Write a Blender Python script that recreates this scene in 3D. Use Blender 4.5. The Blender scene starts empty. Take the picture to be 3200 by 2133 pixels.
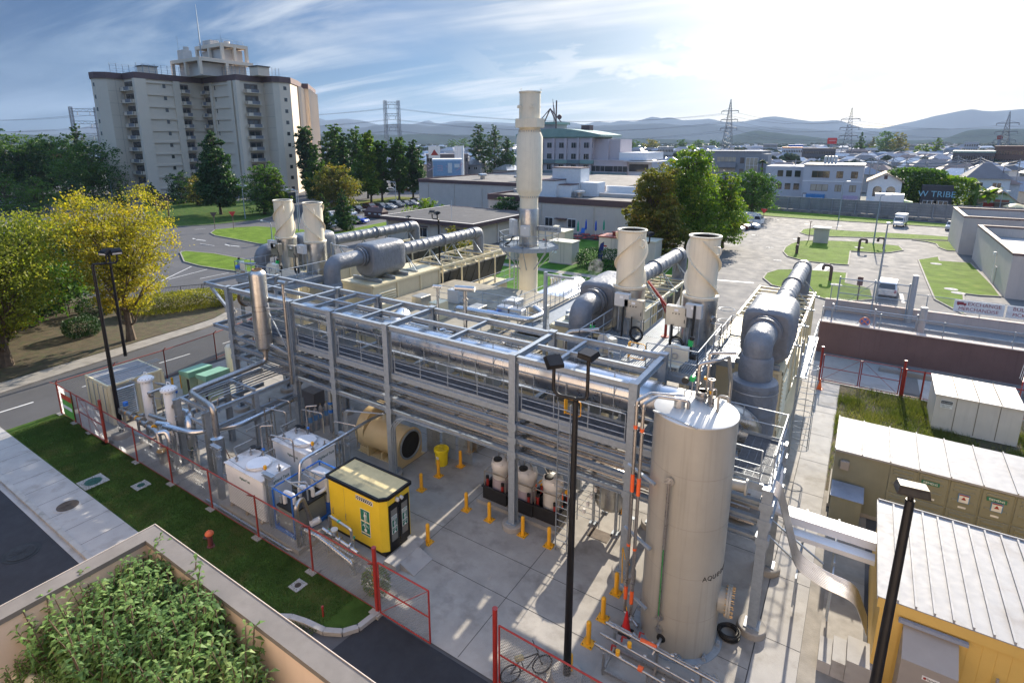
import bpy,math,random
from mathutils import Vector,Matrix
R=math.radians
rnd=random.Random(7)
C=bpy.context.scene.collection
SC=bpy.context.scene
# camera
F,PX,PY=1742.66,1554.2,861.3
PITCH,ROLL,YAW=0.233467,0.002565,0.584187
CAM=Vector((0,0,16.0))
_cp,_sp,_cy,_sy=math.cos(PITCH),math.sin(PITCH),math.cos(YAW),math.sin(YAW)
_f=Vector((-_sy*_cp,_cy*_cp,-_sp));_r=Vector((_cy,_sy,0));_d=_f.cross(_r)
_c,_s=math.cos(ROLL),math.sin(ROLL)
RT,DN,FW=_c*_r+_s*_d,-_s*_r+_c*_d,_f
cam=bpy.data.cameras.new('camera');co=bpy.data.objects.new('camera',cam);C.objects.link(co)
m=Matrix((RT,-DN,-FW)).transposed().to_4x4();m.translation=CAM;co.matrix_world=m
cam.sensor_width=36;cam.lens=F/3200*36
cam.shift_x=(1600-PX)/3200;cam.shift_y=-(1066.5-PY)/3200
cam.clip_start=.1;cam.clip_end=40000
SC.camera=co
def at(px,py,z=0.,x=None,y=None):
 "world point that the photograph shows at pixel px, py, on the plane z= (or x=, y=)"
 d=RT*((px-PX)/F)+DN*((py-PY)/F)+FW
 if x is not None:t=(x-CAM.x)/d.x
 elif y is not None:t=(y-CAM.y)/d.y
 else:t=(z-CAM.z)/d.z
 return CAM+d*t
def hgt(bx,by,tx,ty):
 "height of something whose foot and top are seen at two pixels"
 g=at(bx,by);d=RT*((tx-PX)/F)+DN*((ty-PY)/F)+FW
 return CAM.z+d.z*(math.hypot(g.x,g.y)/math.hypot(d.x,d.y))
def zm(x0,y0,s):
 return lambda px,py,z=0.,**k:at(x0+px/s,y0+py/s,z,**k)
Z4=zm(2300,250,2.24);Z2=zm(900,150,2.614);Z3=zm(1600,150,2.614);Z1=zm(0,0,2.24);Z5=zm(0,500,2.24)
Q=zm(0,0,.735)
# light
SUN_EL,SUN_AZ=R(24),R(1.5)
w=bpy.data.worlds.new('World');SC.world=w;w.use_nodes=True
nt=w.node_tree;N=nt.nodes;L=nt.links;N.clear()
def wn(t,**k):
 n=N.new(t)
 for a,b in k.items():setattr(n,a,b)
 return n
out=wn('ShaderNodeOutputWorld');bg=wn('ShaderNodeBackground');L.new(bg.outputs[0],out.inputs[0])
sky=wn('ShaderNodeTexSky',sky_type='NISHITA',sun_disc=False,sun_elevation=SUN_EL,sun_rotation=-SUN_AZ,air_density=1.0,dust_density=.9,ozone_density=3.5,altitude=100)
bg.inputs[1].default_value=.115
tc=wn('ShaderNodeTexCoord');sep=wn('ShaderNodeSeparateXYZ');L.new(tc.outputs['Generated'],sep.inputs[0])
def mth(op,a,b=None,cl=False):
 n=wn('ShaderNodeMath',operation=op,use_clamp=cl)
 for i,v in enumerate((a,b)):
  if v is None:continue
  if isinstance(v,(int,float)):n.inputs[i].default_value=v
  else:L.new(v,n.inputs[i])
 return n.outputs[0]
def rng(v,a,b,c=0.,d=1.,smooth=True):
 n=wn('ShaderNodeMapRange',interpolation_type='SMOOTHSTEP' if smooth else 'LINEAR')
 L.new(v,n.inputs[0])
 for i,k in enumerate((a,b,c,d)):n.inputs[i+1].default_value=k
 return n.outputs[0]
zz=mth('MAXIMUM',sep.outputs[2],.0)
den=mth('ADD',zz,.09)
cx_=mth('DIVIDE',sep.outputs[0],den);cy_=mth('DIVIDE',sep.outputs[1],den)
cmb=wn('ShaderNodeCombineXYZ');L.new(cx_,cmb.inputs[0]);L.new(cy_,cmb.inputs[1])
def wnoise(vec,sc,rot,scale,det,rough,dist=0.):
 mp=wn('ShaderNodeMapping');L.new(vec,mp.inputs[0]);mp.inputs['Scale'].default_value=sc;mp.inputs['Rotation'].default_value=rot
 n=wn('ShaderNodeTexNoise');L.new(mp.outputs[0],n.inputs[0])
 n.inputs['Scale'].default_value=scale;n.inputs['Detail'].default_value=det;n.inputs['Roughness'].default_value=rough
 n.inputs['Distortion'].default_value=dist
 return n.outputs[0]
cir=wnoise(cmb.outputs[0],(.22,1.,1.),(0,0,R(-62)),1.3,9,.58,.9)
cir2=wnoise(cmb.outputs[0],(1,1,1),(0,0,0),.45,5,.5)
cirm=mth('MULTIPLY',rng(cir,.40,.66),rng(cir2,.30,.56))
vd=wn('ShaderNodeVectorMath',operation='DOT_PRODUCT');L.new(tc.outputs['Generated'],vd.inputs[0])
SD=Vector((-math.sin(SUN_AZ)*math.cos(SUN_EL),math.cos(SUN_AZ)*math.cos(SUN_EL),math.sin(SUN_EL)))
vd.inputs[1].default_value=SD
near=rng(vd.outputs['Value'],.30,.95)
cirm=mth('ADD',mth('MULTIPLY',cirm,rng(vd.outputs['Value'],.1,.75,.28,.66)),mth('MULTIPLY',near,.08))
cu=wnoise(tc.outputs['Generated'],(1,1,2.6),(0,0,0),7.5,10,.6,.2)
band=mth('MULTIPLY',rng(sep.outputs[2],.035,.075),rng(sep.outputs[2],.21,.12))
side=rng(sep.outputs[0],-.75,-.12)
cum=mth('MULTIPLY',mth('MULTIPLY',rng(cu,.49,.57),band),side)
tot=mth('MAXIMUM',cirm,mth('MULTIPLY',cum,.9),True)
prox=rng(vd.outputs['Value'],.22,1.0,smooth=False)
tint=wn('ShaderNodeValToRGB');L.new(prox,tint.inputs[0]);te=tint.color_ramp.elements
te[0].position=0;te[0].color=(.002,.065,.15,1);te[1].position=1;te[1].color=(.40,.385,.36,1)
for p_,c_ in((.35,(.015,.105,.19,1)),(.68,(.085,.175,.26,1)),(.86,(.22,.245,.26,1))):e_=te.new(p_);e_.color=c_
up_=wn('ShaderNodeMix',data_type='RGBA');L.new(rng(sep.outputs[2],.27,.62),up_.inputs[0]);L.new(tint.outputs[0],up_.inputs[6]);up_.inputs[7].default_value=(2.35,2.12,1.9,1)  # low sky dimmed, sky above the view brightened as added fill for shade
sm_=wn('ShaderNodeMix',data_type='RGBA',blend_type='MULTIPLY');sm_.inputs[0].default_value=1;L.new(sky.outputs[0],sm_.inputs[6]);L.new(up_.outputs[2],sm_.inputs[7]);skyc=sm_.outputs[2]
ccol=wn('ShaderNodeMix',data_type='RGBA');L.new(near,ccol.inputs[0])
ccol.inputs[6].default_value=(1.5,2.1,2.7,1);ccol.inputs[7].default_value=(4.9,4.7,4.4,1)
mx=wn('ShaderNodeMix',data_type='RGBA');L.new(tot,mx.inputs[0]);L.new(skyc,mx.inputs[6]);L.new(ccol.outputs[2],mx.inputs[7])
sh=wnoise(tc.outputs['Generated'],(1,1,3.4),(.3,0,0),5.5,6,.55)
mx2=wn('ShaderNodeMix',data_type='RGBA');L.new(mth('MULTIPLY',mth('MULTIPLY',cum,rng(sh,.48,.62)),.22),mx2.inputs[0])
L.new(mx.outputs[2],mx2.inputs[6]);mx2.inputs[7].default_value=(1.9,2.15,2.5,1)
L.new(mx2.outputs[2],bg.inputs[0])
sl=bpy.data.lights.new('sun','SUN');sl.energy=4.5;sl.angle=R(.53);sl.color=(1,.89,.73)
so=bpy.data.objects.new('sun',sl);C.objects.link(so);so.rotation_euler=SD.to_track_quat('Z','Y').to_euler()
SC.view_settings.view_transform='Standard';SC.view_settings.look='None';SC.view_settings.gamma=1
SC.view_settings.exposure=1.27
SC.cycles.max_bounces=6;SC.cycles.diffuse_bounces=3;SC.cycles.glossy_bounces=3;SC.cycles.transmission_bounces=4
SC.cycles.transparent_max_bounces=8;SC.cycles.volume_bounces=0
SC.cycles.use_denoising=True;SC.cycles.sample_clamp_indirect=6
SC.cycles.caustics_reflective=False;SC.cycles.caustics_refractive=False
# materials
MATS={}
def pm(name,col,r=.6,m=0.,var=.12,vs=2.5,bump=0.,bs=40.,spec=None,stain=None,streak=0.,coat=0.):
 "procedural material: base colour broken up by two sizes of noise, optional stains, vertical runs and fine bump"
 if name in MATS:return MATS[name]
 mt=bpy.data.materials.new(name);mt.use_nodes=True;t=mt.node_tree;n=t.nodes;l=t.links
 b=n['Principled BSDF'];b.inputs['Roughness'].default_value=r;b.inputs['Metallic'].default_value=m
 if coat:b.inputs['Coat Weight'].default_value=coat
 if spec is not None:b.inputs['Specular IOR Level'].default_value=spec
 g=n.new('ShaderNodeNewGeometry')
 def noise(sc,det=5,vec=None,ro=.6):
  q=n.new('ShaderNodeTexNoise');q.inputs['Scale'].default_value=sc;q.inputs['Detail'].default_value=det
  q.inputs['Roughness'].default_value=ro
  l.new(vec or g.outputs['Position'],q.inputs['Vector']);return q.outputs[0]
 def mixc(fac,a,bb):
  q=n.new('ShaderNodeMix');q.data_type='RGBA'
  if isinstance(fac,float):q.inputs[0].default_value=fac
  else:l.new(fac,q.inputs[0])
  for i,v in((6,a),(7,bb)):
   if isinstance(v,tuple):q.inputs[i].default_value=(*v[:3],1)
   else:l.new(v,q.inputs[i])
  return q.outputs[2]
 def mr(v,a,bb,c=0.,d=1.):
  q=n.new('ShaderNodeMapRange');l.new(v,q.inputs[0])
  for i,k in enumerate((a,bb,c,d)):q.inputs[i+1].default_value=k
  return q.outputs[0]
 lo=tuple(c*(1-var)for c in col);hi=tuple(min(1,c*(1+var))for c in col)
 big=mr(noise(vs),.3,.7)
 colr=mixc(big,lo,hi)
 if stain:
  sc,th,sco=stain
  colr=mixc(mr(noise(sc,8),th,th+.16,0,.75),colr,sco)
 if streak:
  mp=n.new('ShaderNodeMapping');mp.inputs['Scale'].default_value=(7,7,.25);l.new(g.outputs['Position'],mp.inputs[0])
  colr=mixc(mr(noise(1.,5,mp.outputs[0]),.52,.75,0,streak),colr,tuple(c*.45 for c in col))
 l.new(colr,b.inputs['Base Color'])
 l.new(mr(noise(vs*3.1),.3,.7,max(.03,r-.08),min(1,r+.08)),b.inputs['Roughness'])
 if bump:
  bp=n.new('ShaderNodeBump');bp.inputs['Strength'].default_value=1.;bp.inputs['Distance'].default_value=bump
  l.new(noise(bs,6),bp.inputs['Height']);l.new(bp.outputs[0],b.inputs['Normal'])
 MATS[name]=mt;return mt
def leafm(name,c1,c2,c3=None,tr=.35):
 if name in MATS:return MATS[name]
 mt=bpy.data.materials.new(name);mt.use_nodes=True;t=mt.node_tree;n=t.nodes;l=t.links
 n.clear();o=n.new('ShaderNodeOutputMaterial');mxs=n.new('ShaderNodeMixShader');l.new(mxs.outputs[0],o.inputs[0])
 b=n.new('ShaderNodeBsdfPrincipled');b.inputs['Roughness'].default_value=.55;b.inputs['Specular IOR Level'].default_value=.3
 tl=n.new('ShaderNodeBsdfTranslucent');mxs.inputs[0].default_value=tr
 l.new(b.outputs[0],mxs.inputs[1]);l.new(tl.outputs[0],mxs.inputs[2])
 g=n.new('ShaderNodeNewGeometry');q=n.new('ShaderNodeTexNoise');q.inputs['Scale'].default_value=.42;q.inputs['Detail'].default_value=4
 l.new(g.outputs['Position'],q.inputs['Vector'])
 ad=n.new('ShaderNodeMath');ad.operation='MULTIPLY_ADD';l.new(g.outputs['Random Per Island'],ad.inputs[0]);ad.inputs[1].default_value=.45
 sb=n.new('ShaderNodeMath');sb.operation='SUBTRACT';l.new(q.outputs[0],sb.inputs[0]);sb.inputs[1].default_value=.2
 l.new(sb.outputs[0],ad.inputs[2])
 cr=n.new('ShaderNodeValToRGB');l.new(ad.outputs[0],cr.inputs[0]);e=cr.color_ramp.elements
 e[0].position=.18;e[0].color=(*c1,1);e[1].position=.62;e[1].color=(*c2,1)
 if c3:x=e.new(.8);x.color=(*c3,1)
 l.new(cr.outputs[0],b.inputs['Base Color'])
 mm=n.new('ShaderNodeMix');mm.data_type='RGBA';mm.blend_type='MULTIPLY';mm.inputs[0].default_value=1
 l.new(cr.outputs[0],mm.inputs[6]);mm.inputs[7].default_value=(1.5,1.7,.7,1);l.new(mm.outputs[2],tl.inputs['Color'])
 MATS[name]=mt;return mt
GALV=pm('galvanised_steel',(.30,.345,.39),.5,.25,.12,6,.0006,60)
GALV2=pm('galvanised_grating',(.13,.15,.18),.55,.3,.2,4)
POL=pm('polished_cladding',(.56,.57,.59),.3,1.,.05,.8)
ALU=pm('brushed_steel',(.55,.54,.52),.34,.95,.12,3,.0008,30)
STL=pm('stainless_pipe',(.42,.40,.38),.32,.92,.15,6)
FAB=pm('grey_insulation_fabric',(.15,.17,.20),.45,.0,.12,3,.05,5.5,spec=.6)
CRM=pm('cream_paint',(.68,.60,.40),.5,0,.05,1.5,streak=.12)
CRL=pm('pale_cream_stack_paint',(.72,.66,.52),.5,0,.05,1.1,streak=.25)
TAN=pm('tan_paint',(.60,.44,.19),.5,0,.06,1.5)
TNK=pm('beige_tank_paint',(.36,.345,.30),.38,0,.07,.8,streak=.3,coat=.1)
BLK=pm('black_paint',(.009,.009,.011),.4,0,.3,3,spec=.3)
RUB=pm('black_rubber',(.012,.012,.012),.6,0,.3,3)
RED=pm('red_paint',(.30,.025,.02),.45,0,.1,3)
DRED=pm('weathered_dark_red_paint',(.25,.035,.025),.6,0,.25,4)
YEL=pm('safety_yellow_paint',(.83,.40,.02),.42,0,.07,3)
YEL2=pm('cabin_yellow',(.78,.55,.03),.45,0,.05,1.2)
YELR=pm('faded_yellow_roof',(.60,.50,.26),.6,0,.1,2,stain=(1.6,.53,(.22,.2,.12)))
WHT=pm('white_paint',(.76,.77,.78),.45,0,.05,2)
WHT2=pm('off_white_plaster',(.60,.54,.48),.8,0,.05,.8,streak=.2)
BLU=pm('blue_paint',(.03,.16,.55),.45,0,.1,2)
GRN=pm('green_generator_paint',(.12,.24,.16),.5,0,.1,2)
OLV=pm('olive_cabinet_paint',(.22,.225,.17),.55,0,.07,1.4,streak=.1)
WROOF=pm('pale_sheet_roof',(.30,.30,.305),.6,0,.06,1.2,spec=.25,stain=(.9,.56,(.22,.205,.2)))
MUST=pm('mustard_wall_paint',(.66,.44,.12),.55,0,.04,1)
BOXG=pm('light_grey_enclosure',(.55,.56,.55),.45,0,.05,2)
GLS=pm('dark_window_glass',(.03,.035,.04),.08,0,.4,.4,spec=.8)
BRN=pm('brown_trim',(.12,.07,.07),.6,0,.1,1)
TWR=pm('tower_concrete_paint',(.74,.62,.49),.85,0,.04,.15,.004,6,streak=.1)
CONC=pm('pad_concrete',(.34,.32,.29),.85,0,.17,.9,.004,30,stain=(.8,.52,(.19,.175,.155)))
CONC2=pm('pale_pavement_concrete',(.36,.35,.335),.88,0,.12,.8,.004,30,stain=(1.1,.53,(.24,.225,.2)))
CONC3=pm('old_kerb_concrete',(.26,.24,.21),.9,0,.22,1.2,.006,20)
ASP=pm('asphalt',(.072,.072,.076),.88,0,.13,.35,.006,60,stain=(.25,.55,(.105,.10,.098)))
ASPN=pm('fresh_asphalt',(.022,.024,.03),.85,0,.2,.8,.008,60)
ASPL=pm('pale_worn_asphalt',(.15,.145,.14),.9,0,.13,.22,.005,50,stain=(.18,.52,(.10,.10,.098)))
LINE=pm('road_marking_white',(.62,.62,.6),.7,0,.1,2)
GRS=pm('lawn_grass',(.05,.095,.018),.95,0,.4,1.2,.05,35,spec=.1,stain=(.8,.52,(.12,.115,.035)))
GRSB=pm('lawn_grass_painted_sun',(.115,.185,.022),.95,0,.28,.5,.05,30,spec=.1,stain=(.5,.58,(.21,.22,.05)))  # lighter copy of the lawn green, sunlight painted into its colour
DRT=pm('leaf_littered_soil',(.085,.065,.035),.95,0,.35,1.6,.04,25,stain=(2.2,.5,(.06,.08,.025)))
CITYG=pm('suburb_ground',(.11,.115,.10),.95,0,.4,.03,stain=(.012,.5,(.05,.085,.035)))
BARK=pm('tree_bark',(.11,.08,.055),.9,0,.3,4,.02,20)
HEDG=leafm('hedge_leaves',(.09,.11,.015),(.28,.26,.03),(.42,.36,.04),.3)
SHRB=leafm('shrub_leaves',(.012,.035,.010),(.03,.075,.02),None,.2)
L_YEL=leafm('yellowing_leaves',(.11,.12,.015),(.36,.30,.03),(.55,.38,.04),.45)
L_YG=leafm('yellow_green_leaves',(.08,.11,.015),(.25,.26,.03),(.36,.31,.04),.42)
L_DK=leafm('dark_green_leaves',(.012,.036,.013),(.045,.10,.028),None,.28)
L_MD=leafm('mid_green_leaves',(.025,.06,.014),(.08,.15,.025),None,.35)
L_OR=leafm('orange_green_leaves',(.07,.085,.015),(.17,.16,.03),(.34,.21,.04),.35)
L_BR=leafm('bright_green_leaves',(.05,.10,.012),(.13,.21,.02),(.3,.3,.04),.4)
L_WD=leafm('weed_leaves',(.045,.10,.028),(.13,.23,.06),(.25,.34,.11),.3)
SIGNG=pm('sign_green',(.01,.16,.10),.5,0,.05,2)
# mesh building
def V(*a):return Vector(a)
def frame(d,up=(0,0,1)):
 d=Vector(d).normalized();u=Vector(up)
 if abs(d.dot(u))>.98:u=Vector((0,1,0))if abs(d.y)<.9 else Vector((1,0,0))
 s=d.cross(u).normalized();return d,s,s.cross(d)
class MB:
 def __init__(s):s.v=[];s.f=[];s.m=[];s.sm=[]
 def add(s,vs,fs,mi=0,sm=False):
  o=len(s.v);s.v.extend([tuple(x)for x in vs])
  for f in fs:s.f.append(tuple(i+o for i in f));s.m.append(mi);s.sm.append(sm)
  return s
 def box(s,x0,y0,z0,x1,y1,z1,mi=0):
  x0,x1=sorted((x0,x1));y0,y1=sorted((y0,y1));z0,z1=sorted((z0,z1))
  return s.add([(x0,y0,z0),(x1,y0,z0),(x1,y1,z0),(x0,y1,z0),(x0,y0,z1),(x1,y0,z1),(x1,y1,z1),(x0,y1,z1)],[(0,3,2,1),(4,5,6,7),(0,1,5,4),(1,2,6,5),(2,3,7,6),(3,0,4,7)],mi)
 def cbox(s,c,sz,mi=0):
  return s.box(c[0]-sz[0]/2,c[1]-sz[1]/2,c[2]-sz[2]/2,c[0]+sz[0]/2,c[1]+sz[1]/2,c[2]+sz[2]/2,mi)
 def bbox(s,x0,y0,z0,x1,y1,z1,b=.05,mi=0):
  "box with bevelled vertical edges and top"
  p=[(x0+b,y0),(x1-b,y0),(x1,y0+b),(x1,y1-b),(x1-b,y1),(x0+b,y1),(x0,y1-b),(x0,y0+b)]
  q=[(x0+b,y0+b),(x1-b,y0+b),(x1-b,y0+b),(x1-b,y1-b),(x1-b,y1-b),(x0+b,y1-b),(x0+b,y1-b),(x0+b,y0+b)]
  vs=[(x,y,z0)for x,y in p]+[(x,y,z1-b)for x,y in p]+[(x0+b,y0+b,z1),(x1-b,y0+b,z1),(x1-b,y1-b,z1),(x0+b,y1-b,z1)]
  fs=[tuple(reversed(range(8)))]+[(i,(i+1)%8,8+(i+1)%8,8+i)for i in range(8)]
  fs+=[(8,9,17,16),(10,11,18,17),(12,13,19,18),(14,15,16,19),(9,10,17),(11,12,18),(13,14,19),(15,8,16),(16,17,18,19)]
  return s.add(vs,fs,mi)
 def beam(s,a,b,w,h,mi=0,up=(0,0,1)):
  a,b=Vector(a),Vector(b);d,u,t=frame(b-a,up);u=u*w/2;t=t*h/2
  vs=[a-u-t,a+u-t,a+u+t,a-u+t,b-u-t,b+u-t,b+u+t,b-u+t]
  return s.add(vs,[(0,3,2,1),(4,5,6,7),(0,1,5,4),(1,2,6,5),(2,3,7,6),(3,0,4,7)],mi)
 def ibeam(s,a,b,w,h,mi=0,up=(0,0,1),t=.02):
  a,b=Vector(a),Vector(b);d,u,q=frame(b-a,up)
  s.beam(a+q*(h/2-t/2),b+q*(h/2-t/2),w,t,mi,up);s.beam(a-q*(h/2-t/2),b-q*(h/2-t/2),w,t,mi,up)
  return s.beam(a,b,t,h-2*t,mi,up)
 def cyl(s,a,b,r,r1=None,n=16,cap=True,mi=0,sm=True):
  a,b=Vector(a),Vector(b);r1=r if r1 is None else r1;d,u,t=frame(b-a)
  c=[(math.cos(2*math.pi*i/n),math.sin(2*math.pi*i/n))for i in range(n)]
  vs=[a+(u*x+t*y)*r for x,y in c]+[b+(u*x+t*y)*r1 for x,y in c]
  s.add(vs,[(i,(i+1)%n,n+(i+1)%n,n+i)for i in range(n)],mi,sm)
  if cap:
   s.add(vs[:n],[tuple(reversed(range(n)))],mi);s.add(vs[n:],[tuple(range(n))],mi)
  return s
 def tube(s,pts,r,n=8,cap=True,mi=0,rr=None):
  pts=[Vector(p)for p in pts];k=len(pts)
  d0=(pts[1]-pts[0]).normalized();_,u,t=frame(d0);vs=[]
  for i,p in enumerate(pts):
   d=(pts[min(i+1,k-1)]-pts[max(i-1,0)]).normalized()
   q=d0.rotation_difference(d);u=q@u;t=q@t;d0=d
   ri=rr[i]if rr else r
   if 0<i<k-1:
    cs=(pts[i+1]-p).normalized().dot((p-pts[i-1]).normalized());ri=ri/max(.8,math.sqrt((1+cs)/2))
   vs+=[p+(u*math.cos(2*math.pi*j/n)+t*math.sin(2*math.pi*j/n))*ri for j in range(n)]
  fs=[(i*n+j,i*n+(j+1)%n,(i+1)*n+(j+1)%n,(i+1)*n+j)for i in range(k-1)for j in range(n)]
  s.add(vs,fs,mi,True)
  if cap:s.add(vs[:n],[tuple(reversed(range(n)))],mi);s.add(vs[-n:],[tuple(range(n))],mi)
  return s
 def lathe(s,prof,c=(0,0,0),n=24,mi=0,cap=True,sm=True):
  vs=[]
  for r,z in prof:vs+=[(c[0]+r*math.cos(2*math.pi*j/n),c[1]+r*math.sin(2*math.pi*j/n),c[2]+z)for j in range(n)]
  k=len(prof)
  s.add(vs,[(i*n+j,i*n+(j+1)%n,(i+1)*n+(j+1)%n,(i+1)*n+j)for i in range(k-1)for j in range(n)],mi,sm)
  if cap:s.add(vs[:n],[tuple(reversed(range(n)))],mi);s.add(vs[-n:],[tuple(range(n))],mi)
  return s
 def prism(s,poly,z0,z1,mi=0):
  ar=sum(poly[i][0]*poly[(i+1)%len(poly)][1]-poly[(i+1)%len(poly)][0]*poly[i][1]for i in range(len(poly)))
  if ar<0:poly=poly[::-1]
  n=len(poly);f=lambda z,p:z(p[0],p[1])if callable(z)else z
  vs=[(p[0],p[1],f(z0,p))for p in poly]+[(p[0],p[1],f(z1,p))for p in poly]
  return s.add(vs,[tuple(reversed(range(n))),tuple(range(n,2*n))]+[(i,(i+1)%n,n+(i+1)%n,n+i)for i in range(n)],mi)
 def ring(s,c,r,t,n=32,m_=6,axis=(0,0,1),mi=0):
  d,u,v=frame(axis);c=Vector(c)
  pts=[c+(u*math.cos(2*math.pi*i/n)+v*math.sin(2*math.pi*i/n))*r for i in range(n)]
  vs=[]
  for i in range(n):
   e=(pts[i]-c).normalized()
   vs+=[pts[i]+(e*math.cos(2*math.pi*j/m_)+d*math.sin(2*math.pi*j/m_))*t for j in range(m_)]
  return s.add(vs,[(i*m_+j,i*m_+(j+1)%m_,((i+1)%n)*m_+(j+1)%m_,((i+1)%n)*m_+j)for i in range(n)for j in range(m_)],mi,True)
 def build(s,name,mats,parent=None,label=None,cat=None,group=None,kind=None,loc=None):
  me=bpy.data.meshes.new(name)
  if loc is not None:
   l0=Vector(loc);s.v=[(x-l0.x,y-l0.y,z-l0.z)for x,y,z in s.v]
  me.from_pydata(s.v,[],s.f)
  for mt in(mats if isinstance(mats,(list,tuple))else[mats]):me.materials.append(mt)
  me.polygons.foreach_set('material_index',s.m);me.polygons.foreach_set('use_smooth',s.sm)
  if any(s.sm)and len(s.f)<60000:me.set_sharp_from_angle(angle=R(42))
  me.update()
  o=bpy.data.objects.new(name,me);C.objects.link(o)
  if loc is not None:o.location=loc
  if parent:
   o.parent=parent
   if loc is None:o.location=-parent.location_abs if hasattr(parent,'location_abs')else Vector((0,0,0))
  return tag(o,label,cat,group,kind)
def tag(o,label=None,cat=None,group=None,kind=None):
 if label:o['label']=label
 if cat:o['category']=cat
 if group:o['group']=group
 if kind:o['kind']=kind
 return o
def thing(name,label,cat,group=None,loc=(0,0,0),rz=0.):
 o=bpy.data.objects.new(name,None);C.objects.link(o);o.location=loc;o.rotation_euler=(0,0,rz)
 o.empty_display_size=.3
 return tag(o,label,cat,group)
def part(mb,name,mats,parent,wloc=None,label=None,kind=None):
 "mesh given in the parent's local space"
 o=mb.build(name,mats,None,label=label,kind=kind);o.parent=parent
 return o
def wpart(mb,name,mats,parent,label=None,kind=None):
 "mesh given in world space under a thing (whose Empty may stand anywhere, unrotated)"
 top=parent;l=Vector(parent.location)
 while top.parent:top=top.parent;l=l+Vector(top.location)
 mb.v=[(x-l.x,y-l.y,z-l.z)for x,y,z in mb.v]
 o=mb.build(name,mats,None,label=label,kind=kind);o.parent=parent
 return o
def dup(root,loc,rz=None,label=None,group=None,scale=None):
 r=root.copy();C.objects.link(r);r.location=loc
 if rz is not None:r.rotation_euler=(0,0,rz)
 if scale:r.scale=(scale,)*3 if isinstance(scale,(int,float))else scale
 if label:r['label']=label
 if group:r['group']=group
 for ch in[o for o in root.children]:
  c=ch.copy();C.objects.link(c);c.parent=r
  for g in ch.children:
   d=g.copy();C.objects.link(d);d.parent=c
 return r
def struct(mb,name,mats):return mb.build(name,mats,kind='structure')
def bend(pts,rad,k=5):
 "round the corners of a polyline"
 pts=[Vector(p)for p in pts];o=[pts[0]]
 for i in range(1,len(pts)-1):
  a,p,b=pts[i-1],pts[i],pts[i+1];d1=(a-p);d2=(b-p)
  q=min(rad,d1.length*.45,d2.length*.45);s=p+d1.normalized()*q;e=p+d2.normalized()*q
  for j in range(k+1):
   t=j/k;o.append(s*(1-t)**2+p*2*t*(1-t)+e*t*t)
 o.append(pts[-1]);return o
def text(s,size,mat,parent,loc,normal,up=(0,0,1),ext=.004,name='lettering',align='CENTER',squeeze=1.):
 "raised lettering as a mesh, its face toward normal (loc in the parent's space)"
 cu=bpy.data.curves.new(name,'FONT');cu.body=s;cu.size=size;cu.extrude=ext;cu.align_x=align;cu.align_y='CENTER'
 to=bpy.data.objects.new(name,cu);C.objects.link(to)
 me=bpy.data.meshes.new_from_object(to);C.objects.unlink(to);bpy.data.objects.remove(to)
 me.materials.clear();me.materials.append(mat)
 o=bpy.data.objects.new(name,me);C.objects.link(o);o.parent=parent
 n_=Vector(normal).normalized();u=Vector(up);x=u.cross(n_).normalized();u=n_.cross(x)
 mt=Matrix((x*squeeze,u,n_)).transposed().to_4x4();mt.translation=Vector(loc);o.matrix_local=mt
 return o
def rail(mb,pts,h=1.07,post=1.3,r=.024,mid=True,toe=.1,closed=False):
 "tubular handrail along deck-level points"
 pts=[Vector(p)for p in pts]
 if closed:pts.append(pts[0])
 for a,b in zip(pts,pts[1:]):
  L_=(b-a).length;n_=max(1,round(L_/post));up=V(0,0,h)
  mb.cyl(a+up,b+up,r,n=6)
  if mid:mb.cyl(a+up*.52,b+up*.52,r*.85,n=6)
  for i in range(n_+1):
   p=a+(b-a)*(i/n_);mb.cyl(p,p+up,r,n=6)
  if toe:mb.beam(a+V(0,0,toe/2+.01),b+V(0,0,toe/2+.01),.008,toe)
def grating(mb,x0,y0,x1,y1,z,along='x',pitch=.06,t=.012,h=.04,cross=.6):
 "open bar grating: thin bars with gaps the light falls through"
 if along=='x':
  n_=int((y1-y0)/pitch)
  for i in range(n_+1):yy=y0+i*pitch;mb.box(x0,yy,z-h,x1,yy+t,z)
  k=int((x1-x0)/cross)
  for i in range(k+1):xx=x0+i*cross;mb.box(xx,y0,z-h*.6,xx+.012,y1,z-.003)
 else:
  n_=int((x1-x0)/pitch)
  for i in range(n_+1):xx=x0+i*pitch;mb.box(xx,y0,z-h,xx+t,y1,z)
  k=int((y1-y0)/cross)
  for i in range(k+1):yy=y0+i*cross;mb.box(x0,yy,z-h*.6,x1,yy+.012,z-.003)
  # SETTING
def sheet(name,polys,z,mat):
 b=MB()
 for k,p in enumerate(polys):
  zz_=z+k*.0004
  ar=sum(p[i][0]*p[(i+1)%len(p)][1]-p[(i+1)%len(p)][0]*p[i][1]for i in range(len(p)))
  if ar<0:p=p[::-1]
  b.add([(q[0],q[1],zz_)for q in p],[tuple(range(len(p)))])
 return struct(b,name,mat)
def rect(x0,y0,x1,y1):return[(x0,y0),(x1,y0),(x1,y1),(x0,y1)]
sheet('ground',[rect(-14000,-3000,14000,15000)],-.15,CITYG)
sheet('asphalt_yard',[rect(-270,-40,90,178)],0,ASP)
sheet('parking_lot_asphalt',[[(-20,60),(-20,92),(-27,100),(-27,141),(90,141),(90,43),(-2,43),(-2,52),(-20,54)]],.005,ASPL)
sheet('street',[rect(-75,152,90,176)],.006,ASPL)
sheet('new_road',[rect(-60,-10,-12,6.52),[(-13.2,4),(-6,4),(-6,11.25),(-12.5,11.25)]],.006,ASPN)
sheet('concrete_pad',[rect(-39.3,11.35,-1.28,46)],.03,CONC)
sheet('concrete_walkway',[rect(-1.25,6,.02,42)],.025,CONC2)
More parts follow.
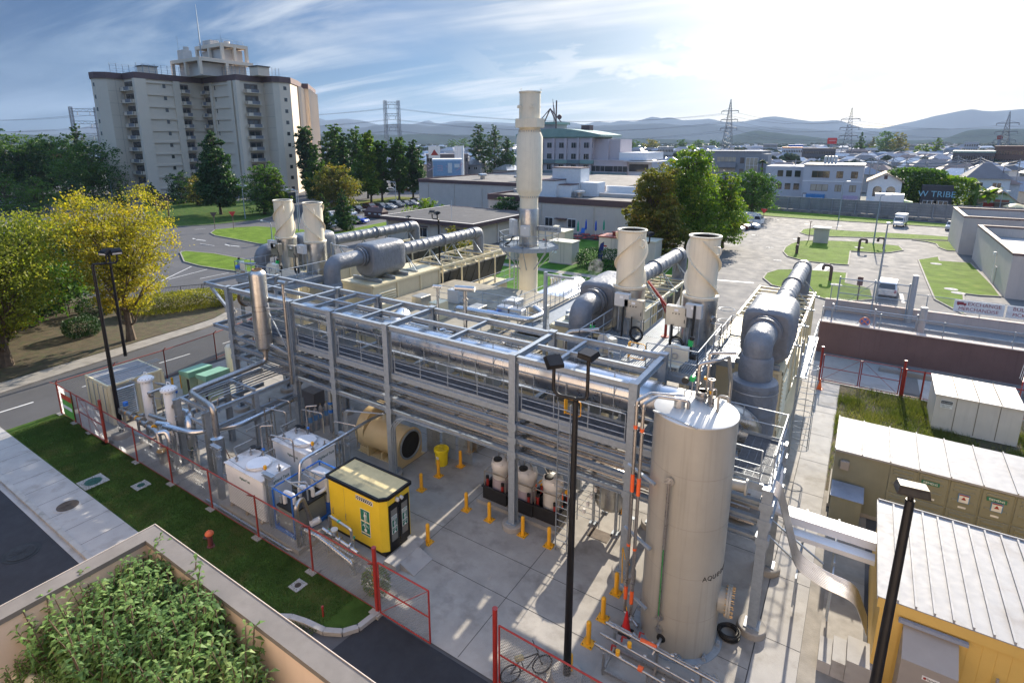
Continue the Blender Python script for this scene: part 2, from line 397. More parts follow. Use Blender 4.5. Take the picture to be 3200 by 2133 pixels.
sheet('concrete_apron',[rect(-1.25,42.1,3.4,48),rect(4.45,42.1,9,46)],.03,CONC2)
sheet('gravel_strip',[rect(.03,12,1.7,30)],.012,CONC3)
sheet('rough_slab',[rect(.5,17.6,1.7,22)],.05,CONC)
sheet('weedy_ground',[rect(.05,28,14,42)],.02,DRT)
b=MB()
for y in(14.25,16.0,21.6,24.5):b.box(-39.3,y,.032,-1.3,y+.018,.035)
for x in(-38,-33.5,-29,-26.2,-22.2,-17.9,-13.4,-9.1,-5.0):b.box(x,11.4,.0325,x+.018,46,.0355)
for y in(8,11.2,14.4,17.6,20.8,24,27.2,30.4,33.6,36.8,40):b.box(-1.25,y,.027,.02,y+.015,.03)
struct(b,'pad_joints',pm('joint_filler',(.05,.045,.04),.9))
b=MB();b.box(-46,6.95,0,-11,8.62,.13);struct(b,'pavement',CONC2)
b=MB()
for i in range(24):x=-46+i*1.5;b.box(x,6.955,.131,x+.015,8.61,.1335)
struct(b,'pavement_joints',pm('joint_filler',(.05,.045,.04),.9))
b=MB();
for i in range(30):x=-46+i*1.2;b.box(x,6.74,0,x+1.18,6.945,.15)
struct(b,'kerb',pm('kerb_stone',(.36,.35,.33),.9,0,.15,1.5,stain=(2,.55,(.15,.15,.13))))
b=MB();b.box(-46,6.52,.008,-11,6.735,.02);struct(b,'gutter',CONC2)
lawn=[(-39.5,8.64),(-39.55,11.0),(-39.3,11.3),(-12.55,11.3),(-12.6,10.9),(-12.8,10.2),(-13.4,9.75),(-14.2,9.6),(-15,9.2),(-16,8.64)]
b=MB();b.prism(lawn,-.02,.09);struct(b,'lawn',GRS)
cv=[(-15.4,9.05),(-14.8,9.42),(-14.2,9.57),(-13.4,9.68),(-12.85,9.98),(-12.55,10.4),(-12.45,11.2)]
b=MB()
for p,q in zip(cv,cv[1:]):b.beam((*p,.07),(*q,.07),.2,.16)
struct(b,'curved_kerb',CONC2)
def blades(name,poly_fn,n,h,mat,label,z=.08,seed=3):
 r_=random.Random(seed);b=MB();vs=[];fs=[]
 for i in range(n):
  x,y=poly_fn(r_);a=r_.uniform(0,6.28);s_=.012;hh=h*r_.uniform(.5,1.2)
  dx,dy=math.cos(a)*s_,math.sin(a)*s_;lx,ly=r_.uniform(-1,1)*h*.7,r_.uniform(-1,1)*h*.7;k=len(vs)
  vs+=[(x-dx,y-dy,z),(x+dx,y+dy,z),(x+lx,y+ly,z+hh)];fs.append((k,k+1,k+2))
 b.v=vs;b.f=fs;b.m=[0]*n;b.sm=[False]*n
 return b.build(name,mat,label=label,cat='grass',kind='stuff')
blades('grass',lambda r_:(r_.uniform(-38.8,-13.6),r_.uniform(8.7,11.25)),60000,.07,leafm('grass_blades',(.02,.045,.008),(.05,.09,.015),(.11,.11,.04),.2),'short dark lawn grass growing between pavement and red fence')
wp=[(random.Random(k).uniform(.2,9),random.Random(k+99).uniform(30.2,41.8))for k in range(160)]
blades('weeds',lambda r_:(lambda c:(max(.1,c[0]+r_.gauss(0,.4)),min(41.9,c[1]+r_.gauss(0,.4))))(r_.choice(wp)),34000,.3,leafm('rough_grass_blades',(.06,.09,.015),(.16,.17,.04),(.28,.24,.09),.3),'rough weedy grass growing behind the long olive cabinet',z=.02,seed=8)
sheet('west_pavement',[[(-46.1,-10),(-46.15,10),(-47.9,24.5),(-48.6,27.2),(-50.2,29.3),(-50.6,28.6),(-49.7,27),(-49.2,24),(-48,10),(-47.7,-10)]],.1,CONC3)
sheet('leaf_litter_ground',[[(-48,-10),(-48.1,10),(-49.3,24),(-49.8,27),(-50.7,28.7),(-54,30.5),(-62,30),(-66,24),(-100,24),(-100,-10)]],.11,DRT)
b=MB();pts=[(-46.0,-10),(-46.05,10),(-47.8,24.6),(-48.5,27.3),(-50.1,29.5),(-54,31),(-62,30.5)]
for p,q in zip(pts,pts[1:]):b.beam((*p,.05),(*q,.05),.16,.13)
struct(b,'west_kerb',CONC3)
b=MB()
for y in range(-1,60,5):
 b.box(-42.86,y-.3,.008,-42.72,y+2.0,.012)
for k in range(7):b.box(-66,33+k*0,.008,-66.1,33,.011)
def mark(p,q,wd=.12,z=.012):
 p=Vector((p.x,p.y,z));q=Vector((q.x,q.y,z));b.beam(p,q,wd,.003)
for p in[((1180,835),(1450,765)),((1060,880),(1340,745)),((1600,790),(1400,830))]:mark(Z5(*p[0]),Z5(*p[1]))
for k in range(8):mark(Z5(465+k*16,428+k*2),Z5(520+k*16,425+k*2),.35)
mark(Z5(1360,487),Z5(1440,480));mark(Z5(1700,480),Z5(1792,470));mark(Z5(1400,585),Z5(1500,600));mark(Z5(1270,640),Z5(1540,668),.2)
for a,c in(((1350,552),(1440,565)),((1575,590),(1610,600)),((1610,598),(1675,605)),((1350,548),(1385,560))):mark(Z5(*a),Z5(*c),.25)
Z8=zm(1950,650,2.6133)
mark(Z8(745,585),Z8(1060,612),.45)
for a,c in(((765,290),(940,300)),((860,255),(910,262)),((1060,220),(1090,225))):mark(Z8(*a),Z8(*c),.2)
for a,c in(((575,1340),(635,1290)),):mark(Z4(*a),Z4(*c),1.4)
for a,c in(((700,1020),(740,1023)),((480,1007),(530,1012)),((260,975),(300,980)),((110,1085),(150,1088)),((1155,1495),(1172,1560)),((400,1112),(425,1114))):mark(Z4(*a),Z4(*c),.3)
for k in range(12):b.box(-104+k*2.6,88,.008,-103.88+k*2.6,93,.012)
struct(b,'road_markings',LINE)
def lawn_isle(name,pts,mat=GRSB,kerb=CONC3,h=.12):
 p=[(q.x,q.y)for q in pts]
 b=MB();b.prism(p,-.01,h);o=struct(b,name,mat)
 b=MB()
 for i in range(len(p)):
  a,c=Vector(p[i]),Vector(p[(i+1)%len(p)]);b.beam((a.x,a.y,h/2),(c.x,c.y,h/2),.16,h+.03)
 struct(b,name+'_kerb',kerb);return o
isle=[(330,1205),(345,1175),(385,1150),(450,1130),(560,1125),(700,1130),(860,1137),(1000,1150),(1140,1165),(1170,1195),(1080,1210),(1000,1215),(800,1200),(785,1298),(640,1288),(480,1270),(360,1238)]
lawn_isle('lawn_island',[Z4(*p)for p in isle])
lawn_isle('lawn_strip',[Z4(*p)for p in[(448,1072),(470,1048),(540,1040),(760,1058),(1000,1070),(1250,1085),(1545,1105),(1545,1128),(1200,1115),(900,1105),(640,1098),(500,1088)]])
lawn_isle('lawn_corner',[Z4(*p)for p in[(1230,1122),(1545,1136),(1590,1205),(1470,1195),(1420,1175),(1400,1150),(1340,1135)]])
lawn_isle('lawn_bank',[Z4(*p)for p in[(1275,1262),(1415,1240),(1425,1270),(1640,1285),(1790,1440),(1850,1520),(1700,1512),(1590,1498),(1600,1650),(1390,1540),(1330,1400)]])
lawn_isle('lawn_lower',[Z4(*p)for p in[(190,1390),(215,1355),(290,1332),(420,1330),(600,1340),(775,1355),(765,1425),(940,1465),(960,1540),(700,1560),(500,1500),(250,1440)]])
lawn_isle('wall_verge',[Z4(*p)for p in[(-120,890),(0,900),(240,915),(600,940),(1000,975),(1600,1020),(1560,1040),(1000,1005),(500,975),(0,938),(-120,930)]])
lawn_isle('generator_lawn',[V(-43.5,60,0),V(-43.5,86,0),V(-20,85,0),V(-16,70,0),V(-16,58,0),V(-27,47,0),V(-44,47,0)],pm('lawn_grass_painted_shade',(.06,.15,.02),.95,0,.3,.8,.05,30,spec=.1))  # this lawn gets a darker grass copy with shade painted into the colour
b=MB();b.box(-43,61.0,.121,-17,62.4,.125);struct(b,'path',CONC3)
Z6=zm(650,550,2.614)
lawn_isle('long_lawn',[Z6(*p)for p in[(22,470),(60,440),(250,422),(400,415),(700,432),(1000,470),(1490,370),(1510,420),(1000,505),(700,560),(560,570),(430,560),(180,512),(60,490)]])
lawn_isle('west_lawn_strip',[Z5(*p)for p in[(1262,650),(1300,640),(1500,658),(1792,712),(1792,800),(1560,770),(1400,745),(1290,715)]])
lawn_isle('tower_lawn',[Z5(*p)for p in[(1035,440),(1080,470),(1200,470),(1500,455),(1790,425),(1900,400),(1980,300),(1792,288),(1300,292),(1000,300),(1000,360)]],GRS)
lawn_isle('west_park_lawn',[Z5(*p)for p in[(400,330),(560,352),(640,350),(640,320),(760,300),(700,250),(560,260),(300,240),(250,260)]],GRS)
lawn_isle('far_lot_lawn',[V(-120,96,0),V(-110,96,0),V(-110,127,0),V(-121,127,0)],pm('dry_lawn',(.13,.15,.03),.95,0,.3,.6,.03,20,spec=.1))
def cover(loc,r,slab,mat,label,name='manhole_cover',sq=0.):
 t=thing(name,label,'manhole cover',None,loc)
 b=MB()
 if slab:b.box(-slab,-slab,0,slab,slab,.025)
 else:b.lathe([(r*1.25,0),(r*1.25,.012),(r*1.2,.014)],n=32)
 part(b,'surround',RUB if 'fresh' in label else CONC2,t)
 b=MB();b.lathe([(r,.02),(r,.032),(r*.9,.036),(r*.86,.03),(r*.3,.03)],n=32)
 for i in range(6):a=i*math.pi/6;b.beam((-math.cos(a)*r*.8,-math.sin(a)*r*.8,.034),(math.cos(a)*r*.8,math.sin(a)*r*.8,.034),.025,.01)
 part(b,'lid',mat,t);return t
IRON=pm('rusty_iron',(.09,.07,.055),.7,.4,.3,5)
cover((-29.59,9.2,.09),.36,.52,pm('dark_green_iron',(.02,.09,.07),.5,.2,.1,3),'large round green manhole lid in a square white slab on the lawn')
cover((-27.33,10.33,.09),.17,.33,pm('dark_green_iron',(.02,.09,.07),.5,.2,.1,3),'small green valve lid in a white slab on the lawn')
cover((-15.8,10.46,.09),.12,.25,IRON,'small dark valve lid in a white slab near the gate end of the lawn')
cover((-28.37,7.72,.13),.42,0,IRON,'round rusty manhole lid in the near pavement')
cover((-26.64,5.5,.006),.5,0,pm('dark_iron',(.03,.03,.032),.6,.3,.2,3),'round dark manhole lid in the fresh asphalt road')
for i,p in enumerate([(235,1173),(290,1262),(920,1073),(1130,1091),(1300,1105)]):
 cover(Z4(*p,.01),.45,0,pm('pale_lid',(.4,.39,.37),.8,0,.1,3),['pale round cover in the asphalt nearest the parked cars','pale round cover in the asphalt left of the short white crossing','pale round cover on the grass strip by the road','pale round cover further right on the grass strip','pale round cover at the right end of the grass strip'][i])
for i,p in enumerate([(1400,1286),(1505,1463),(1555,1490),(700,1432),(862,1172)]):
 cover(Z4(*p,.125),.5,0,pm('pale_lid',(.4,.39,.37),.8,0,.1,3),['pale cover at the top of the sloping lawn beside the warehouse','larger pale cover low on the lawn beside the warehouse','smaller pale cover just right of the larger one on the warehouse lawn','pale cover on the lower lawn beside the gooseneck vent','pale cover under the first gooseneck vent on the lawn island'][i])
 # hills
def ridge(name,D,prof,mat,depth,rough,seed):
 "a range of hills D metres away, crest heights read off the photograph's skyline, with a front and a back slope"
 r_=random.Random(seed);pts=[]
 xs=[p[0]for p in prof];n_=260
 from mathutils import noise as mn
 for i in range(n_+1):
  x=xs[0]+(xs[-1]-xs[0])*i/n_
  for(a,ya),(c,yc)in zip(prof,prof[1:]):
   if a<=x<=c:y=ya+(yc-ya)*(x-a)/(c-a);break
  y+=(mn.noise((x*.02,seed,0))*2.2+mn.noise((x*.07,seed,5))*1.1)*rough
  d=RT*((x-PX)/F)+DN*((y-PY)/F)+FW;hd=math.hypot(d.x,d.y);q=Vector((d.x/hd,d.y/hd,0))
  pts.append((q,CAM.z+d.z/hd*D))
 b=MB();rows=[]
 prof2=[(-1,0.),(-.75,.13),(-.5,.36),(-.3,.62),(-.14,.84),(0,1),(.3,.7),(1,0)]
 vs=[]
 for j,(t_,h)in enumerate(prof2):
  for i,(q,z)in enumerate(pts):
   k=1+.10*mn.noise((i*.23,j*.6,seed))*(1 if t_ else 0)
   vs.append(q*(D+depth*t_+depth*.12*mn.noise((i*.15,j,seed+3))*(1 if t_ else 0))+Vector((0,0,max(-.2,(z+5)*h*k-5 if t_>-1 and t_<1 else-20))))
 W=len(pts)
 b.add(vs,[(j*W+i,j*W+i+1,(j+1)*W+i+1,(j+1)*W+i)for j in range(len(prof2)-1)for i in range(W-1)],0,True)
 return struct(b,name,mat)
HILL=pm('wooded_hill',(.025,.042,.032),.95,0,.35,.006,spec=0)
HILL2=pm('far_wooded_mountain',(.035,.05,.055),.95,0,.25,.002,spec=0)
ridge('mountains',8500,[(-500,420),(0,415),(80,406),(134,404),(187,408),(250,402),(308,384),(700,380),(969,362),(1022,376),(1084,371),(1145,380),(1179,389),(1260,392),(1310,384),(1336,374),(1365,387),(1428,378),(1512,381),(1608,386),(1764,380),(1830,389),(1864,380),(1914,384),(1944,376),(1983,381),(2036,365),(2071,370),(2093,366),(2136,376),(2212,372),(2266,381),(2327,380),(2400,364),(2434,365),(2487,373),(2541,380),(2612,375),(2700,400),(2746,402),(2858,379),(2925,362),(3010,345),(3041,341),(3068,346),(3104,348),(3200,341),(3700,330)],HILL2,1500,1.,1)
ridge('hills',5600,[(-500,425),(0,421),(300,420),(900,400),(969,389),(1020,396),(1091,401),(1145,397),(1183,390),(1267,386),(1302,389),(1351,395),(1397,389),(1474,383),(1608,395),(1764,401),(1900,392),(2036,385),(2136,392),(2212,388),(2300,395),(2358,396),(2450,398),(2541,405),(2650,414),(2800,410),(2900,400),(3000,404),(3200,400),(3700,390)],HILL2,1100,1.1,2)
ridge('low_hills',3300,[(-500,425),(0,424),(67,420),(134,424),(245,431),(600,426),(973,420),(1061,418),(1149,420),(1244,422),(1321,418),(1382,418),(1436,422),(1512,420),(1608,425),(1760,428),(2000,433),(2250,440),(2300,421),(2358,408),(2434,416),(2514,424),(2600,436),(2800,440),(2940,436),(2952,433),(3014,411),(3068,403),(3135,404),(3200,404),(3700,400)],HILL,500,1.,3)
# haze
b=MB();b.box(-10400,-1200,-1.2,9500,10300,640)
hz=b.build('haze',[],kind='stuff',label='thin pale haze lying over the suburb and the hills',cat='haze')
hm=bpy.data.materials.new('haze');hm.use_nodes=True;t_=hm.node_tree;t_.nodes.clear()
ho=t_.nodes.new('ShaderNodeOutputMaterial');hv=t_.nodes.new('ShaderNodeVolumePrincipled');t_.links.new(hv.outputs[0],ho.inputs['Volume'])
hv.inputs['Density'].default_value=.00008;hv.inputs['Color'].default_value=(.48,.62,.86,1);hv.inputs['Anisotropy'].default_value=.12
hz.data.materials.append(hm)
# TREES
def tree_meshes(H,W,nleaf,ls,shape='round',seed=0,base=.22,leafmat=None,nblob=16,trunk_r=.16,seg=5,lean=0.):
 "trunk with limbs that reach the leaf clumps, and a crown of leaf faces spread through the clumps"
 r_=random.Random(seed);tb=MB();cb=MB();zb=H*base
 blobs=[]
 for i in range(nblob):
  u=(i+.5)/nblob;z=zb+(H-zb)*(.06+.9*u)
  v=(z-zb)/(H-zb)
  if shape=='round':env=math.sqrt(max(.06,1-(2*v-.85)**2/1.4))
  elif shape=='cone':env=max(.1,(1-v)**.75)*(1 if v>.1 else .8)
  elif shape=='column':env=(1-v)**.42*(.75+.35*math.sin(v*3+seed))if v>.06 else .6
  elif shape=='vase':env=.30+.75*math.sin(min(1,v*1.15)*1.75)
  elif shape=='dome':env=math.sqrt(max(.05,1-v**2))
  a=i*2.4+r_.uniform(-.5,.5);rad=W/2*env*r_.uniform(.3,.78)
  rb=W*.5*env*r_.uniform(.34,.52)+W*.04
  blobs.append((Vector((math.cos(a)*rad,math.sin(a)*rad,z)),rb,rb*r_.uniform(.6,.95)))
 top=Vector((lean,0,zb+(H-zb)*.62));k=7;rr=[]
 tr=[]
 for i in range(k):
  u=i/(k-1);tr.append(Vector((lean*u+r_.gauss(0,.02)*H*.3*u,r_.gauss(0,.02)*H*.3*u,(top.z)*u)));rr.append(trunk_r*(1-.75*u)*(1.35 if i==0 else 1))
 tb.tube(tr,trunk_r,n=7,rr=rr)
 for c,rb,rz in blobs:
  s0=tr[min(k-1,max(1,int(k*min(.95,c.z/top.z*.62))))];md=(s0+c)/2+Vector((0,0,-.04*H))
  tb.tube([s0,md,c],trunk_r*.3,n=5,cap=False,rr=[trunk_r*.42,trunk_r*.28,trunk_r*.1])
  for q in range(2):
   e=c+Vector((r_.uniform(-1,1)*rb,r_.uniform(-1,1)*rb,r_.uniform(-.2,1)*rz))*.85
   tb.tube([md,(md+e)/2+Vector((0,0,.02*H)),e],trunk_r*.1,n=4,cap=False,rr=[trunk_r*.18,trunk_r*.1,trunk_r*.04])
 tot=sum(b_[1]**2 for b_ in blobs);vs=[];fs=[]
 for c,rb,rz in blobs:
  nb=int(nleaf*rb*rb/tot);subs=[(Vector((r_.gauss(0,1),r_.gauss(0,1),r_.gauss(.15,1))).normalized(),r_.uniform(.5,1.12))for _ in range(max(5,nb//26))]
  for i in range(nb):
   sd,sr=r_.choice(subs)
   d=(sd*sr+Vector((r_.gauss(0,.17),r_.gauss(0,.17),r_.gauss(0,.12))))
   p=c+Vector((d.x*rb,d.y*rb,d.z*rz))
   if p.z<zb*.8:continue
   n_=Vector((r_.gauss(0,1),r_.gauss(0,1),r_.gauss(.5,.8))).normalized();a=n_.orthogonal().normalized();a.rotate(Matrix.Rotation(r_.uniform(0,6.28),3,n_));b_=n_.cross(a)
   s_=ls*r_.uniform(.6,1.35);q=len(vs)
   vs+=[p-a*s_,p-b_*s_*.62+a*s_*.1,p+a*s_,p+b_*s_*.62+a*s_*.1];fs.append((q,q+1,q+2,q+3))
 cb.v=[tuple(v)for v in vs];cb.f=fs;cb.m=[0]*len(fs);cb.sm=[False]*len(fs)
 return tb,cb
def tree(loc,H,W,nleaf,ls,shape,seed,leafmat,label,group=None,name='tree',cat='tree',rz=0.,**k):
 t=thing(name,label,cat,group,(loc[0],loc[1],loc[2]if len(loc)>2 else 0),rz)
 tb,cb=tree_meshes(H,W,nleaf,ls,shape,seed,**k)
 part(tb,'trunk',BARK,t);part(cb,'crown',leafmat,t);return t
tree((-51.5,12.2),10.6,8.6,30000,.092,'vase',1,L_YG,'tall spreading yellow-green tree left of the two black floodlight poles',base=.20,nblob=34,trunk_r=.34)
tree((-49.8,19.9),11.3,7.6,30000,.09,'vase',2,L_YEL,'golden yellow tree standing behind the black floodlight poles',base=.20,nblob=34,trunk_r=.30)
tree((-53.5,7.6),10.2,12.5,20000,.11,'vase',3,L_YG,'greener tree at the left edge of the photo behind the yellow tree',base=.16,nblob=26,trunk_r=.3)
tree((-60,15),8.2,10,11000,.16,'round',4,L_MD,'dull green tree in shade between the two yellow trees',base=.15,nblob=20,trunk_r=.25)
tree((-62,7.5),8.0,12,9000,.17,'round',31,L_MD,'low dark green tree in shade at the far left edge behind the yellow trees',base=.1,nblob=18,trunk_r=.25)
tree((-64,20),9,10,9000,.16,'dome',32,L_DK,'dark tree in deep shade behind the golden tree trunk',base=.1,nblob=20,trunk_r=.25)
tree((-58.5,4.5),8,9,8000,.15,'dome',33,L_DK,'dark tree low at the left edge behind the yellow-green tree',base=.08,nblob=18,trunk_r=.25)
tree((-68,13),10,12,8000,.18,'dome',34,L_MD,'mid green tree filling the gap behind the two yellow trees',base=.08,nblob=20,trunk_r=.25)
def shrub(loc,sx,sy,h,n,ls,mat,label,name='shrub',cat='shrub',seed=5,rz=0.):
 r_=random.Random(seed);t=thing(name,label,cat,None,(loc[0],loc[1],loc[2]if len(loc)>2 else 0),rz);b=MB();vs=[];fs=[]
 b2=MB()
 for i in range(7):
  a=i*.9;b2.tube([(math.cos(a)*.05,math.sin(a)*.05,0),(math.cos(a)*sx*.3,math.sin(a)*sy*.3,h*.45),(math.cos(a)*sx*.42,math.sin(a)*sy*.42,h*.8)],.025,n=5)
 part(b2,'stem',BARK,t)
 for i in range(n):
  d=Vector((r_.gauss(0,1),r_.gauss(0,1),r_.gauss(0,1)));m_=max(abs(d.x),abs(d.y),abs(d.z)*.9);d/=(m_*.55+d.length*.45);d*=r_.uniform(.8,1.03)
  p=Vector((d.x*sx/2,d.y*sy/2,h*.5+d.z*h*.5));
  n_=Vector((r_.gauss(0,1),r_.gauss(0,1),r_.gauss(.6,.8))).normalized();a=n_.orthogonal().normalized();a.rotate(Matrix.Rotation(r_.uniform(0,6.28),3,n_));b_=n_.cross(a);s_=ls*r_.uniform(.6,1.4);q=len(vs)
  vs+=[p-a*s_,p-b_*s_*.6,p+a*s_,p+b_*s_*.6];fs.append((q,q+1,q+2,q+3))
 b.v=[tuple(v)for v in vs];b.f=fs;b.m=[0]*n;b.sm=[False]*n
 part(b,'foliage',mat,t);return t
shrub((-55.2,26.8,.1),10.5,3.0,1.75,13000,.075,HEDG,'long golden clipped hedge at the corner of the west road','hedge','hedge',6,R(62))
shrub((-54.6,18.2,.1),2.6,2.6,1.5,3200,.07,SHRB,'rounded dark green clipped shrub behind the front floodlight pole')
shrub((-57.5,12.8,.1),2.6,2.4,1.4,2600,.07,SHRB,'rounded dark shrub behind the trunk of the left yellow tree',seed=9)
shrub((-60.5,21.5,.1),3.4,2.8,1.4,3000,.07,SHRB,'dark shrub in shade against the black railing',seed=10)
shrub((-53.9,8.0,.1),3.6,2.8,1.2,3000,.07,SHRB,'low dark shrub at the left edge of the photo',seed=11)
t=thing('railing','long black metal railing running behind the shrubs and the golden hedge','railing',None,(-58.6,8,.1));b=MB()
rp=[V(-60.3,4,.1),V(-60.6,14,.1),V(-62.2,20,.1),V(-62.0,26,.1),V(-58.8,31.2,.1),V(-54.6,32.8,.1)]
for a,c in zip(rp,rp[1:]):
 b.cyl(a+V(0,0,1.15),c+V(0,0,1.15),.03,n=6);b.cyl(a+V(0,0,.15),c+V(0,0,.15),.025,n=6);k_=int((c-a).length/.14)
 for i in range(k_+1):p=a+(c-a)*i/k_;b.cyl(p+V(0,0,.15),p+V(0,0,1.15),.011 if i%14 else .04,n=4)
wpart(b,'rail_panel',BLK,t)
TL=[(1548,1505,19.5,12.5,16000,'cone',L_DK,'tall dark conical tree in front of the tower block'),(1290,1425,8.8,9.5,5000,'dome',L_DK,'rounded dark tree against the foot of the tower, left of the tall conical tree'),(1390,1440,8.5,8,4000,'dome',L_OR,'rounded brownish tree half hidden by the tall conical tree'),(1075,1440,6.2,5.5,3000,'cone',L_MD,'small pointed tree at the left foot of the tower by the lawn'),(1855,1500,12,9,6500,'round',L_MD,'open green tree at the right foot of the tower'),(1955,1500,11,7,5000,'cone',L_BR,'brighter green tree just right of the tower foot'),(860,1470,7.2,4.2,3000,'cone',L_DK,'small dark conifer above the golden tree'),(660,1400,16,18,9000,'round',L_MD,'broad spreading dark tree left of the tower'),(600,1350,23,14,9000,'cone',L_DK,'tallest dark tree beside the left edge of the tower'),(450,1370,19,14,8000,'round',L_DK,'big dark tree second left of the tower'),(330,1360,19,12,8000,'round',L_DK,'upright dark tree third left of the tower'),(255,1375,16,14,7000,'round',L_DK,'dark tree left of the three upright ones'),(120,1380,19,17,8000,'round',L_MD,'large mid green tree near the left edge beyond the park'),(10,1380,20,16,7000,'round',L_DK,'large dark tree cut by the left edge of the photo'),(60,1500,9,13,4500,'dome',L_MD,'low spreading green tree behind the yellow trees at the left'),(270,1500,8,12,4500,'dome',L_MD,'low leafy tree above the left yellow tree'),(525,1440,7,8,3000,'dome',L_DK,'small dark round tree over the park lawn'),]
for i,(px,py,H,W,n_,sh_,mt,lb)in enumerate(TL):
 g=Z1(px,py);tree((g.x,g.y),H,W,n_,.28 if H>14 else .2,sh_,40+i,mt,lb,base=.06 if sh_!='cone' else .1,nblob=20,trunk_r=.3)
g=Z2(90,1350);tree((g.x+4,g.y+8),11.0,12,8000,.24,'dome',70,L_OR,'orange-tinged spreading tree behind the left pair of stacks',base=.12,nblob=24,trunk_r=.3)
cols=[(-150,117,22,'dark leafy column tree next to the right side of the tower',L_DK),(-147,126,23,'green column tree, second right of the tower',L_MD),(-138,127,22,'pointed green column tree, third right of the tower',L_MD),(-116.5,93.5,16.5,'slim green column tree between the orange tree and the parked cars',L_MD),(-118,104,19.5,'slim dark column tree standing alone by the car park',L_DK),(-113.4,109,19.8,'broad bronze-green column tree at the car park',L_BR),(-114,113.8,17.5,'green column tree in the middle of the car park row',L_MD),(-112.4,119,18.5,'column tree right of the row with light through its top',L_MD),(-112,124.5,17.5,'last column tree of the row beside the white store',L_DK),(-124,118,20,'column tree behind the car park row',L_MD)]
ct0=None;cm={}
for i,(x,y,H,lb,mt)in enumerate(cols):
 tree((x,y),H*.98,H*.5,12000,.27,'column',80+i,mt,lb,'column trees along the car park',base=.12,nblob=30,trunk_r=.28)
for i,(px,py,H,W,lb)in enumerate([(1560,1000,27,13,'dark column of the tree group left of the chimney'),(1690,1000,27,15,'middle dark tree of the group left of the chimney'),(1790,1000,21,11,'right dark tree of the group left of the chimney')]):
 g=Z2(px,1120,0);tree((g.x*1.25,g.y*1.25),H*.93,W,6500,.3,'column',100+i,L_DK,lb,'dark trees behind the white store',base=.05,nblob=24,trunk_r=.4)
for i,(px,py,H,W,lb,sh_)in enumerate([(1340,845,22,26,'small far tree clump right of the lattice towers','dome'),(1440,850,24,26,'far tree clump left of the dark tree group','dome'),(1800,860,20,24,'far green tree just left of the chimney','dome')]):
 g=Z2(px,py+8);tree((g.x,g.y),H,W,2500,.7,sh_,110+i,L_MD,lb,base=.03,nblob=14,trunk_r=.4)
g=at(2040,760)
tree((-24.8,77),12.6,5.4,17000,.14,'vase',120,L_OR,'orange-brown autumn tree in front of the store corner',base=.1,nblob=30,trunk_r=.3)
tree((-22.2,75.5),8.6,5.4,8000,.17,'round',121,L_OR,'lower bronze tree leaning toward the parked cars',base=.1,nblob=22,trunk_r=.25)
tree((-21.8,85),15.6,10.2,26000,.16,'dome',122,L_BR,'tallest bright green tree over the parked cars',base=.08,nblob=36,trunk_r=.45)
tree((-18.2,91),11.8,7.4,15000,.15,'dome',123,L_BR,'bright green tree reaching right over the parked cars',base=.08,nblob=28,trunk_r=.4)
tree((-27.5,80),8,5,5000,.18,'round',124,L_OR,'small bronze tree between the store wall and the autumn tree',base=.15,nblob=18,trunk_r=.2)
g=Z4(105,960);tree((g.x,g.y),10.2,11,9000,.2,'dome',125,L_MD,'round green tree on the verge by the concrete wall',base=.16,nblob=24,trunk_r=.3)
shrub((-27.5,66.5),7,5,2.6,5000,.1,SHRB,'dark bushes at the foot of the autumn tree',seed=14)
g=Z2(460,1490);tree((g.x,g.y),8.0,5.6,8000,.14,'cone',130,L_DK,'dense cone-shaped conifer beside the brown skip',base=.02,nblob=18,trunk_r=.2)
g=Z2(300,1520);tree((g.x,g.y),7.5,4.5,5000,.15,'cone',131,L_DK,'dark conifer half hidden behind the left stacks',base=.02,nblob=16,trunk_r=.2)
g=Z2(930,1345);tree((-72.5,84),5.2,7.5,4000,.17,'dome',132,L_BR,'bright green bush at the corner of the dark-roofed building',base=.05,nblob=14,trunk_r=.15)
g=Z2(1780,1310);tree((-57,90),6,9,5000,.17,'dome',133,L_DK,'dark shrub against the store wall behind the chimney',base=.05,nblob=14,trunk_r=.15)
tree((-46.5,60),4.5,5,3000,.14,'round',134,L_OR,'small bronze shrub near the cream service boxes',base=.1,nblob=10,trunk_r=.12)
for i,(px,py,H,W,n_,sh_,mt,lb)in enumerate([(860,540,27,15,3500,'cone',L_MD,'pointed tree beyond the concrete wall, left of the big dark tree'),(945,535,22,12,2500,'cone',L_OR,'smaller bronze pointed tree beyond the lattice pylon'),(1040,540,27,26,6000,'dome',L_MD,'large olive tree crown over the suburb roofs'),(1115,545,25,22,4500,'dome',L_OR,'bronze tree crown right of the large olive one'),(1300,560,14,18,3500,'dome',L_BR,'round bright tree among the suburb roofs'),(1398,545,21,15,3500,'cone',L_BR,'egg-shaped bright tree among the suburb roofs')]):
 g=Z4(px,py+8);tree((g.x,g.y),H,W,n_,.5,sh_,140+i,mt,lb,base=.05,nblob=18,trunk_r=.4)
for i,(px,py,W)in enumerate([(985,850,22),(1130,855,26),(1520,838,28),(1640,838,18),(1380,850,20)]):
 g=Z3(px,py+14);tree((g.x,g.y),20,W*1.2,3000,.7,'dome',150+i,[L_MD,L_OR][i==1],['dark tree crown behind the right wing of the school','orange-topped tree behind the white parapet of the school','tree crown left of the green hospital','tree crown between the green block and the pylon','low tree right of the school roof'][i],base=.03,nblob=14,trunk_r=.4)
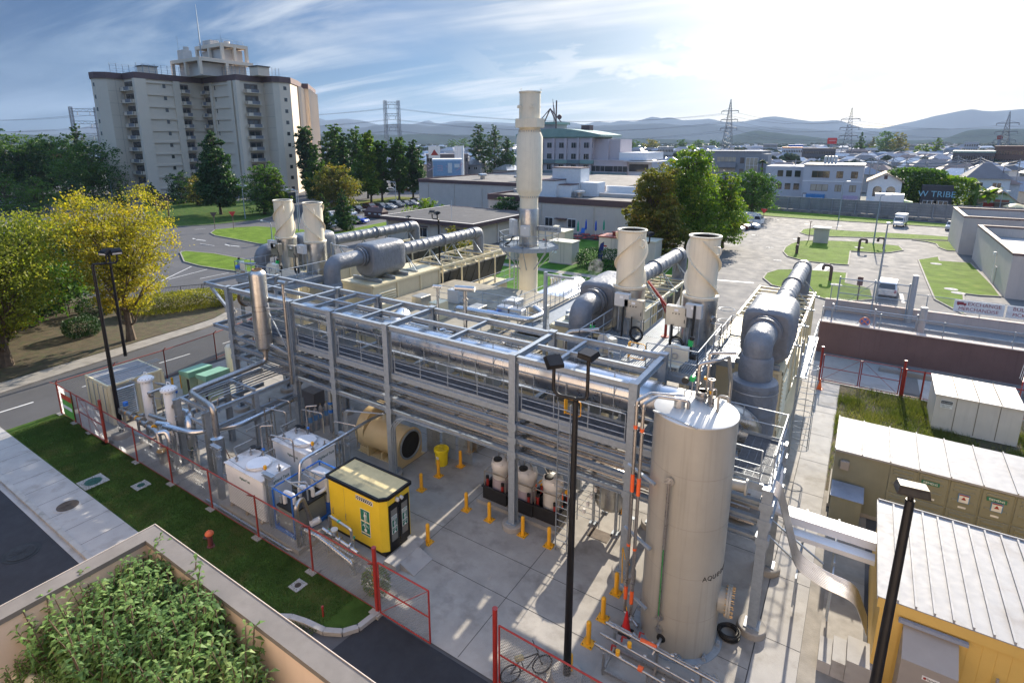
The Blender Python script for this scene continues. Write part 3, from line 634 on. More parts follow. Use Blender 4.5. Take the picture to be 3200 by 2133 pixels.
 # TOWER BLOCK
TW=thing('tower_block','ten storey pale concrete apartment block with brown parapet and rooftop frame','apartment block',None,(-180,100,0))
HT_=34.6;NF=10;FH=HT_/NF
plan=[(-194,78),(-191.4,78),(-189,80),(-189,84.5),(-181.8,84.5),(-181.8,104.6),(-163.4,104.6),(-163.4,113.6),(-158.6,113.6),(-157.6,115.2),(-157.6,119.2),(-164,127),(-170,133),(-168.5,134.5),(-185,151),(-200,140),(-210,120),(-206,84)]
b=MB();b.prism(plan,-.5,HT_);wpart(b,'wall',TWR,TW)
def inset(pl,d):
 n=len(pl);o=[]
 ar=sum(pl[i][0]*pl[(i+1)%n][1]-pl[(i+1)%n][0]*pl[i][1]for i in range(n));sg=1 if ar>0 else-1
 for i in range(n):
  a,p,c=Vector(pl[i-1]),Vector(pl[i]),Vector(pl[(i+1)%n]);e1=(p-a).normalized();e2=(c-p).normalized()
  n1=Vector((-e1.y,e1.x))*sg;n2=Vector((-e2.y,e2.x))*sg;m_=(n1+n2);m_=m_/max(.3,m_.dot(n1));o.append((p.x+m_.x*d,p.y+m_.y*d))
 return o
b=MB();b.prism(inset(plan,-.35),HT_,HT_+1.7);wpart(b,'parapet',BRN,TW)
b=MB();b.prism(inset(plan,.3),HT_+1.7,HT_+1.72);wpart(b,'roof',ASPL,TW)
b=MB()
for k in range(NF):
 z=k*FH
 b.box(-181.8,86.5,z+FH-1.05,-181.45,96.6,z+FH-.55);b.box(-181.8,99.8,z+FH-1.0,-181.5,104.6,z+FH-.5)
 b.box(-176.8,104.3,z+FH-1.0,-166.6,104.6,z+FH-.5)
wpart(b,'band',TWR,TW)
for(x0,y0,x1,y1)in((-182.5,83.9,-181.2,87.1),(-181.9,94.9,-181.2,96.9),(-167.1,103.9,-165.3,104.7),(-164.4,103.9,-162.8,105.3),(-177.4,104.0,-176.3,104.7)):b=MB();b.box(x0,y0,0,x1,y1,HT_-.05);wpart(b,'pilaster',TWR,TW)
jm=pm('wall_joint',(.40,.35,.29),.9)
b=MB()
for k in range(1,NF):b.box(-188.99,80,k*FH,-188.975,84.4,k*FH+.06);b.box(-163.3,113.58,k*FH,-158.7,113.57,k*FH+.06)
b.box(-188.99,82.2,0,-188.97,82.26,HT_)
wpart(b,'joint',jm,TW)
rec=pm('painted_shade_and_shutter',(.16,.13,.11),.9,0,.2,.6);scr=pm('balcony_screen',(.22,.22,.24),.6,.3,.2,3)  # flat dark panels, shade of set-back openings painted in; a shutter shares the brown
def balc(x0,y0,x1,y1,nx,ny,z):
 "one balcony on a wall segment; nx, ny is the outward normal"
 a=Vector((x0,y0,0));c=Vector((x1,y1,0));n_=Vector((nx,ny,0));e=(c-a)
 w_=1.35
 lo,hi=V(*[min(p[i]for p in(a,c))for i in range(3)]),V(*[max(p[i]for p in(a,c))for i in range(3)])
 bb=MB()
 def slab(u0,u1,d0,d1,z0,z1,mb,mi=0):
  p=a+e*u0+n_*d0;q=a+e*u1+n_*d1;mb.box(p.x,p.y,z+z0,q.x,q.y,z+z1,mi)
 o=MB();slab(0,1,0,w_,0,.18,o);slab(0,.34,w_-.12,w_,.18,1.05,o);slab(.86,1,w_-.12,w_,.18,1.05,o);slab(0,.03,0,w_,.18,1.05,o);slab(.97,1,0,w_,.18,1.05,o)
 bo=wpart(o,'balcony',TWR,TW)
 s_=MB();slab(.34,.86,w_-.09,w_-.03,.2,1.15,s_)
 wpart(s_,'screen',scr,bo)
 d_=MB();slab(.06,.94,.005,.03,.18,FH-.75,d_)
 wpart(d_,'painted_recess_shade',rec,bo)
 g_=MB();slab(.14,.44,.03,.05,.25,FH-1.2,g_);slab(.52,.8,.03,.05,1.1,FH-1.2,g_)
 wpart(g_,'window',GLS,bo)
for k in range(NF):
 z=k*FH
 balc(-188.9,84.5,-182.6,84.5,0,-1,z)if k else None
 balc(-181.8,96.9,-181.8,99.9,1,0,z)
 balc(-181.6,104.6,-178.2,104.6,0,-1,z)
 balc(-163.4,106.6,-163.4,111.8,1,0,z)
for k in range(NF):
 z=k*FH
 for(x,y,nx,ny,ww,hh)in((-192.6,78,0,-1,.8,1.1),(-181.8,92.4,1,0,.9,1.1),(-175.3,104.6,0,-1,.5,1.2),(-157.6,117.2,1,0,1.1,1.1),(-165.0,104.6,0,-1,1.3,1.5)):
  b=MB();d_=.03
  if nx:b.box(x,y-ww/2,z+1.2,x+d_,y+ww/2,z+1.2+hh)
  else:b.box(x-ww/2,y-d_,z+1.2,x+ww/2,y,z+1.2+hh)
  wn_=wpart(b,'window',GLS,TW)
b=MB();z0,z1,z2=HT_+1.7,41.2,46.4
def cage(x0,y0,x1,y1,za,zb,w_=.9,mid=True):
 xs=[x0,(x0+x1)/2,x1];ys=[y0,(y0+y1)/2,y1]
 for x in xs:
  for y in ys:
   if x in(x0,x1)or y in(y0,y1):b.box(x-w_/2,y-w_/2,za,x+w_/2,y+w_/2,zb-1)
 for y in(y0,y1):b.box(x0-w_/2,y-w_/2-.02,zb-1,x1+w_/2,y+w_/2+.02,zb)
 for x in(x0,x1):b.box(x-w_/2-.02,y0+w_/2+.03,zb-1,x+w_/2+.02,y1-w_/2-.03,zb)
cage(-187,98.6,-171.6,115.6,z0,z1);cage(-187,107,-173,115.2,z1,z2,.85)
wpart(b,'rooftop_frame',TWR,TW)
b=MB();b.box(-185.8,100,z0,-173,114.6,z1-1.2);b.box(-186,108,z1+.19,-174.2,114.5,z2-1.5);b.box(-186.5,99,z1-.01,-172,115,z1+.18);b.box(-186.5,107.5,z2-.02,-173.5,114.7,z2+.15)
b.box(-186.4,100.2,z1+.2,-183.2,103,z1+3.2);b.cyl((-184.4,102,z1+3.2),(-184.4,102,z1+4.3),.8,n=16);b.box(-186,108.6,z2+.15,-181.5,111.5,z2+1.9);b.cyl((-178,112,z2),(-178,112,z2+1.5),.9,n=12)
wpart(b,'rooftop_core',WHT2,TW)
for(x,y)in((-189.5,92),(-175.5,107.9),(-162.2,112)):
 b=MB();b.box(x-2,y-2,HT_+1.7,x+2,y+2,HT_+4.3);sh_=wpart(b,'stair_head',TWR,TW);b=MB();b.box(x-2.3,y-2.3,HT_+4.31,x+2.3,y+2.3,HT_+4.6);wpart(b,'cap',pm('roof_cap',(.08,.08,.08),.8),sh_)
b=MB()
for(p,q)in(((-190.5,82),(-190.5,89)),((-183.4,86),(-183.4,105.5)),((-183,106.2),(-166,106.2)),((-165,107),(-165,114)),((-161,115.5),(-161,118))):
 p=V(*p,HT_+1.7);q=V(*q,HT_+1.7);n_=max(2,int((q-p).length/1.7))
 for i in range(n_+1):
  o_=p+(q-p)*i/n_;b.cyl(o_,o_+V(0,0,2.3),.07,n=5);b.cyl(o_+V(0,0,2.3),o_+V(.5,-.3,2.8),.06,n=5)
 for h in(.7,1.4,2.2,2.7):b.cyl(p+V(0,0,h),q+V(0,0,h),.03,n=4)
wpart(b,'roof_fence',GALV,TW)
b=MB();b.tube([(-182.4,105.6,z1),(-182.4,105.6,z1+9),(-182.4,105.6,z1+17)],.16,n=6,rr=[.2,.15,.04]);wpart(b,'mast',GALV,TW)
b=MB()
b.cyl((-178,110,z2),(-178,110,z2+3.4),.05,n=5);b.cyl((-187,101,z1),(-187,101,z1+7.5),.05,n=5)
wpart(b,'aerial',GALV,TW)
b=MB();rail(b,[(-186.5,107.5,z2+.1),(-173.5,107.5,z2+.1),(-173.5,114.7,z2+.1)],1.1,2,.05);wpart(b,'roof_rail',GALV,TW)
b=MB()
for(x0,y0,x1,y1)in((-164,127,-170,133),(-168.5,134.5,-185,151)):
 a=Vector((x0,y0,0));c=Vector((x1,y1,0));n_=Vector((.7,.7,0))
 for u in(0.02,.3,.62,.97):p=a+(c-a)*u+n_*.3;b.cbox((p.x,p.y,HT_/2),(1.1,1.1,HT_-.1))
 for k in range(1,NF):b.beam(a+n_*.1+V(0,0,k*FH),c+n_*.1+V(0,0,k*FH),.5,.5)
wpart(b,'wing_rib',TWR,TW)
b=MB();b.box(-182,82.0,0,-154,83.0,2.4);
t=thing('retaining_wall','dark mossy retaining wall at the foot of the tower block','wall',None,(-150,98,0));dk=pm('dark_mossy_wall',(.06,.06,.055),.9,0,.3,.8)
b=MB();b.box(-150,97.3,0,-131,98,3.0);b.box(-131.6,90,0,-131,97.3,3.0);wpart(b,'wall_panel',dk,t)
b=MB();b.box(-150.1,97.2,3,-130.9,98.1,3.15);wpart(b,'coping',CONC3,t)
t=thing('foot_wall','low dark wall along the foot of the tower block facing the lawn','wall',None,(-168,84,0))
b=MB();b.box(-181,82.6,0,-165,83.2,1.6);b.box(-165.6,83.2,0,-165,97,1.6);wpart(b,'wall_panel',dk,t)
g=Z1(1145,1525);t=thing('gate_sign','brown wooden gateway-shaped sign with hanging board on the tower lawn','sign',None,(g.x,g.y,0),R(40));wd=pm('brown_timber',(.10,.055,.035),.8)
b=MB();b.box(-1.3,-.12,0,-1.08,.12,4.6);b.box(1.08,-.12,0,1.3,.12,4.6);part(b,'post',wd,t)
b=MB();b.box(-1.9,-.18,4.6,1.9,.18,4.85);b.box(-1.5,-.1,3.9,1.5,.1,4.1);part(b,'crossbar',wd,t)
b=MB();b.box(-.8,-.05,1.9,.8,.05,3.6);part(b,'board',wd,t)
b=MB();b.box(-.5,-.07,2.2,.5,-.052,2.5);b.box(-.5,-.07,2.8,.5,-.052,3.1);part(b,'lettering_strip',pm('pale_red_board',(.3,.12,.08),.7),t)
# STORE AND SMALL BUILDING
def vent(x,y,z,par=None):
 b=MB();b.lathe([(.62,0),(.62,.55),(.5,.6),(.5,.8)],(x,y,z),20);b.lathe([(1.15,.8),(1.2,.95),(1.1,1.25),(.6,1.38),(.01,1.4)],(x,y,z),20);return b
S=thing('store_building','long pale plastered store with dark brown roof edge beyond the plant','building',None,(-60,100,0))
b=MB();b.box(-93,105.6,0,-42,150,7.2);b.box(-62.5,91.4,0,-30.5,105.6,5.2);b.box(-62.4,100.6,5.2,-30.6,105.55,6.6)
wpart(b,'wall',WHT2,S)
b=MB()
for(x0,y0,x1,y1,z0_,z1_)in((-93.15,105.45,-42,105.75,6.7,7.5),(-93.15,105.75,-92.85,150,6.7,7.5),(-62.65,91.25,-30.4,91.55,5.2,6.3),(-62.65,91.55,-62.35,105.4,5.2,6.3),(-30.7,91.55,-30.4,105.4,5.2,6.3)):b.box(x0,y0,z0_,x1,y1,z1_)
wpart(b,'roof_edge',BRN,S)
RF=pm('weathered_flat_roof',(.13,.12,.11),.85,0,.3,.3,stain=(.4,.5,(.25,.23,.2)))
b=MB();b.box(-92.8,105.8,7.2,-42,149.8,7.24);b.box(-62.3,91.6,5.2,-30.8,100.6,5.95);wpart(b,'roof',RF,S)
b=MB();b.box(-56,95,5.9,-49.6,99.4,9.0);b.box(-52.6,99.4,5.9,-46.5,103.4,11.2);b.box(-49.58,96,5.9,-46.8,99.38,8.2);b.box(-46.4,99.5,6,-43,103.2,8.6);b.box(-43,103.6,5.9,-30.8,104.4,7.8)
wpart(b,'roof_house',WHT,S)
b=MB();b.box(-56.1,94.9,9.0,-49.5,99.5,9.16);b.box(-52.7,99.3,11.2,-46.4,103.5,11.34);b.box(-49.4,95.9,8.2,-46.7,99.3,8.35);wpart(b,'roof_house_trim',BRN,S)
b=MB()
for x in range(-90,-42,8):b.cyl((x,105.5,0),(x,105.5,6.7),.12,n=8)
for x in(-50.6,-40):b.cyl((x,91.3,0),(x,91.3,5.2),.1,n=8)
wpart(b,'downpipe',WHT2,S)
b=MB();b.box(-46.9,91.36,0,-45.7,91.4,2.25);wpart(b,'door',pm('pale_door',(.5,.48,.45),.6),S)
for x in(-48.9,-44.2):
 b=MB();b.box(x-.85,91.36,.95,x+.85,91.4,2.6);f_=wpart(b,'window',WHT,S)
 b=MB();b.box(x-.75,91.33,1.05,x-.04,91.36,2.5);b.box(x+.04,91.33,1.05,x+.75,91.36,2.5);wpart(b,'pane',GLS,f_)
b=MB();b.box(-47.4,90.6,2.45,-45.2,91.38,2.6);wpart(b,'awning',BRN,S)
vl=['left roof ventilator on the store','middle roof ventilator on the store beside the chimney','right roof ventilator just behind the chimney top pipe','roof ventilator on the lower store roof right of the roof house']
for i,(x,y,z)in enumerate(((-81,116,7.24),(-69,113.5,7.24),(-58.5,112,7.24),(-45.5,97,5.95))):
 vent(x,y,z).build('roof_ventilator',ALU,label='round metal '+vl[i],cat='roof vent',group='ventilators on the store roof')
S2=thing('low_building','low cream building with a dark flat roof behind the insulated ducts','building',None,(-59,76,0))
b=MB();b.box(-68.3,68.9,0,-50.2,86,3.7);wpart(b,'wall',pm('cream_render',(.60,.52,.42),.85,0,.05,.8,streak=.15),S2)
b=MB();b.box(-68.9,68.1,3.4,-49.4,68.4,4.0);b.box(-68.9,68.4,3.4,-68.6,87,4.0);b.box(-49.7,68.4,3.4,-49.4,87,4.0);b.box(-68.6,86.7,3.4,-49.7,87,4.0);wpart(b,'roof_edge',BRN,S2)
b=MB();b.box(-68.95,68.05,4.0,-49.35,68.45,4.06);b.box(-68.95,68.45,4.0,-68.55,87.05,4.06);b.box(-49.75,68.45,4.0,-49.35,87.05,4.06);wpart(b,'roof_kerb',WHT2,S2)
b=MB();b.box(-68.6,68.4,3.7,-49.7,86.7,3.95);wpart(b,'roof',pm('dark_felt_roof',(.045,.045,.05),.8,0,.3,.5,stain=(.6,.55,(.09,.09,.09))),S2)
b=MB()
for x in(-68,-62,-56.5,-51):b.box(x-.15,68.7,0,x+.25,68.9,3.4)
for y in(71,76,81):b.box(-50.2,y-.2,0,-50.0,y+.2,3.4)
wpart(b,'pilaster',WHT2,S2)
for x in(-60.2,-53.6):
 b=MB();b.box(x-1,68.84,1,x+1,68.9,2.6);f_=wpart(b,'window',WHT,S2)
 b=MB();b.box(x-.9,68.81,1.1,x-.04,68.84,2.5);b.box(x+.04,68.81,1.1,x+.9,68.84,2.5);wpart(b,'pane',GLS,f_)
 b=MB();b.box(x-1.2,68.2,2.75,x+1.2,68.9,2.85);wpart(b,'awning',BRN,S2)
b=MB();b.box(-62.2,68.8,2.6,-58.6,68.88,3.3);wpart(b,'name_board',WHT2,S2)
b=MB();b.cyl((-55,70,3.95),(-55,70,7.2),.03,n=5);wpart(b,'aerial',WHT,S2)
# WAREHOUSES, RIGHT
Wh=thing('near_warehouse','near flat-roofed pale warehouse with brown parapet top at the right edge','warehouse',None,(20,90,0))
PLK=pm('pale_pink_panel',(.56,.50,.45),.75,0,.05,.8,streak=.18)
def whouse(root,x0,y0,x1,y1,h):
 b=MB();b.box(x0,y0,0,x0+.35,y1,h);b.box(x0+.35,y0,0,x1,y0+.35,h);b.box(x0+.35,y1-.35,0,x1,y1,h);wpart(b,'wall',PLK,root)
 b=MB();b.box(x0-.06,y0-.06,h,x0+.42,y1+.06,h+.22);b.box(x0+.42,y0-.06,h,x1,y0+.42,h+.22);b.box(x0+.42,y1-.42,h,x1,y1+.06,h+.22);wpart(b,'coping',BRN,root)
 b=MB();b.box(x0+.36,y0+.36,0,x1,y1-.36,h-1.2);wpart(b,'roof',WROOF,root)
whouse(Wh,13.3,76.5,60,101,4.6)
b=MB();b.box(13.22,83.0,0,13.3,84.0,2.1);wpart(b,'door',WHT2,Wh)
b=MB();b.box(13.24,84.6,3.3,13.0,84.9,3.6);b.cyl((13.2,84.5,0),(13.2,84.5,3.3),.04,n=6);wpart(b,'wall_lamp',WHT,Wh)
Wh2=thing('far_warehouse','further flat-roofed warehouse with brown parapet behind the near one','warehouse',None,(20,108,0))
whouse(Wh2,12.0,104,60,118,5.4)
for i in range(3):
 t=thing('rooftop_unit',['largest','middle','lowest'][i]+' grey air unit seen behind the near warehouse parapet','air unit',None,(19+i*3.2,93-i*4.5,3.4))
 b=MB();b.box(0,0,0,7,3,1.5);part(b,'casing',BOXG,t);b=MB();b.box(-.3,-.3,1.5,7.3,3.3,1.62);part(b,'lid',WHT,t)
 # CONCRETE WALL ALONG THE STREET
CW=thing('boundary_wall','long panelled grey concrete wall between the base road and the street','wall',None,(0,148,0))
a=V(-27,150.4,0);c=V(64,141.5,0);n_=40;b=MB();pb=MB();fb=MB();d=(c-a)/n_;pn=pm('grey_precast_panel',(.25,.25,.26),.9,0,.12,.6,streak=.4)
for i in range(n_):
 p=a+d*i;q=a+d*(i+1)
 for k in range(5):b.beam(p+V(0,0,.95+k*.56),q+V(0,0,.95+k*.56),.12,.54)
 pb=MB();pb.beam(p+V(0,-.12,0),p+V(0,-.12,3.5),.26,.3)
 if i%2:pb.beam(p+V(0,-1.1,.2),p+V(0,-.2,3.1),.18,.18)
 po_=wpart(pb,'post',pn,CW);fb=MB();fb.cbox((p.x,p.y-.9,.25),(1.2,.8,.5));wpart(fb,'footing',CONC3,po_)
wpart(b,'panel',pn,CW)
b=MB();b.beam(a+V(0,.05,.3),c+V(0,.05,.3),.5,.6);wpart(b,'plinth',CONC3,CW)
# PIPE RACK
CX=[-30.6,-24.9,-21.7,-17.85,-10.9,-5.95,-1.45];YF,YB=17.65,20.95
RK=thing('pipe_rack','long galvanised steel pipe rack with a grating walkway crossing the plant','pipe rack',None,(-16,19.3,0))
for i,x in enumerate(CX):
 for y in(YF,YB):
  zt=7.9 if i<6 else 5.4
  b=MB();b.ibeam((x,y,.3),(x,y,zt),.30,.30,up=(0,1,0),t=.024)
  b.box(x-.24,y-.24,.26,x+.24,y+.24,.3);b.box(x-.17,y-.17,zt,x+.17,y+.17,zt+.015)
  for z in(3.55,4.2,4.8):b.box(x-.2,y-.17,z-.14,x+.2,y+.17,z+.14)
  cl=wpart(b,'column',GALV,RK)
  b=MB();b.lathe([(.46,0),(.46,.24),(.43,.27)],(x,y,0),28);wpart(b,'pedestal',CONC,cl)
def beams(zs,ys,xs,w_,h_,name='beam',top=None):
 for z in zs:
  for y in ys:
   b=MB()
   for a,c in zip(xs,xs[1:]):b.ibeam((a+.17,y,z),(c-.17,y,z),w_,h_,t=.02)
   wpart(b,name,GALV,RK)
beams((7.72,),(YF,YB),CX[:6],.2,.26);beams((7.72,),(19.3,),CX[:6],.14,.2)
beams((3.55,4.2,4.8),(YF,YB),CX,.18,.19)
b=MB()
for a,c in zip(CX,CX[1:]):b.beam((a+.16,YF+.06,5.33),(c-.16,YF+.06,5.33),.09,.26);b.beam((a+.1,18.98,5.33),(c-.1,18.98,5.33),.09,.2)
wpart(b,'stringer',GALV,RK)
for i,x in enumerate(CX):
 b=MB()
 for z in((7.72,5.2,4.55,3.9,3.3)if i<6 else(5.2,4.55,3.9,3.3)):b.ibeam((x,YF+.17,z),(x,YB-.17,z),.2,.24,t=.02)
 if 0<i<6:
  b.beam((x,YF+.2,3.0),(x,YF+1.0,3.8),.09,.09)
 wpart(b,'cross_beam',GALV,RK)
b=MB()
for a,c in zip(CX,CX[1:]):
 n_=max(2,round((c-a)/1.7))
 for k in range(1,n_):
  x=a+(c-a)*k/n_
  for z in(4.62,3.98,3.4):b.beam((x,YF+.1,z),(x,YB-.1,z),.1,.12)
  if c<-5.5 and k==n_//2:b.ibeam((x,YF+.1,7.72),(x,YB-.1,7.72),.14,.18)
wpart(b,'joist',GALV,RK,kind='stuff')
b=MB();grating(b,-30.5,17.82,-1.5,18.94,5.46,'x',.05,.01,.035,.25);wpart(b,'walkway',GALV2,RK)
for a,c in zip(CX,CX[1:]):
 b=MB();rail(b,[(a+.3,YF+.12,5.46),(c-.3,YF+.12,5.46)],1.1,1.5,.022,True,.12)
 b.cyl((a+.3,YF+.12,5.46+.3),(c-.3,YF+.12,5.46+.3),.016,n=6);wpart(b,'handrail',GALV,RK)
b=MB();rail(b,[(-30.3,18.96,5.46),(-6.2,18.96,5.46)],1.1,1.5,.022,True,.12);wpart(b,'handrail',GALV,RK)
b=MB();rail(b,[(-1.38,17.7,5.46),(-1.38,20.9,5.46)],1.1,1.1,.022,True,.12);wpart(b,'handrail',GALV,RK)
b=MB();rail(b,[(-5.7,20.85,5.46),(-1.4,20.85,5.46)],1.1,1.5,.022,True,.12);wpart(b,'handrail',GALV,RK)
b=MB();grating(b,-2.6,19.0,-1.5,20.9,5.46,'x',.05,.01,.035,.25);wpart(b,'walkway',GALV2,RK)
b=MB()
for z,l_ in((7.75,3.3),(5.2,2.6)):
 b.ibeam((-30.75,YF,z),(-30.6-l_*.72,YF+.0,z),.16,.2);b.ibeam((-30.6-l_*.72,YF-.1,z),(-30.6-l_*.72,YB+.4,z),.16,.2);b.ibeam((-30.6-l_*.72,YB,z),(-30.75,YB,z),.16,.2)
b.beam((-30.8,YF,6.5),(-32.4,YF,7.6),.12,.16)
wpart(b,'end_bracket',GALV,RK)
b=MB()
for y,z in((12.6,0),(15.2,0)):
 for x in(-27.6,-25.0):b.ibeam((x,y,0),(x,y,3.6),.26,.26,up=(1,0,0))
for x in(-27.6,-25.0):
 for z in(2.6,3.5):b.ibeam((x,12.4,z),(x,17.4,z),.16,.2)
for y in(12.6,15.2):
 for z in(2.6,3.5):b.ibeam((-27.5,y+.12,z+.12),(-25.1,y+.12,z+.12),.14,.16)
wpart(b,'branch_frame',GALV,RK)
def ladder(root,x,y,z0,z1,nx,ny,w_=.46):
 b=MB();t_=Vector((-ny,nx,0))
 for s_ in(-1,1):
  p=Vector((x,y,0))+t_*w_/2*s_;b.beam((p.x,p.y,z0),(p.x,p.y,z1),.02,.07,up=(nx,ny,0))
 k=int((z1-z0)/.3)
 for i in range(k):z=z0+.2+i*.3;p=Vector((x,y,z));b.cyl(p-t_*w_/2,p+t_*w_/2,.016,n=6)
 return b
wpart(ladder(RK,-8.5,17.42,.05,6.5,0,-1,.5),'ladder',GALV,RK)
wpart(ladder(RK,-7.75,20.3,5.46,7.9,0,-1,.5),'ladder',GALV,RK)
def ygate(root,x,y,z,w_=.62,h=.62,px=1):
 b=MB();b.beam((x,y,z+.04),(x,y,z+h),.26,.03,up=(1,0,0));
 pts=bend([(x,y,z+.02),(x+w_*px,y,z+.02),(x+w_*px,y,z+h),(x,y,z+h)],.1,4);b.tube(pts,.018,n=6)
 return b
wpart(ygate(RK,-8.6,17.72,5.95),'safety_gate',YEL,RK)
def pipes(name,label,z,ys,r_,x0,x1,mat,group):
 for y,r0 in zip(ys,r_):
  b=MB();pts=[(x0+rnd.uniform(0,1.5),y,z+r0),(x1-rnd.uniform(0,1.5),y,z+r0)]
  b.tube(pts,r0,n=8);x=x0+1
  while x<x1-1:b.cyl((x,y,z+r0),(x+.06,y,z+r0),r0*1.25,n=8);x+=rnd.uniform(2.4,3.6)
  b.build(name,mat,label=label%(ORD[len(PIP)%14]),cat='pipe',group=group,loc=(-16,y,z));PIP.append(1)
PIP=[];ORD=['first','second','third','fourth','fifth','sixth','seventh','eighth','ninth','tenth','eleventh','twelfth','thirteenth','fourteenth']
pipes('rack_pipe','%s steel pipe from the front on the lowest shelf of the pipe rack',3.46,(17.95,18.15,18.36,18.6,18.8,19.05,19.3,19.6),(.045,.03,.06,.03,.025,.05,.03,.07),-30,-1.6,STL,'steel pipes on the lowest rack shelf');PIP=[]
pipes('rack_pipe','%s steel pipe from the front on the middle shelf of the pipe rack',4.05,(18.0,18.25,18.5,19.0,19.3),(.03,.05,.03,.06,.04),-30,-1.6,STL,'steel pipes on the middle rack shelf');PIP=[]
pipes('rack_pipe','%s steel pipe from the front on the upper shelf of the pipe rack',4.70,(17.9,18.1,20.3),(.03,.04,.06),-30,-1.6,STL,'steel pipes on the upper rack shelf');PIP=[]
TRAYM=pm('pale_tray_cover',(.62,.60,.56),.45,.35,.08,2,stain=(1.5,.6,(.4,.36,.3)))
for(x0,x1,y0,y1,z,lb)in((-29.5,-18.2,19.5,20.15,4.06,'covered cable tray on the middle rack shelf, west half'),(-17.5,-6.2,19.5,20.15,4.06,'covered cable tray on the middle rack shelf, east half'),(-17.4,-6.3,18.55,19.25,4.70,'covered cable tray on the upper rack shelf behind the walkway, east half'),(-29.8,-18.5,18.55,19.25,4.70,'covered cable tray on the upper rack shelf, west half'),(-5.7,-1.7,18.4,19.4,4.06,'short covered cable tray at the east end of the rack')):
 b=MB();b.box(x0,y0,z,x1,y1,z+.1)
 x=x0
 while x<x1:b.box(x,y0-.01,z+.1,min(x1,x+.98),y1+.01,z+.108);x+=1.0
 b.build('cable_tray',TRAYM,label=lb,cat='cable tray',loc=(x0,y0,z))
def banded(b,a,c,r,step=1.15,n=28,t=.012,off=.3,mi=0):
 a,c=Vector(a),Vector(c);b.cyl(a,c,r,n=n,mi=mi);d=(c-a).normalized();l_=(c-a).length;x=off
 while x<l_:b.cyl(a+d*x,a+d*(x+.03),r+t,n=n,mi=mi);b.cyl(a+d*(x+.09),a+d*(x+.12),r+t*.8,n=n,mi=mi);x+=step
BP=thing('exhaust_main','big polished metal exhaust main lying along the top of the pipe rack','duct',None,(-18,19.9,6.4))
b=MB();banded(b,(-32.6,20.05,6.4),(-20.6,20.05,6.45),.56);wpart(b,'west_run',POL,BP)
b=MB();banded(b,(-19.0,19.72,6.42),(-5.6,19.72,6.44),.72,1.25);wpart(b,'east_run',POL,BP)
b=MB();b.tube([(-20.62,20.05,6.45),(-20.2,20.0,6.45),(-19.5,19.78,6.45),(-18.98,19.72,6.45)],.6,n=28,rr=[.575,.64,.74,.735],cap=False)
b.tube([(-20.0,20.1,6.45),(-20.3,20.9,6.6),(-20.6,21.7,6.7)],.5,n=24,rr=[.5,.52,.52]);wpart(b,'reducer',POL,BP)
b=MB();b.cyl((-32.72,20.05,6.4),(-32.6,20.05,6.4),.64,n=28);wpart(b,'end_flange',pm('rusty_flange',(.25,.17,.10),.5,.6,.3,4),BP)
b=MB();b.tube(bend([(-5.6,19.72,6.5),(-4.0,19.72,6.5),(-3.1,21.4,5.6),(-3.0,23.2,4.5)],.9,6),.6,n=24);wpart(b,'end_elbow',POL,BP)
for x in(-29,-26.4,-23.2,-16.2,-13.4,-8.3,-7.0):b=MB();b.box(x-.05,19.2,4.9,x+.05,20.5,5.72);wpart(b,'saddle',GALV,BP)
b=MB()
for x in(-28.0,-22.4,-19.4,-14.5,-12.8,-9.6,-7.2):
 for dy in(-.75,.75):b.cyl((x,19.75+dy,5.0),(x,19.75+dy,7.62),.02,n=5)
wpart(b,'hanger_rod',GALV,BP)
SI=thing('steam_silencer','tall cylindrical silver silencer standing at the west end of the rack','silencer',None,(-26.75,17.15,5))
b=MB();b.lathe([(.12,4.95),(.30,5.02),(.42,5.12),(.44,5.3),(.44,9.15),(.42,9.3),(.3,9.42),(.26,9.42)],(-26.75,17.15,0),32);wpart(b,'body',ALU,SI)
b=MB()
for z in(5.9,7.2,7.45):b.lathe([(.452,z),(.452,z+.06)],(-26.75,17.15,0),32)
wpart(b,'band',STL,SI)
b=MB();b.lathe([(.27,9.4),(.27,9.5),(.22,9.5),(.2,9.42)],(-26.75,17.15,0),24);wpart(b,'mouth',pm('rusty_flange',(.25,.17,.10),.5,.6,.3,4),SI)
b=MB();b.beam((-26.35,17.25,7.3),(-25.1,17.5,7.5),.1,.1);b.beam((-26.3,17.2,5.3),(-25.1,17.5,4.9),.1,.1);b.beam((-26.2,17.25,7.1),(-25.0,17.45,5.0),.06,.06);wpart(b,'bracket',GALV,SI)
Z2a=zm(400,1150,4.48)
pa=Vector((-26.75,17.15,5.0));pb=Vector((-26.75,17.15,4.25));pc=Z2a(870,320,x=-26.75);pc=Vector((-26.9,13.9,3.9));pd=Vector((-25.6,13.75,3.75));pe=Vector((-25.55,13.7,2.4))
pc=Z2a(860,330,4.0);pd=Z2a(1190,545,4.0);pe=Vector((pd.x,pd.y,2.5))
b=MB();b.tube(bend([pa,pb,pc,pd,pe],.38,6),.145,n=16)
for p in(pa+V(0,0,-.06),pc+(pb-pc)*.08):b.cyl(p,p+V(0,0,-.06),.24,n=16)
b.build('bleed_pipe',STL,label='thick steel pipe running from the silencer foot to the scrubber barrel',cat='pipe',loc=pb)
b=MB();b.lathe([(.30,1.1),(.31,2.45),(.16,2.52)],(pe.x,pe.y,0),28);b.lathe([(.25,.5),(.3,1.08)],(pe.x,pe.y,0),28);b.box(pe.x-.3,pe.y-.3,.02,pe.x+.3,pe.y+.3,.5)
b.build('scrubber_barrel',POL,label='polished upright barrel below the thick bleed pipe',cat='vessel',loc=(pe.x,pe.y,0))
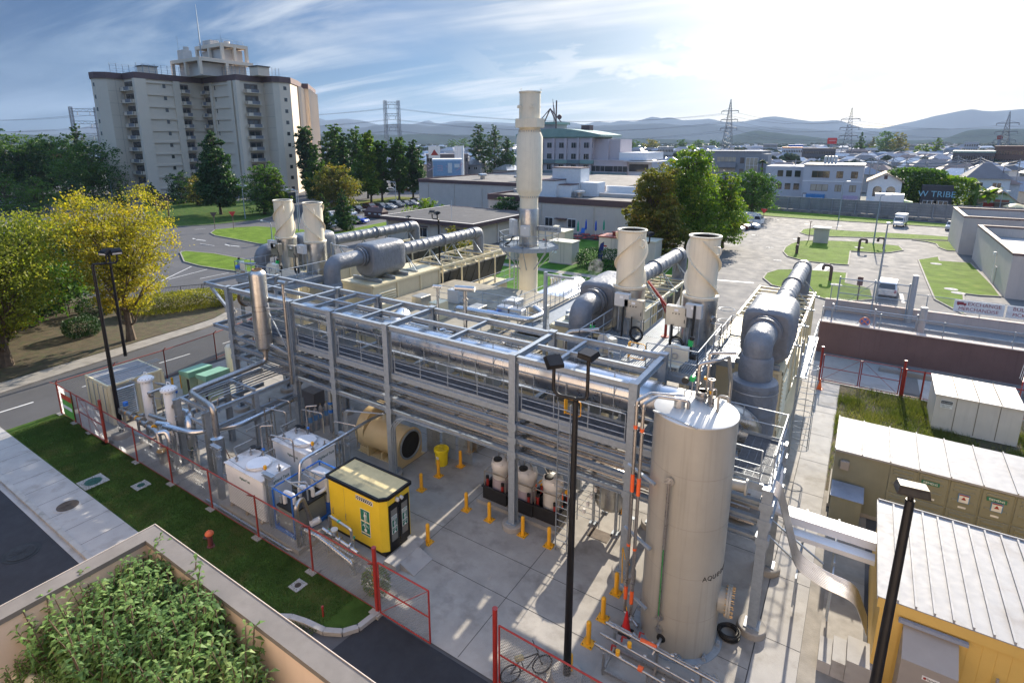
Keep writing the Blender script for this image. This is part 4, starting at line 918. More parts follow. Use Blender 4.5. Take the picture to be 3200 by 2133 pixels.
def tvent(x,y,z0,z1,r,l_,lab,ang=0.3):
 t=thing('vent_pipe',lab,'vent pipe','T-topped vents over the rack',(x,y,z0));b=MB();b.cyl((x,y,z0),(x,y,z1),r,n=12);b.cyl((x,y,z1-.5),(x,y,z1-.42),r*1.5,n=12);wpart(b,'riser',STL,t)
 d=Vector((math.cos(ang),math.sin(ang),0))*l_/2;b=MB();b.cyl(Vector((x,y,z1+r))-d,Vector((x,y,z1+r))+d,r*1.5,n=14);wpart(b,'tee',ALU,t)
Z6a=zm(600,760,3.92);Z7=zm(1300,650,2.614)
q=Z6a(1110,500,y=17.3);tvent(q.x,17.3,3.3,q.z,.075,.62,'steel vent with T top beside the silver silencer',0)
q=Z7(175,650,y=22.2);tvent(q.x,22.2,4.9,q.z,.06,.5,'smaller T-topped vent behind the rack')
q=Z7(400,672,y=22.0);tvent(q.x,22,4.9,q.z,.1,1.05,'larger T-topped vent behind the rack')
# ENGINE UNITS
DK=pm('dark_radiator',(.05,.052,.05),.7,.2,.2,8);FAN=pm('black_fan',(.02,.02,.02),.5,.1,.2,3)
CRP=pm('cream_panel_wall',(.62,.55,.38),.55,0,.05,1.2,streak=.2)
def fabric_tube(b,pts,r,n=24,step=.0,rr=None):
 b.tube(pts,r,n=n,rr=rr)
def wrapped(b,a,c,r,n=24,step=.72,rr=1.045):
 "insulated run with a swelling at each jacket seam"
 a,c=Vector(a),Vector(c);l_=(c-a).length;k=max(2,int(l_/step));pts=[];rs=[]
 for i in range(k):
  for u,f in((.0,1.018),(.05,.985),(.5,1.01),(.95,.985)):
   pts.append(a+(c-a)*((i+u)/k));rs.append(r*f*rnd.uniform(.985,1.015))
 pts.append(c);rs.append(r)
 vs=[];d,u_,t_=frame(c-a)
 for p,q in zip(pts,rs):vs+=[p+(u_*math.cos(6.28319*j/n)+t_*math.sin(6.28319*j/n))*q*rnd.uniform(.985,1.015)for j in range(n)]
 b.add(vs,[(i*n+j,i*n+(j+1)%n,(i+1)*n+(j+1)%n,(i+1)*n+j)for i in range(len(pts)-1)for j in range(n)],0,True)
 b.add(vs[:n],[tuple(reversed(range(n)))]);b.add(vs[-n:],[tuple(range(n))])
def unit(name,label,dlabel,x0,x1,y0,y1,zr,ex,tower=None,boxy=(26,29),dz=7.9,yb=None):
 U=thing(name,label,'engine unit','cream engine units with coolers on their roofs',((x0+x1)/2,(y0+y1)/2,0))
 ym=y0+7.5;b=MB()
 b.box(x0,y0,.1,x1,y1-.4,3.0);b.box(x0+.02,y0+.03,3.02,x1-.02,ym,zr)
 wpart(b,'housing',CRP,U)
 b=MB()
 for z in(.1,2.9,3.06,zr-.14):b.box(x0-.05,y0-.05,z,x1+.05,y0-.002,z+.14);b.box(x1+.002,y0-.05,z,x1+.05,ym,z+.14);b.box(x0-.05,y0-.05,z,x0-.002,ym,z+.14)
 for x in(x0,x1-.14):b.box(x,y0-.06,.25,x+.16,y0-.004,zr-.15)
 for y in(y0+2.4,y0+5,ym-.16):b.box(x1+.004,y,3.2,x1+.06,y+.14,zr-.15);b.box(x0-.06,y,3.2,x0-.004,y+.14,zr-.15)
 wpart(b,'frame',CRM,U)
 b=MB();b.box(x0,y0,zr+.002,x1,ym,zr+.06);wpart(b,'roof',CRM,U)
 b=MB()
 for i in range(11):z=3.45+i*.2;b.beam((x1+.05,y0+.5,z),(x1+.05,y0+2.2,z),.12,.03,up=(1,0,1.2))
 for i in range(10):z=.5+i*.2;b.beam((x1+.05,y0+.5,z),(x1+.05,y0+2.2,z),.12,.03,up=(1,0,1.2))
 wpart(b,'louvre',CRM,U)
 b=MB();zf=zr-.55
 for x in(x0-.05,x1+.05):
  b.beam((x,ym+.3,zr),(x,y1,zr),.12,.2)
  for i in range(5):y=ym+.3+(y1-ym-.3)*i/4;b.beam((x,y,3.1),(x,y,zr-.1),.1,.1)
 for i in range(9):y=ym+.3+(y1-ym-.3)*i/8;b.beam((x0,y,zr),(x1,y,zr),.08,.12)
 wpart(b,'cooler_frame',CRM,U)
 b=MB();xm=(x0+x1)/2;b.box(x0+.35,ym+.35,zf-.05,x1-.35,y1-.2,zf);wpart(b,'fan_deck',CRM,U)
 b=MB();bl=MB()
 nf=7
 for i in range(nf):
  y=ym+.9+(y1-ym-1.6)*i/(nf-1)
  for x in(xm-.72,xm+.72):
   b.lathe([(.58,zf),(.56,zf+.16),(.52,zf+.16),(.5,zf+.02)],(x,y,0),24,cap=False)
   bl.lathe([(.5,zf+.02),(.02,zf+.03)],(x,y,0),20,cap=False);bl.lathe([(.14,zf+.03),(.13,zf+.2),(.01,zf+.2)],(x,y,0),12,cap=False)
   for k in range(5):
    a=k*1.257+i;bl.beam((x+.12*math.cos(a),y+.12*math.sin(a),zf+.12),(x+.5*math.cos(a),y+.5*math.sin(a),zf+.12),.2,.02,up=(0,.5,1))
   for rr_ in(.2,.32,.44):bl.ring((x,y,zf+.2),rr_,.008,20,4)
 wpart(b,'fan_ring',CRM,U);wpart(bl,'fan',FAN,U)
 for s_,xs in((1,x1),(-1,x0)):
  b=MB();n_=8
  for i in range(n_):
   ya=ym+.4+(y1-ym-.5)*i/n_;yc=ya+(y1-ym-.5)/n_-.1
   b.add([(xs-s_*.15,ya,zf-.06),(xs-s_*.15,yc,zf-.06),(xs-s_*.95,yc,3.4),(xs-s_*.95,ya,3.4),(xs-s_*.3,ya,zf-.06),(xs-s_*.3,yc,zf-.06),(xs-s_*1.1,yc,3.4),(xs-s_*1.1,ya,3.4)],[(0,1,2,3),(7,6,5,4),(0,4,5,1),(3,2,6,7),(0,3,7,4),(1,5,6,2)])
  wpart(b,'radiator',DK,U)
  b=MB();p=[(xs+s_*.5,ym+.4,3.05),(xs+s_*.5,y1,3.05)];rail(b,p,1.1,1.6,.02,True,.1);b.box(min(xs,xs+s_*.6),ym+.3,2.96,max(xs,xs+s_*.6),y1,3.02);wpart(b,'side_walkway',GALV,U)
 D=thing('insulated_exhaust',dlabel,'insulated duct','grey quilted exhaust ducts on the engine units',(ex,(y0+y1)/2,zr))
 ye=y0-2.3;zt=dz
 b=MB()
 if tower:
  wrapped(b,(ex,ye,.3),(ex,ye,6.25),.93,36,1.05);wpart(b,'catalyst_tower',FAB,D)
  b=MB();b.ring((ex,ye,6.02),.95,.02,40,6);wpart(b,'tower_band',STL,D)
  b=MB();b.lathe([(.93,6.2),(.9,6.38),(.6,6.5),(.2,6.5)],(ex,ye,0),32);wpart(b,'tower_lid',FAB,D)
  b=MB();b.lathe([(.62,6.42),(.66,6.6),(.66,7.3),(.6,7.46)],(ex,ye,0),32);wpart(b,'collar',FAB,D)
 else:
  b=MB();b.lathe([(.62,4.2),(.64,5.9),(.64,6.55),(.58,6.68)],(ex,ye,0),32);wpart(b,'collar',FAB,D)
 b=MB();zb_=7.3 if tower else 6.5;zc=zt+.1
 b.tube(bend([(ex,ye,zb_),(ex,ye,zc),(ex,boxy[0]+.1,zc)],1.35,9),.56,n=28);wpart(b,'front_elbow',FAB,D)
 b=MB();b.cyl((ex,boxy[0]-.55,zc),(ex,boxy[0]-.47,zc),.68,n=28);b.cyl((ex,boxy[0]-.3,zc),(ex,boxy[0]-.22,zc),.7,n=28);wpart(b,'flange',FAB,D)
 xa,xb=ex-1.02,ex+1.02;za,zz2=zr+.35,zt+1.0;bw=MB();nu,nv=26,14;ring_=[]
 prof=[(0,.22),(.04,.08),(.12,0),(.45,0),(.5,.035),(.55,0),(.88,0),(.96,.07),(1,.2)]
 prm=[]
 for k_ in range(44):
  u=k_/44*4;s_=int(u);f=u-s_
  cx=[xa+(xb-xa)*f,xb,xb-(xb-xa)*f,xa][s_];cz=[za,za+(zz2-za)*f,zz2,zz2-(zz2-za)*f][s_]
  mxx,mzz=(xa+xb)/2,(za+zz2)/2;dx,dz_=(cx-mxx)/((xb-xa)/2),(cz-mzz)/((zz2-za)/2)
  q=(abs(dx)**5+abs(dz_)**5)**.2;cx,cz=mxx+dx/q*(xb-xa)/2,mzz+dz_/q*(zz2-za)/2
  if cz<za+.5:cx=mxx+(cx-mxx)*(.72+.56*(cz-za)*.98)
  prm.append((cx,cz))
 vs=[];ks=[0,.02,.06,.2,.35,.5,.65,.8,.94,.98,1]
 for j,v_ in enumerate(ks):
  sh_=[.86,.95,1,1,1,1.0,1,1,1,.95,.86][j]
  for i_,(cx,cz)in enumerate(prm):
   pk=1+rnd.uniform(-.012,.012);mxx,mzz=(xa+xb)/2,(za+zz2)/2
   vs.append((mxx+(cx-mxx)*sh_*pk,boxy[0]+(boxy[1]-boxy[0])*v_,mzz+(cz-mzz)*sh_*pk))
 n_=44
 bw.add(vs,[(j*n_+i,(j+1)*n_+i,(j+1)*n_+(i+1)%n_,j*n_+(i+1)%n_)for j in range(len(ks)-1)for i in range(n_)],0,True)
 bw.add(vs[:n_],[tuple(range(n_))],0,True);bw.add(vs[-n_:],[tuple(reversed(range(n_)))],0,True);wpart(bw,'quilted_box',FAB,D)
 b=MB()
 for y in(boxy[0]+.3,(boxy[0]+boxy[1])/2,boxy[1]-.3):b.ibeam((x0+.3,y,zr+.2),(x1-.1,y,zr+.2),.14,.24)
 wpart(b,'skid',GALV,D)
 ye2=(yb or y1)-.3
 b=MB();wrapped(b,(ex,boxy[1]-.05,zt),(ex,ye2-.9,zt),.47);wpart(b,'long_run',FAB,D)
 b=MB();b.tube(bend([(ex,ye2-1.0,zt),(ex,ye2,zt),(ex,ye2,zr-.8)],.7,8),.5,n=24);b.cyl((ex,ye2-1.05,zt),(ex,ye2-.97,zt),.55,n=24);b.cyl((ex,(boxy[1]+ye2)/2,zt),(ex,(boxy[1]+ye2)/2+.08,zt),.56,n=24);wpart(b,'rear_elbow',FAB,D)
 b=MB()
 for k in range(4):
  y=boxy[1]+1+(ye2-boxy[1]-2)*k/3
  for dx in(-1.1,1.1):b.beam((ex,y,zt-.46),(ex+dx,y,zr+.1),.06,.06);b.beam((ex,y,zt-.46),(ex+dx*.3,y+.9,zr+.1),.05,.05)
  b.beam((ex-1.2,y,zr+.12),(ex+1.2,y,zr+.12),.08,.08)
 wpart(b,'support_strut',GALV,D)
 return U
unit('engine_unit','easternmost cream engine unit, beside the sunlit walkway','easternmost quilted grey exhaust duct, rising from the wide quilted tower',-5.5,-2.2,26.3,42.2,6.05,-3.0,True,(25.9,29.0),7.9)
unit('engine_unit','engine unit left of the two right-hand stacks','quilted exhaust duct left of the two right-hand stacks',-14.0,-10.5,26.6,42.0,6.05,-11.15,False,(26.2,29.4),7.95)
unit('engine_unit','engine unit with the most visible louvres and fans, right of the left pair of stacks','quilted exhaust duct with the box in full view, right of the left pair of stacks',-32.0,-28.6,27.2,45.4,6.05,-30.1,False,(27.9,31.3),7.9,42.6)
unit('engine_unit','westernmost engine unit, mostly hidden behind the left pair of stacks','westernmost quilted exhaust duct, behind the left pair of stacks',-40.0,-36.6,27.2,45.4,6.05,-38.0,False,(27.9,31.3),7.9,42.6)
SSB_=pm('stainless_cabinet',(.5,.48,.43),.35,.75,.08,3)
H_=thing('control_hall','cream panelled equipment hall behind the middle of the rack','equipment hall',None,(-20,30,0))
b=MB();b.box(-28.5,25.2,.05,-14.1,36.5,4.6);wpart(b,'wall',CRP,H_)
b=MB();b.box(-28.45,25.1,4.6,-14.15,36.4,4.75);wpart(b,'roof',pm('cream_roof_sheet',(.27,.24,.18),.7,0,.2,1,stain=(1.2,.5,(.15,.13,.1))),H_)
b=MB()
for x in range(-28,-14,2):b.box(x-.05,25.12,.2,x+.07,25.2,4.6)
for z in(1.2,2.4,3.6):b.box(-28.4,25.14,z,-14.2,25.2,z+.08)
wpart(b,'wall_rib',CRM,H_)
b=MB();rail(b,[(-25.5,30.8,4.75),(-19,30.8,4.75),(-19,35,4.75)],1.1,1.3,.022);wpart(b,'handrail',GALV,H_)
b=MB();rail(b,[(-17.5,26,4.75),(-14.4,26,4.75),(-14.4,36,4.75)],1.1,1.3,.022);rail(b,[(-17.5,26,4.75),(-17.5,36,4.75)],1.1,1.5,.022);wpart(b,'handrail',GALV,H_)
for k in range(9):
 x,y=-27.6+k*1.5,26.2+(k*37%11)*.55;b=MB();b.bbox(x,y,4.76,x+.8+.1*(k%3),y+1.1,5.3+.2*(k%4),.03);b.box(x+.1,y-.02,4.9,x+.6,y-.001,5.2);b.build('roof_cabinet',[CRM,SSB_,BOXG][k%3],label=ORD[k]+' small cabinet from the left on the hall roof behind the rack',cat='cabinet',group='small cabinets on the hall roof',loc=(x,y,4.76))
for k in range(8):
 y=23.2+k*.24;b=MB();z=5.1+.12*(k%3);b.tube(bend([(-28,y,z),(-21+k*.4,y,z),(-20.6+k*.4,y+.8,z),(-14.5-(k%3)*.6,y+.8,z),(-14.5-(k%3)*.6,y+.8,3.4)],.2),(.045,.03,.07,.03)[k%4],n=7)
 for x in range(-27,-15,3):b.cyl((x,y+(.8 if x>-20 else 0),3.2),(x,y+(.8 if x>-20 else 0),z),.015,n=5)
 b.build('hall_pipe',[STL,RUB,POL,STL][k%4],label=ORD[k]+' pipe from the front in the run between rack and equipment hall',cat='pipe',group='pipes between the rack and the hall',loc=(-21,y,z))
 # STACKS
def stack(x,y,lab,zt=11.95,flip=1):
 t=thing('exhaust_stack',lab,'exhaust stack','cream exhaust stacks on polished jackets',(x,y,4))
 b=MB();b.lathe([(.66,9.2),(.66,zt),(.64,zt),(.6,zt-.02),(.6,zt-.06)],(x,y,0),36,cap=False);b.ring((x,y,zt-.03),.68,.045,36,6);b.ring((x,y,9.2),.76,.05,36,6);b.lathe([(.78,9.1),(.78,9.2),(.66,9.22)],(x,y,0),36,cap=False);wpart(b,'upper_pipe',CRL,t)
 b=MB();b.lathe([(.596,zt-.05),(.59,9.42),(.02,9.42)],(x,y,0),28,cap=False);wpart(b,'dark_bore',RUB,t)
 b=MB()
 for k in range(3):
  pts=[]
  for i in range(25):a=flip*(k*2.094+i/24*3.6);z=9.3+(zt-9.45)*i/24;pts.append((a,z))
  vs=[]
  for a,z in pts:vs+=[(x+.66*math.cos(a),y+.66*math.sin(a),z),(x+.79*math.cos(a),y+.79*math.sin(a),z),(x+.79*math.cos(a+.03),y+.79*math.sin(a+.03),z),(x+.66*math.cos(a+.03),y+.66*math.sin(a+.03),z)]
  b.add(vs,[f for i in range(24)for f in((i*4,i*4+1,i*4+5,i*4+4),(i*4+1,i*4+2,i*4+6,i*4+5),(i*4+2,i*4+3,i*4+7,i*4+6))])
 wpart(b,'spiral_strake',CRL,t)
 b=MB();a=-.6;b.tube(bend([(x+.66*math.cos(a),y+.66*math.sin(a),11.2),(x+1.0*math.cos(a),y+1.0*math.sin(a),11.2),(x+1.0*math.cos(a),y+1.0*math.sin(a),11.55),(x+.66*math.cos(a),y+.66*math.sin(a),11.55)],.15),.035,n=6);wpart(b,'lifting_lug',CRL,t)
 b=MB();b.lathe([(.72,6.85),(.76,6.9),(.76,9.08),(.74,9.1)],(x,y,0),36);wpart(b,'polished_jacket',ALU,t)
 b=MB();b.lathe([(.64,3.9),(.64,6.86)],(x,y,0),36);wpart(b,'lower_pipe',CRL,t)
 b=MB();a=-.4;c_=Vector((x+.76*math.cos(a),y+.76*math.sin(a),8.2));d_=Vector((math.cos(a),math.sin(a),0));b.cyl(c_,c_+d_*.06,.16,n=16)
 for k in range(8):u=k*.785;b.cyl(c_+d_*.06+Vector((-d_.y*math.cos(u)*.12,d_.x*math.cos(u)*.12,math.sin(u)*.12)),c_+d_*.09+Vector((-d_.y*math.cos(u)*.12,d_.x*math.cos(u)*.12,math.sin(u)*.12)),.02,n=6)
 wpart(b,'port_flange',ALU,t);return t
SY=25.8
for x,lb in((-36.1,'cream stack furthest left, first of the left pair'),(-32.75,'second cream stack of the left pair, slightly nearer'),(-9.25,'left one of the two big cream stacks right of the chimney'),(-5.85,'right one of the two big cream stacks, next to the red hoist')):
 stack(x,SY+(.0 if x>-34 else 0),lb,flip=1 if x in(-36.1,-9.25)else-1)
 # STACK PLATFORMS
SSB=pm('stainless_cabinet',(.5,.48,.43),.35,.75,.08,3)
PKA=pm('platform_plank',(.25,.28,.31),.5,.3,.15,3)
def platform(x0,y0,x1,y1,z,lab,gate=None):
 P=thing('service_platform',lab,'platform','grating platforms in front of the stacks',((x0+x1)/2,y0,z))
 b=MB();n_=int((x1-x0)/.095)
 for i in range(n_):xx=x0+.05+i*.095;b.box(xx,y0+.1,z-.04,xx+.062,y1-.1,z)
 wpart(b,'deck',PKA,P)
 b=MB();b.beam((x0,y0,z-.14),(x1,y0,z-.14),.1,.28);b.beam((x0,y1,z-.14),(x1,y1,z-.14),.1,.28)
 for x in(x0,x1):b.beam((x,y0+.06,z-.14),(x,y1-.06,z-.14),.1,.28)
 for i in range(1,4):y=y0+(y1-y0)*i/4;b.beam((x0+.06,y,z-.12),(x1-.06,y,z-.12),.08,.14)
 for x in(x0+.15,x1-.15):
  for y in(y0+.15,y1-.15):b.ibeam((x,y,.1),(x,y,z-.28),.2,.2,up=(1,0,0))
 wpart(b,'frame',GALV,P)
 gx=gate
 runs=[[(x0,y1,z),(x0,y0,z),(gx,y0,z)],[(gx+.75,y0,z),(x1,y0,z),(x1,y1,z)]]if gx else[[(x0,y1,z),(x0,y0,z),(x1,y0,z),(x1,y1,z)]]
 for r_ in runs:
  b=MB();rail(b,r_,1.15,1.2,.024,True,.14);b.cyl(*[Vector(r_[-2])+V(0,0,.3),Vector(r_[-1])+V(0,0,.3)],.015,n=5);wpart(b,'handrail',GALV,P)
 if gx:wpart(ygate(P,gx+.04,y0-.03,z+.35,.68,.7),'safety_gate',YEL,P)
 return P
platform(-9.8,21.35,-4.75,25.4,6.9,'sunlit service platform with a yellow gate in front of the right stacks',-7.55)
platform(-36.2,21.6,-31.0,25.2,6.9,'shaded service platform in front of the left stacks')
b=MB();rail(b,[(-9.8,25.4,6.9),(-8.3,25.4,6.9),(-8.3,28.5,6.9)],1.15,1.2,.024);rail(b,[(-6.9,28.5,6.9),(-6.9,25.4,6.9),(-4.75,25.4,6.9)],1.15,1.2,.024);grating(b,-8.3,25.4,-6.9,28.5,6.9,'y',.09,.05)
b.build('rear_gangway',GALV,label='railed gangway between the two right-hand stacks',cat='gangway',loc=(-7.6,25.4,6.9))
b=MB();grating(b,-5.0,25.5,-4.1,29.2,6.35,'y',.07,.035);rail(b,[(-5.0,25.5,6.35),(-5.0,29.2,6.35),(-4.1,29.2,6.35)],1.1,.9,.022);b.box(-5.05,25.45,6.1,-4.05,25.5,6.4)
for y in(26.3,27.6,29.0):
 b.ring((-5.35,29.6,6.4+(y-26.3)*.45),.38,.02,20,5)
b.build('rear_gangway',GALV,label='narrow grated gangway between the right stack and the easternmost quilted box',cat='gangway',loc=(-4.6,25.5,6.35))
def cabinet(x,y,z,w_,d_,h,mat,lab,name='control_box',knobs=False,g='control boxes in front of the stacks',rz=0):
 t=thing(name,lab,'control box',g,(x,y,z),rz);b=MB();b.bbox(-w_/2,-d_/2,0,w_/2,d_/2,h,.015);part(b,'case',mat,t)
 b=MB();b.box(-w_/2+.03,-d_/2-.012,.03,w_/2-.03,-d_/2-.001,h-.03);part(b,'door',mat,t)
 b=MB();b.box(-.09,-d_/2-.02,h-.22,.09,-d_/2-.013,h-.1);part(b,'label_plate',WHT,t)
 if knobs:
  b=MB()
  for k,c in enumerate((-.14,0,.14)):b.cyl((c,-d_/2-.012,h-.32),(c,-d_/2-.05,h-.32),.028,n=10)
  b.box(w_/2-.1,-d_/2-.04,.2,w_/2-.07,-d_/2-.013,.36);part(b,'knob',RUB,t)
 b=MB();b.beam((-w_/3,d_/2+.03,-1.3),(-w_/3,d_/2+.03,h*.8),.05,.04);b.beam((w_/3,d_/2+.03,-1.3),(w_/3,d_/2+.03,h*.8),.05,.04);part(b,'stand',GALV,t)
 return t
def hose(x,y,z0,z1,cz,r,lab,side=.25):
 b=MB();pts=bend([(x,y,z0),(x,y,cz+r),(x+.03,y-.05,cz)],.2,3);b.tube(pts,.032,n=7)
 for k in range(5):b.ring((x+side,y-.06-k*.03,cz+rnd.uniform(-.04,.04)),r*rnd.uniform(.82,1.05),.024,26,6,axis=(.25,1,.05))
 b.build('coiled_cable',RUB,label=lab,cat='cable',group='black cable coils hung below the control boxes',loc=(x,y,cz))
Z7d=zm(1700,850,3.92)
for(px,py,w_,h,mat,lab,kn)in((960,410,.72,.62,BOXG,'pale grey plastic box on the left one of the right stacks',False),(1100,560,.95,.92,SSB,'stainless box with three knobs before the left one of the right stacks',True),(1620,650,.95,.92,SSB,'stainless box with three knobs before the right stack',True),(1830,555,.72,.62,BOXG,'pale grey plastic box on the right stack',False)):
 q=Z7d(px,py,y=24.7);cabinet(q.x,24.7,q.z,w_,.32,h,mat,lab,knobs=kn)
Z6b=zm(650,550,2.614)
for(px,py,w_,h,mat,lab,kn)in((530,590,.72,.62,BOXG,'pale grey plastic box on the left stack pair, furthest left',False),(565,640,.9,.85,SSB,'stainless box with three knobs in front of the leftmost stack',True),(700,662,.8,.85,SSB,'stainless box in front of the second left stack',True),(770,632,.72,.62,BOXG,'pale grey plastic box on the second left stack',False)):
 q=Z6b(px,py,y=24.6);cabinet(q.x,24.6,q.z,w_,.32,h,mat,lab,knobs=kn)
for(zf_,px,py,pt,lab)in((Z7d,1140,750,560,'black cable coil under the left one of the right control boxes'),(Z7d,1630,860,650,'black cable coil under the right control boxes'),(Z7d,955,860,420,'black cable hanging from the grey box of the left one of the right stacks')):
 q=zf_(px,py,y=24.4);q2=zf_(px,pt,y=24.4)
 if 'hanging' in lab:
  b=MB();b.tube([(q.x,24.4,q2.z),(q.x-.03,24.4,7.6),(q.x-.02,24.3,6.9)],.05,n=8);b.build('hanging_cable',RUB,label=lab,cat='cable',loc=(q.x,24.4,6.9))
 else:hose(q.x-.3,24.4,q2.z,0,q.z,.34,lab,.3)
for(px,py,lab)in((600,735,'black cable coil on the left platform nearest the green actuator'),(735,760,'black cable coil on the left platform below the second stack')):
 q=Z6b(px,py,y=24.2);hose(q.x-.2,24.2,q.z+1,0,q.z,.27,lab,.22)
q=Z7d(1830,650,y=24.5);b=MB();b.tube([(q.x,24.5,q.z+.9),(q.x,24.45,8.0),(q.x-.05,24.4,6.9)],.055,n=8);b.build('hanging_cable',RUB,label='black cable hanging from the grey box of the right stack',cat='cable',loc=(q.x,24.5,6.9))
def blower(x,y,z,lab,face,motor=True):
 t=thing('blower',lab,'blower','cream centrifugal blowers',(x,y,z));f=Vector(face)
 CB=pm('blower_paint',(.66,.64,.54),.5,0,.05,3)
 b=MB();a=Vector((0,0,.62));b.cyl(a-f*.14,a+f*.14,.42,n=28);s_=Vector((-f.y,f.x,0));b.beam(a+s_*.1+V(0,0,.1),a+s_*.52+V(0,0,.1),.28,.55,up=(0,0,1));part(b,'volute',CB,t)
 b=MB();b.cyl(a+f*.14,a+f*.17,.46,n=28);part(b,'face_plate',CB,t)
 b=MB();b.beam(V(0,0,.22)-f*.2,V(0,0,.22)+f*.45,.5,.04);
 for k in(-.18,.4):
  for s2 in(-.2,.2):p=f*k+s_*s2;b.beam(p+V(0,0,.02),p+V(0,0,.22),.06,.06)
 part(b,'stand',CB,t)
 if motor:
  b=MB();b.cyl(a+f*.17,a+f*.5,.15,n=18);b.lathe([(.0,0)],n=3)if 0 else None;part(b,'motor',BLU,t)
 else:
  b=MB();b.ring(a+f*.18,.12,.03,20,6,axis=f);part(b,'inlet',ALU,t)
q=Z7d(740,1060,6.9);blower(q.x,q.y+.2,6.9,'cream blower with a blue motor at the left of the sunlit platform',(-.5,-.86,0))
q=Z7d(1580,1200,6.9);blower(q.x,q.y+.2,6.9,'cream blower with a round inlet at the right of the sunlit platform',(.1,-.99,0),False)
q=Z6b(535,830,6.9);blower(q.x,q.y,6.9,'cream blower on the left platform behind the silencer',(.1,-.99,0),False)
q=Z6b(290,810,6.9);blower(q.x,q.y,6.9,'cream blower with blue motor at the left end of the left platform',(-.5,-.86,0))
q=Z7d(1485,790,6.9);t=thing('davit_hoist','small red davit hoist on the platform beside the right stack','hoist',None,q);b=MB();b.cyl((0,0,0),(0,0,.04),.2,n=16);b.cyl((0,0,.04),(0,0,1.55),.07,.06,n=12);part(b,'post',RED,t)
b=MB();b.beam((0,0,1.5),(-1.15,.5,2.5),.09,.1);b.beam((0,0,1.1),(-.5,.2,1.95),.05,.05);part(b,'boom',RED,t)
b=MB();b.cyl((.05,-.1,1.45),(.05,.12,1.45),.11,n=14);part(b,'winch',RED,t)
for(zf_,px,py,zt_,yy,lab,px2)in((Z7d,590,760,0,23.0,'black valve actuator with a green body at the left rear of the sunlit platform',1),(Z7d,1790,960,0,22.6,'black valve actuator with a green body at the right end of the sunlit platform',-1),(Z6b,255,730,0,23.2,'black valve actuator with a green body at the left end of the left platform',1),(Z6b,570,740,0,24.0,'black valve actuator with a green body behind the left blower',1)):
 q=zf_(px,py,y=yy);t=thing('valve_actuator',lab,'actuator','valve actuators with green bodies',(q.x,yy,q.z-.35));
 b=MB();b.cyl((-.25,0,.1),(.25,0,.1),.13,n=14);b.cyl((0,0,.1),(0,0,.95),.06,n=10);b.cyl((-.1,0,.55),(.1,0,.95),.07,n=8);part(b,'valve_body',RUB,t)
 b=MB();b.box(-.09,-.09,.55,.09,.09,.8);part(b,'switch_case',pm('bright_green_plastic',(.02,.45,.12),.4),t)
b=MB();q=Z7d(255,900,y=22.0);b.tube(bend([(q.x,22.0,5.0),(q.x,22,7.55),(q.x+1.4,22.6,7.75)],.35,6),.1,n=12);b.build('air_pipe',STL,label='rust-tinted steel pipe bending over beside the sunlit platform',cat='pipe',loc=(q.x,22,5))
b=MB();b.tube(bend([(-36.9,22.2,5.0),(-36.9,22.2,7.7),(-35.2,22.6,7.8)],.35,6),.1,n=12);b.build('air_pipe',STL,label='steel pipe bending over at the west end of the left platform',cat='pipe',loc=(-36.9,22.2,5))
b=MB();p1,p2=Z7(330,815,6.1),Z7(850,900,6.1);b.tube(bend([p1+V(-.1,.1,-.6),p1,p2+V(.6,0,0),p2+V(.75,1.4,0),p2+V(-.3,2.3,0)],.35,6),.19,n=18);d_=(p2-p1).normalized()
t=thing('hot_water_main','short polished main with a blue label band behind the rack','pipe',None,p1);wpart(b,'run',POL,t)
b=MB();m_=p1+(p2-p1)*.5;b.cyl(m_,m_+d_*.75,.197,n=18);wpart(b,'label_band',BLU,t)
for k,(px,py)in enumerate(((725,830),(830,850))):
 q=Z7(px,py,6.3);t=thing('valve_box',['left','right'][k]+' polished valve box with a hand wheel behind the rack','valve','polished valve boxes',q)
 b=MB();b.bbox(-.42,-.3,-.3,.42,.3,.25,.04);part(b,'jacket',POL,t);b=MB();b.cyl((0,0,.25),(0,0,.55),.03,n=8);b.ring((0,0,.55),.16,.018,20,6)
 for a in range(3):b.cyl((.16*math.cos(a*1.05),.16*math.sin(a*1.05),.55),(-.16*math.cos(a*1.05),-.16*math.sin(a*1.05),.55),.01,n=5)
 part(b,'hand_wheel',GALV,t)
 # CHIMNEY
cx0,cy0=-22.95,39.4
CH=thing('chimney','tall cream chimney with a boxed collar and a railed platform in the middle','chimney',None,(cx0,cy0,0))
def zc(py):return at(1648,py,y=cy0).z
z_={k:zc(v)for k,v in dict(top=287,colt=372,colb=399,neck=410,sh=420,lo=600,con=615,jt=650,jb=768,band=810).items()}
b=MB();b.lathe([(.80,z_['band']),(.80,z_['band']+.05)],(cx0,cy0,0),36);b.lathe([(.78,2.2),(.78,z_['band']),(.82,z_['band']+.02),(.82,z_['band']+.1),(.72,z_['band']+.3),(.70,z_['jb']-.3)],(cx0,cy0,0),36);wpart(b,'lower_shaft',CRL,CH)
b=MB();b.lathe([(.74,z_['jb']-.4),(.80,z_['jb']-.3),(.80,z_['jt']-.05),(.78,z_['jt'])],(cx0,cy0,0),36);wpart(b,'steel_jacket',ALU,CH)
b=MB();b.lathe([(.74,z_['jt']),(.74,z_['con']),(.78,z_['con']+.02),(.78,z_['con']+.1),(1.02,z_['lo']+.1),(1.04,z_['lo']+.3),(1.04,z_['sh']-.2),(.86,z_['neck']-.05),(.86,z_['neck']+.1),(.82,z_['neck']+.1)],(cx0,cy0,0),40);wpart(b,'insulated_shaft',CRL,CH)
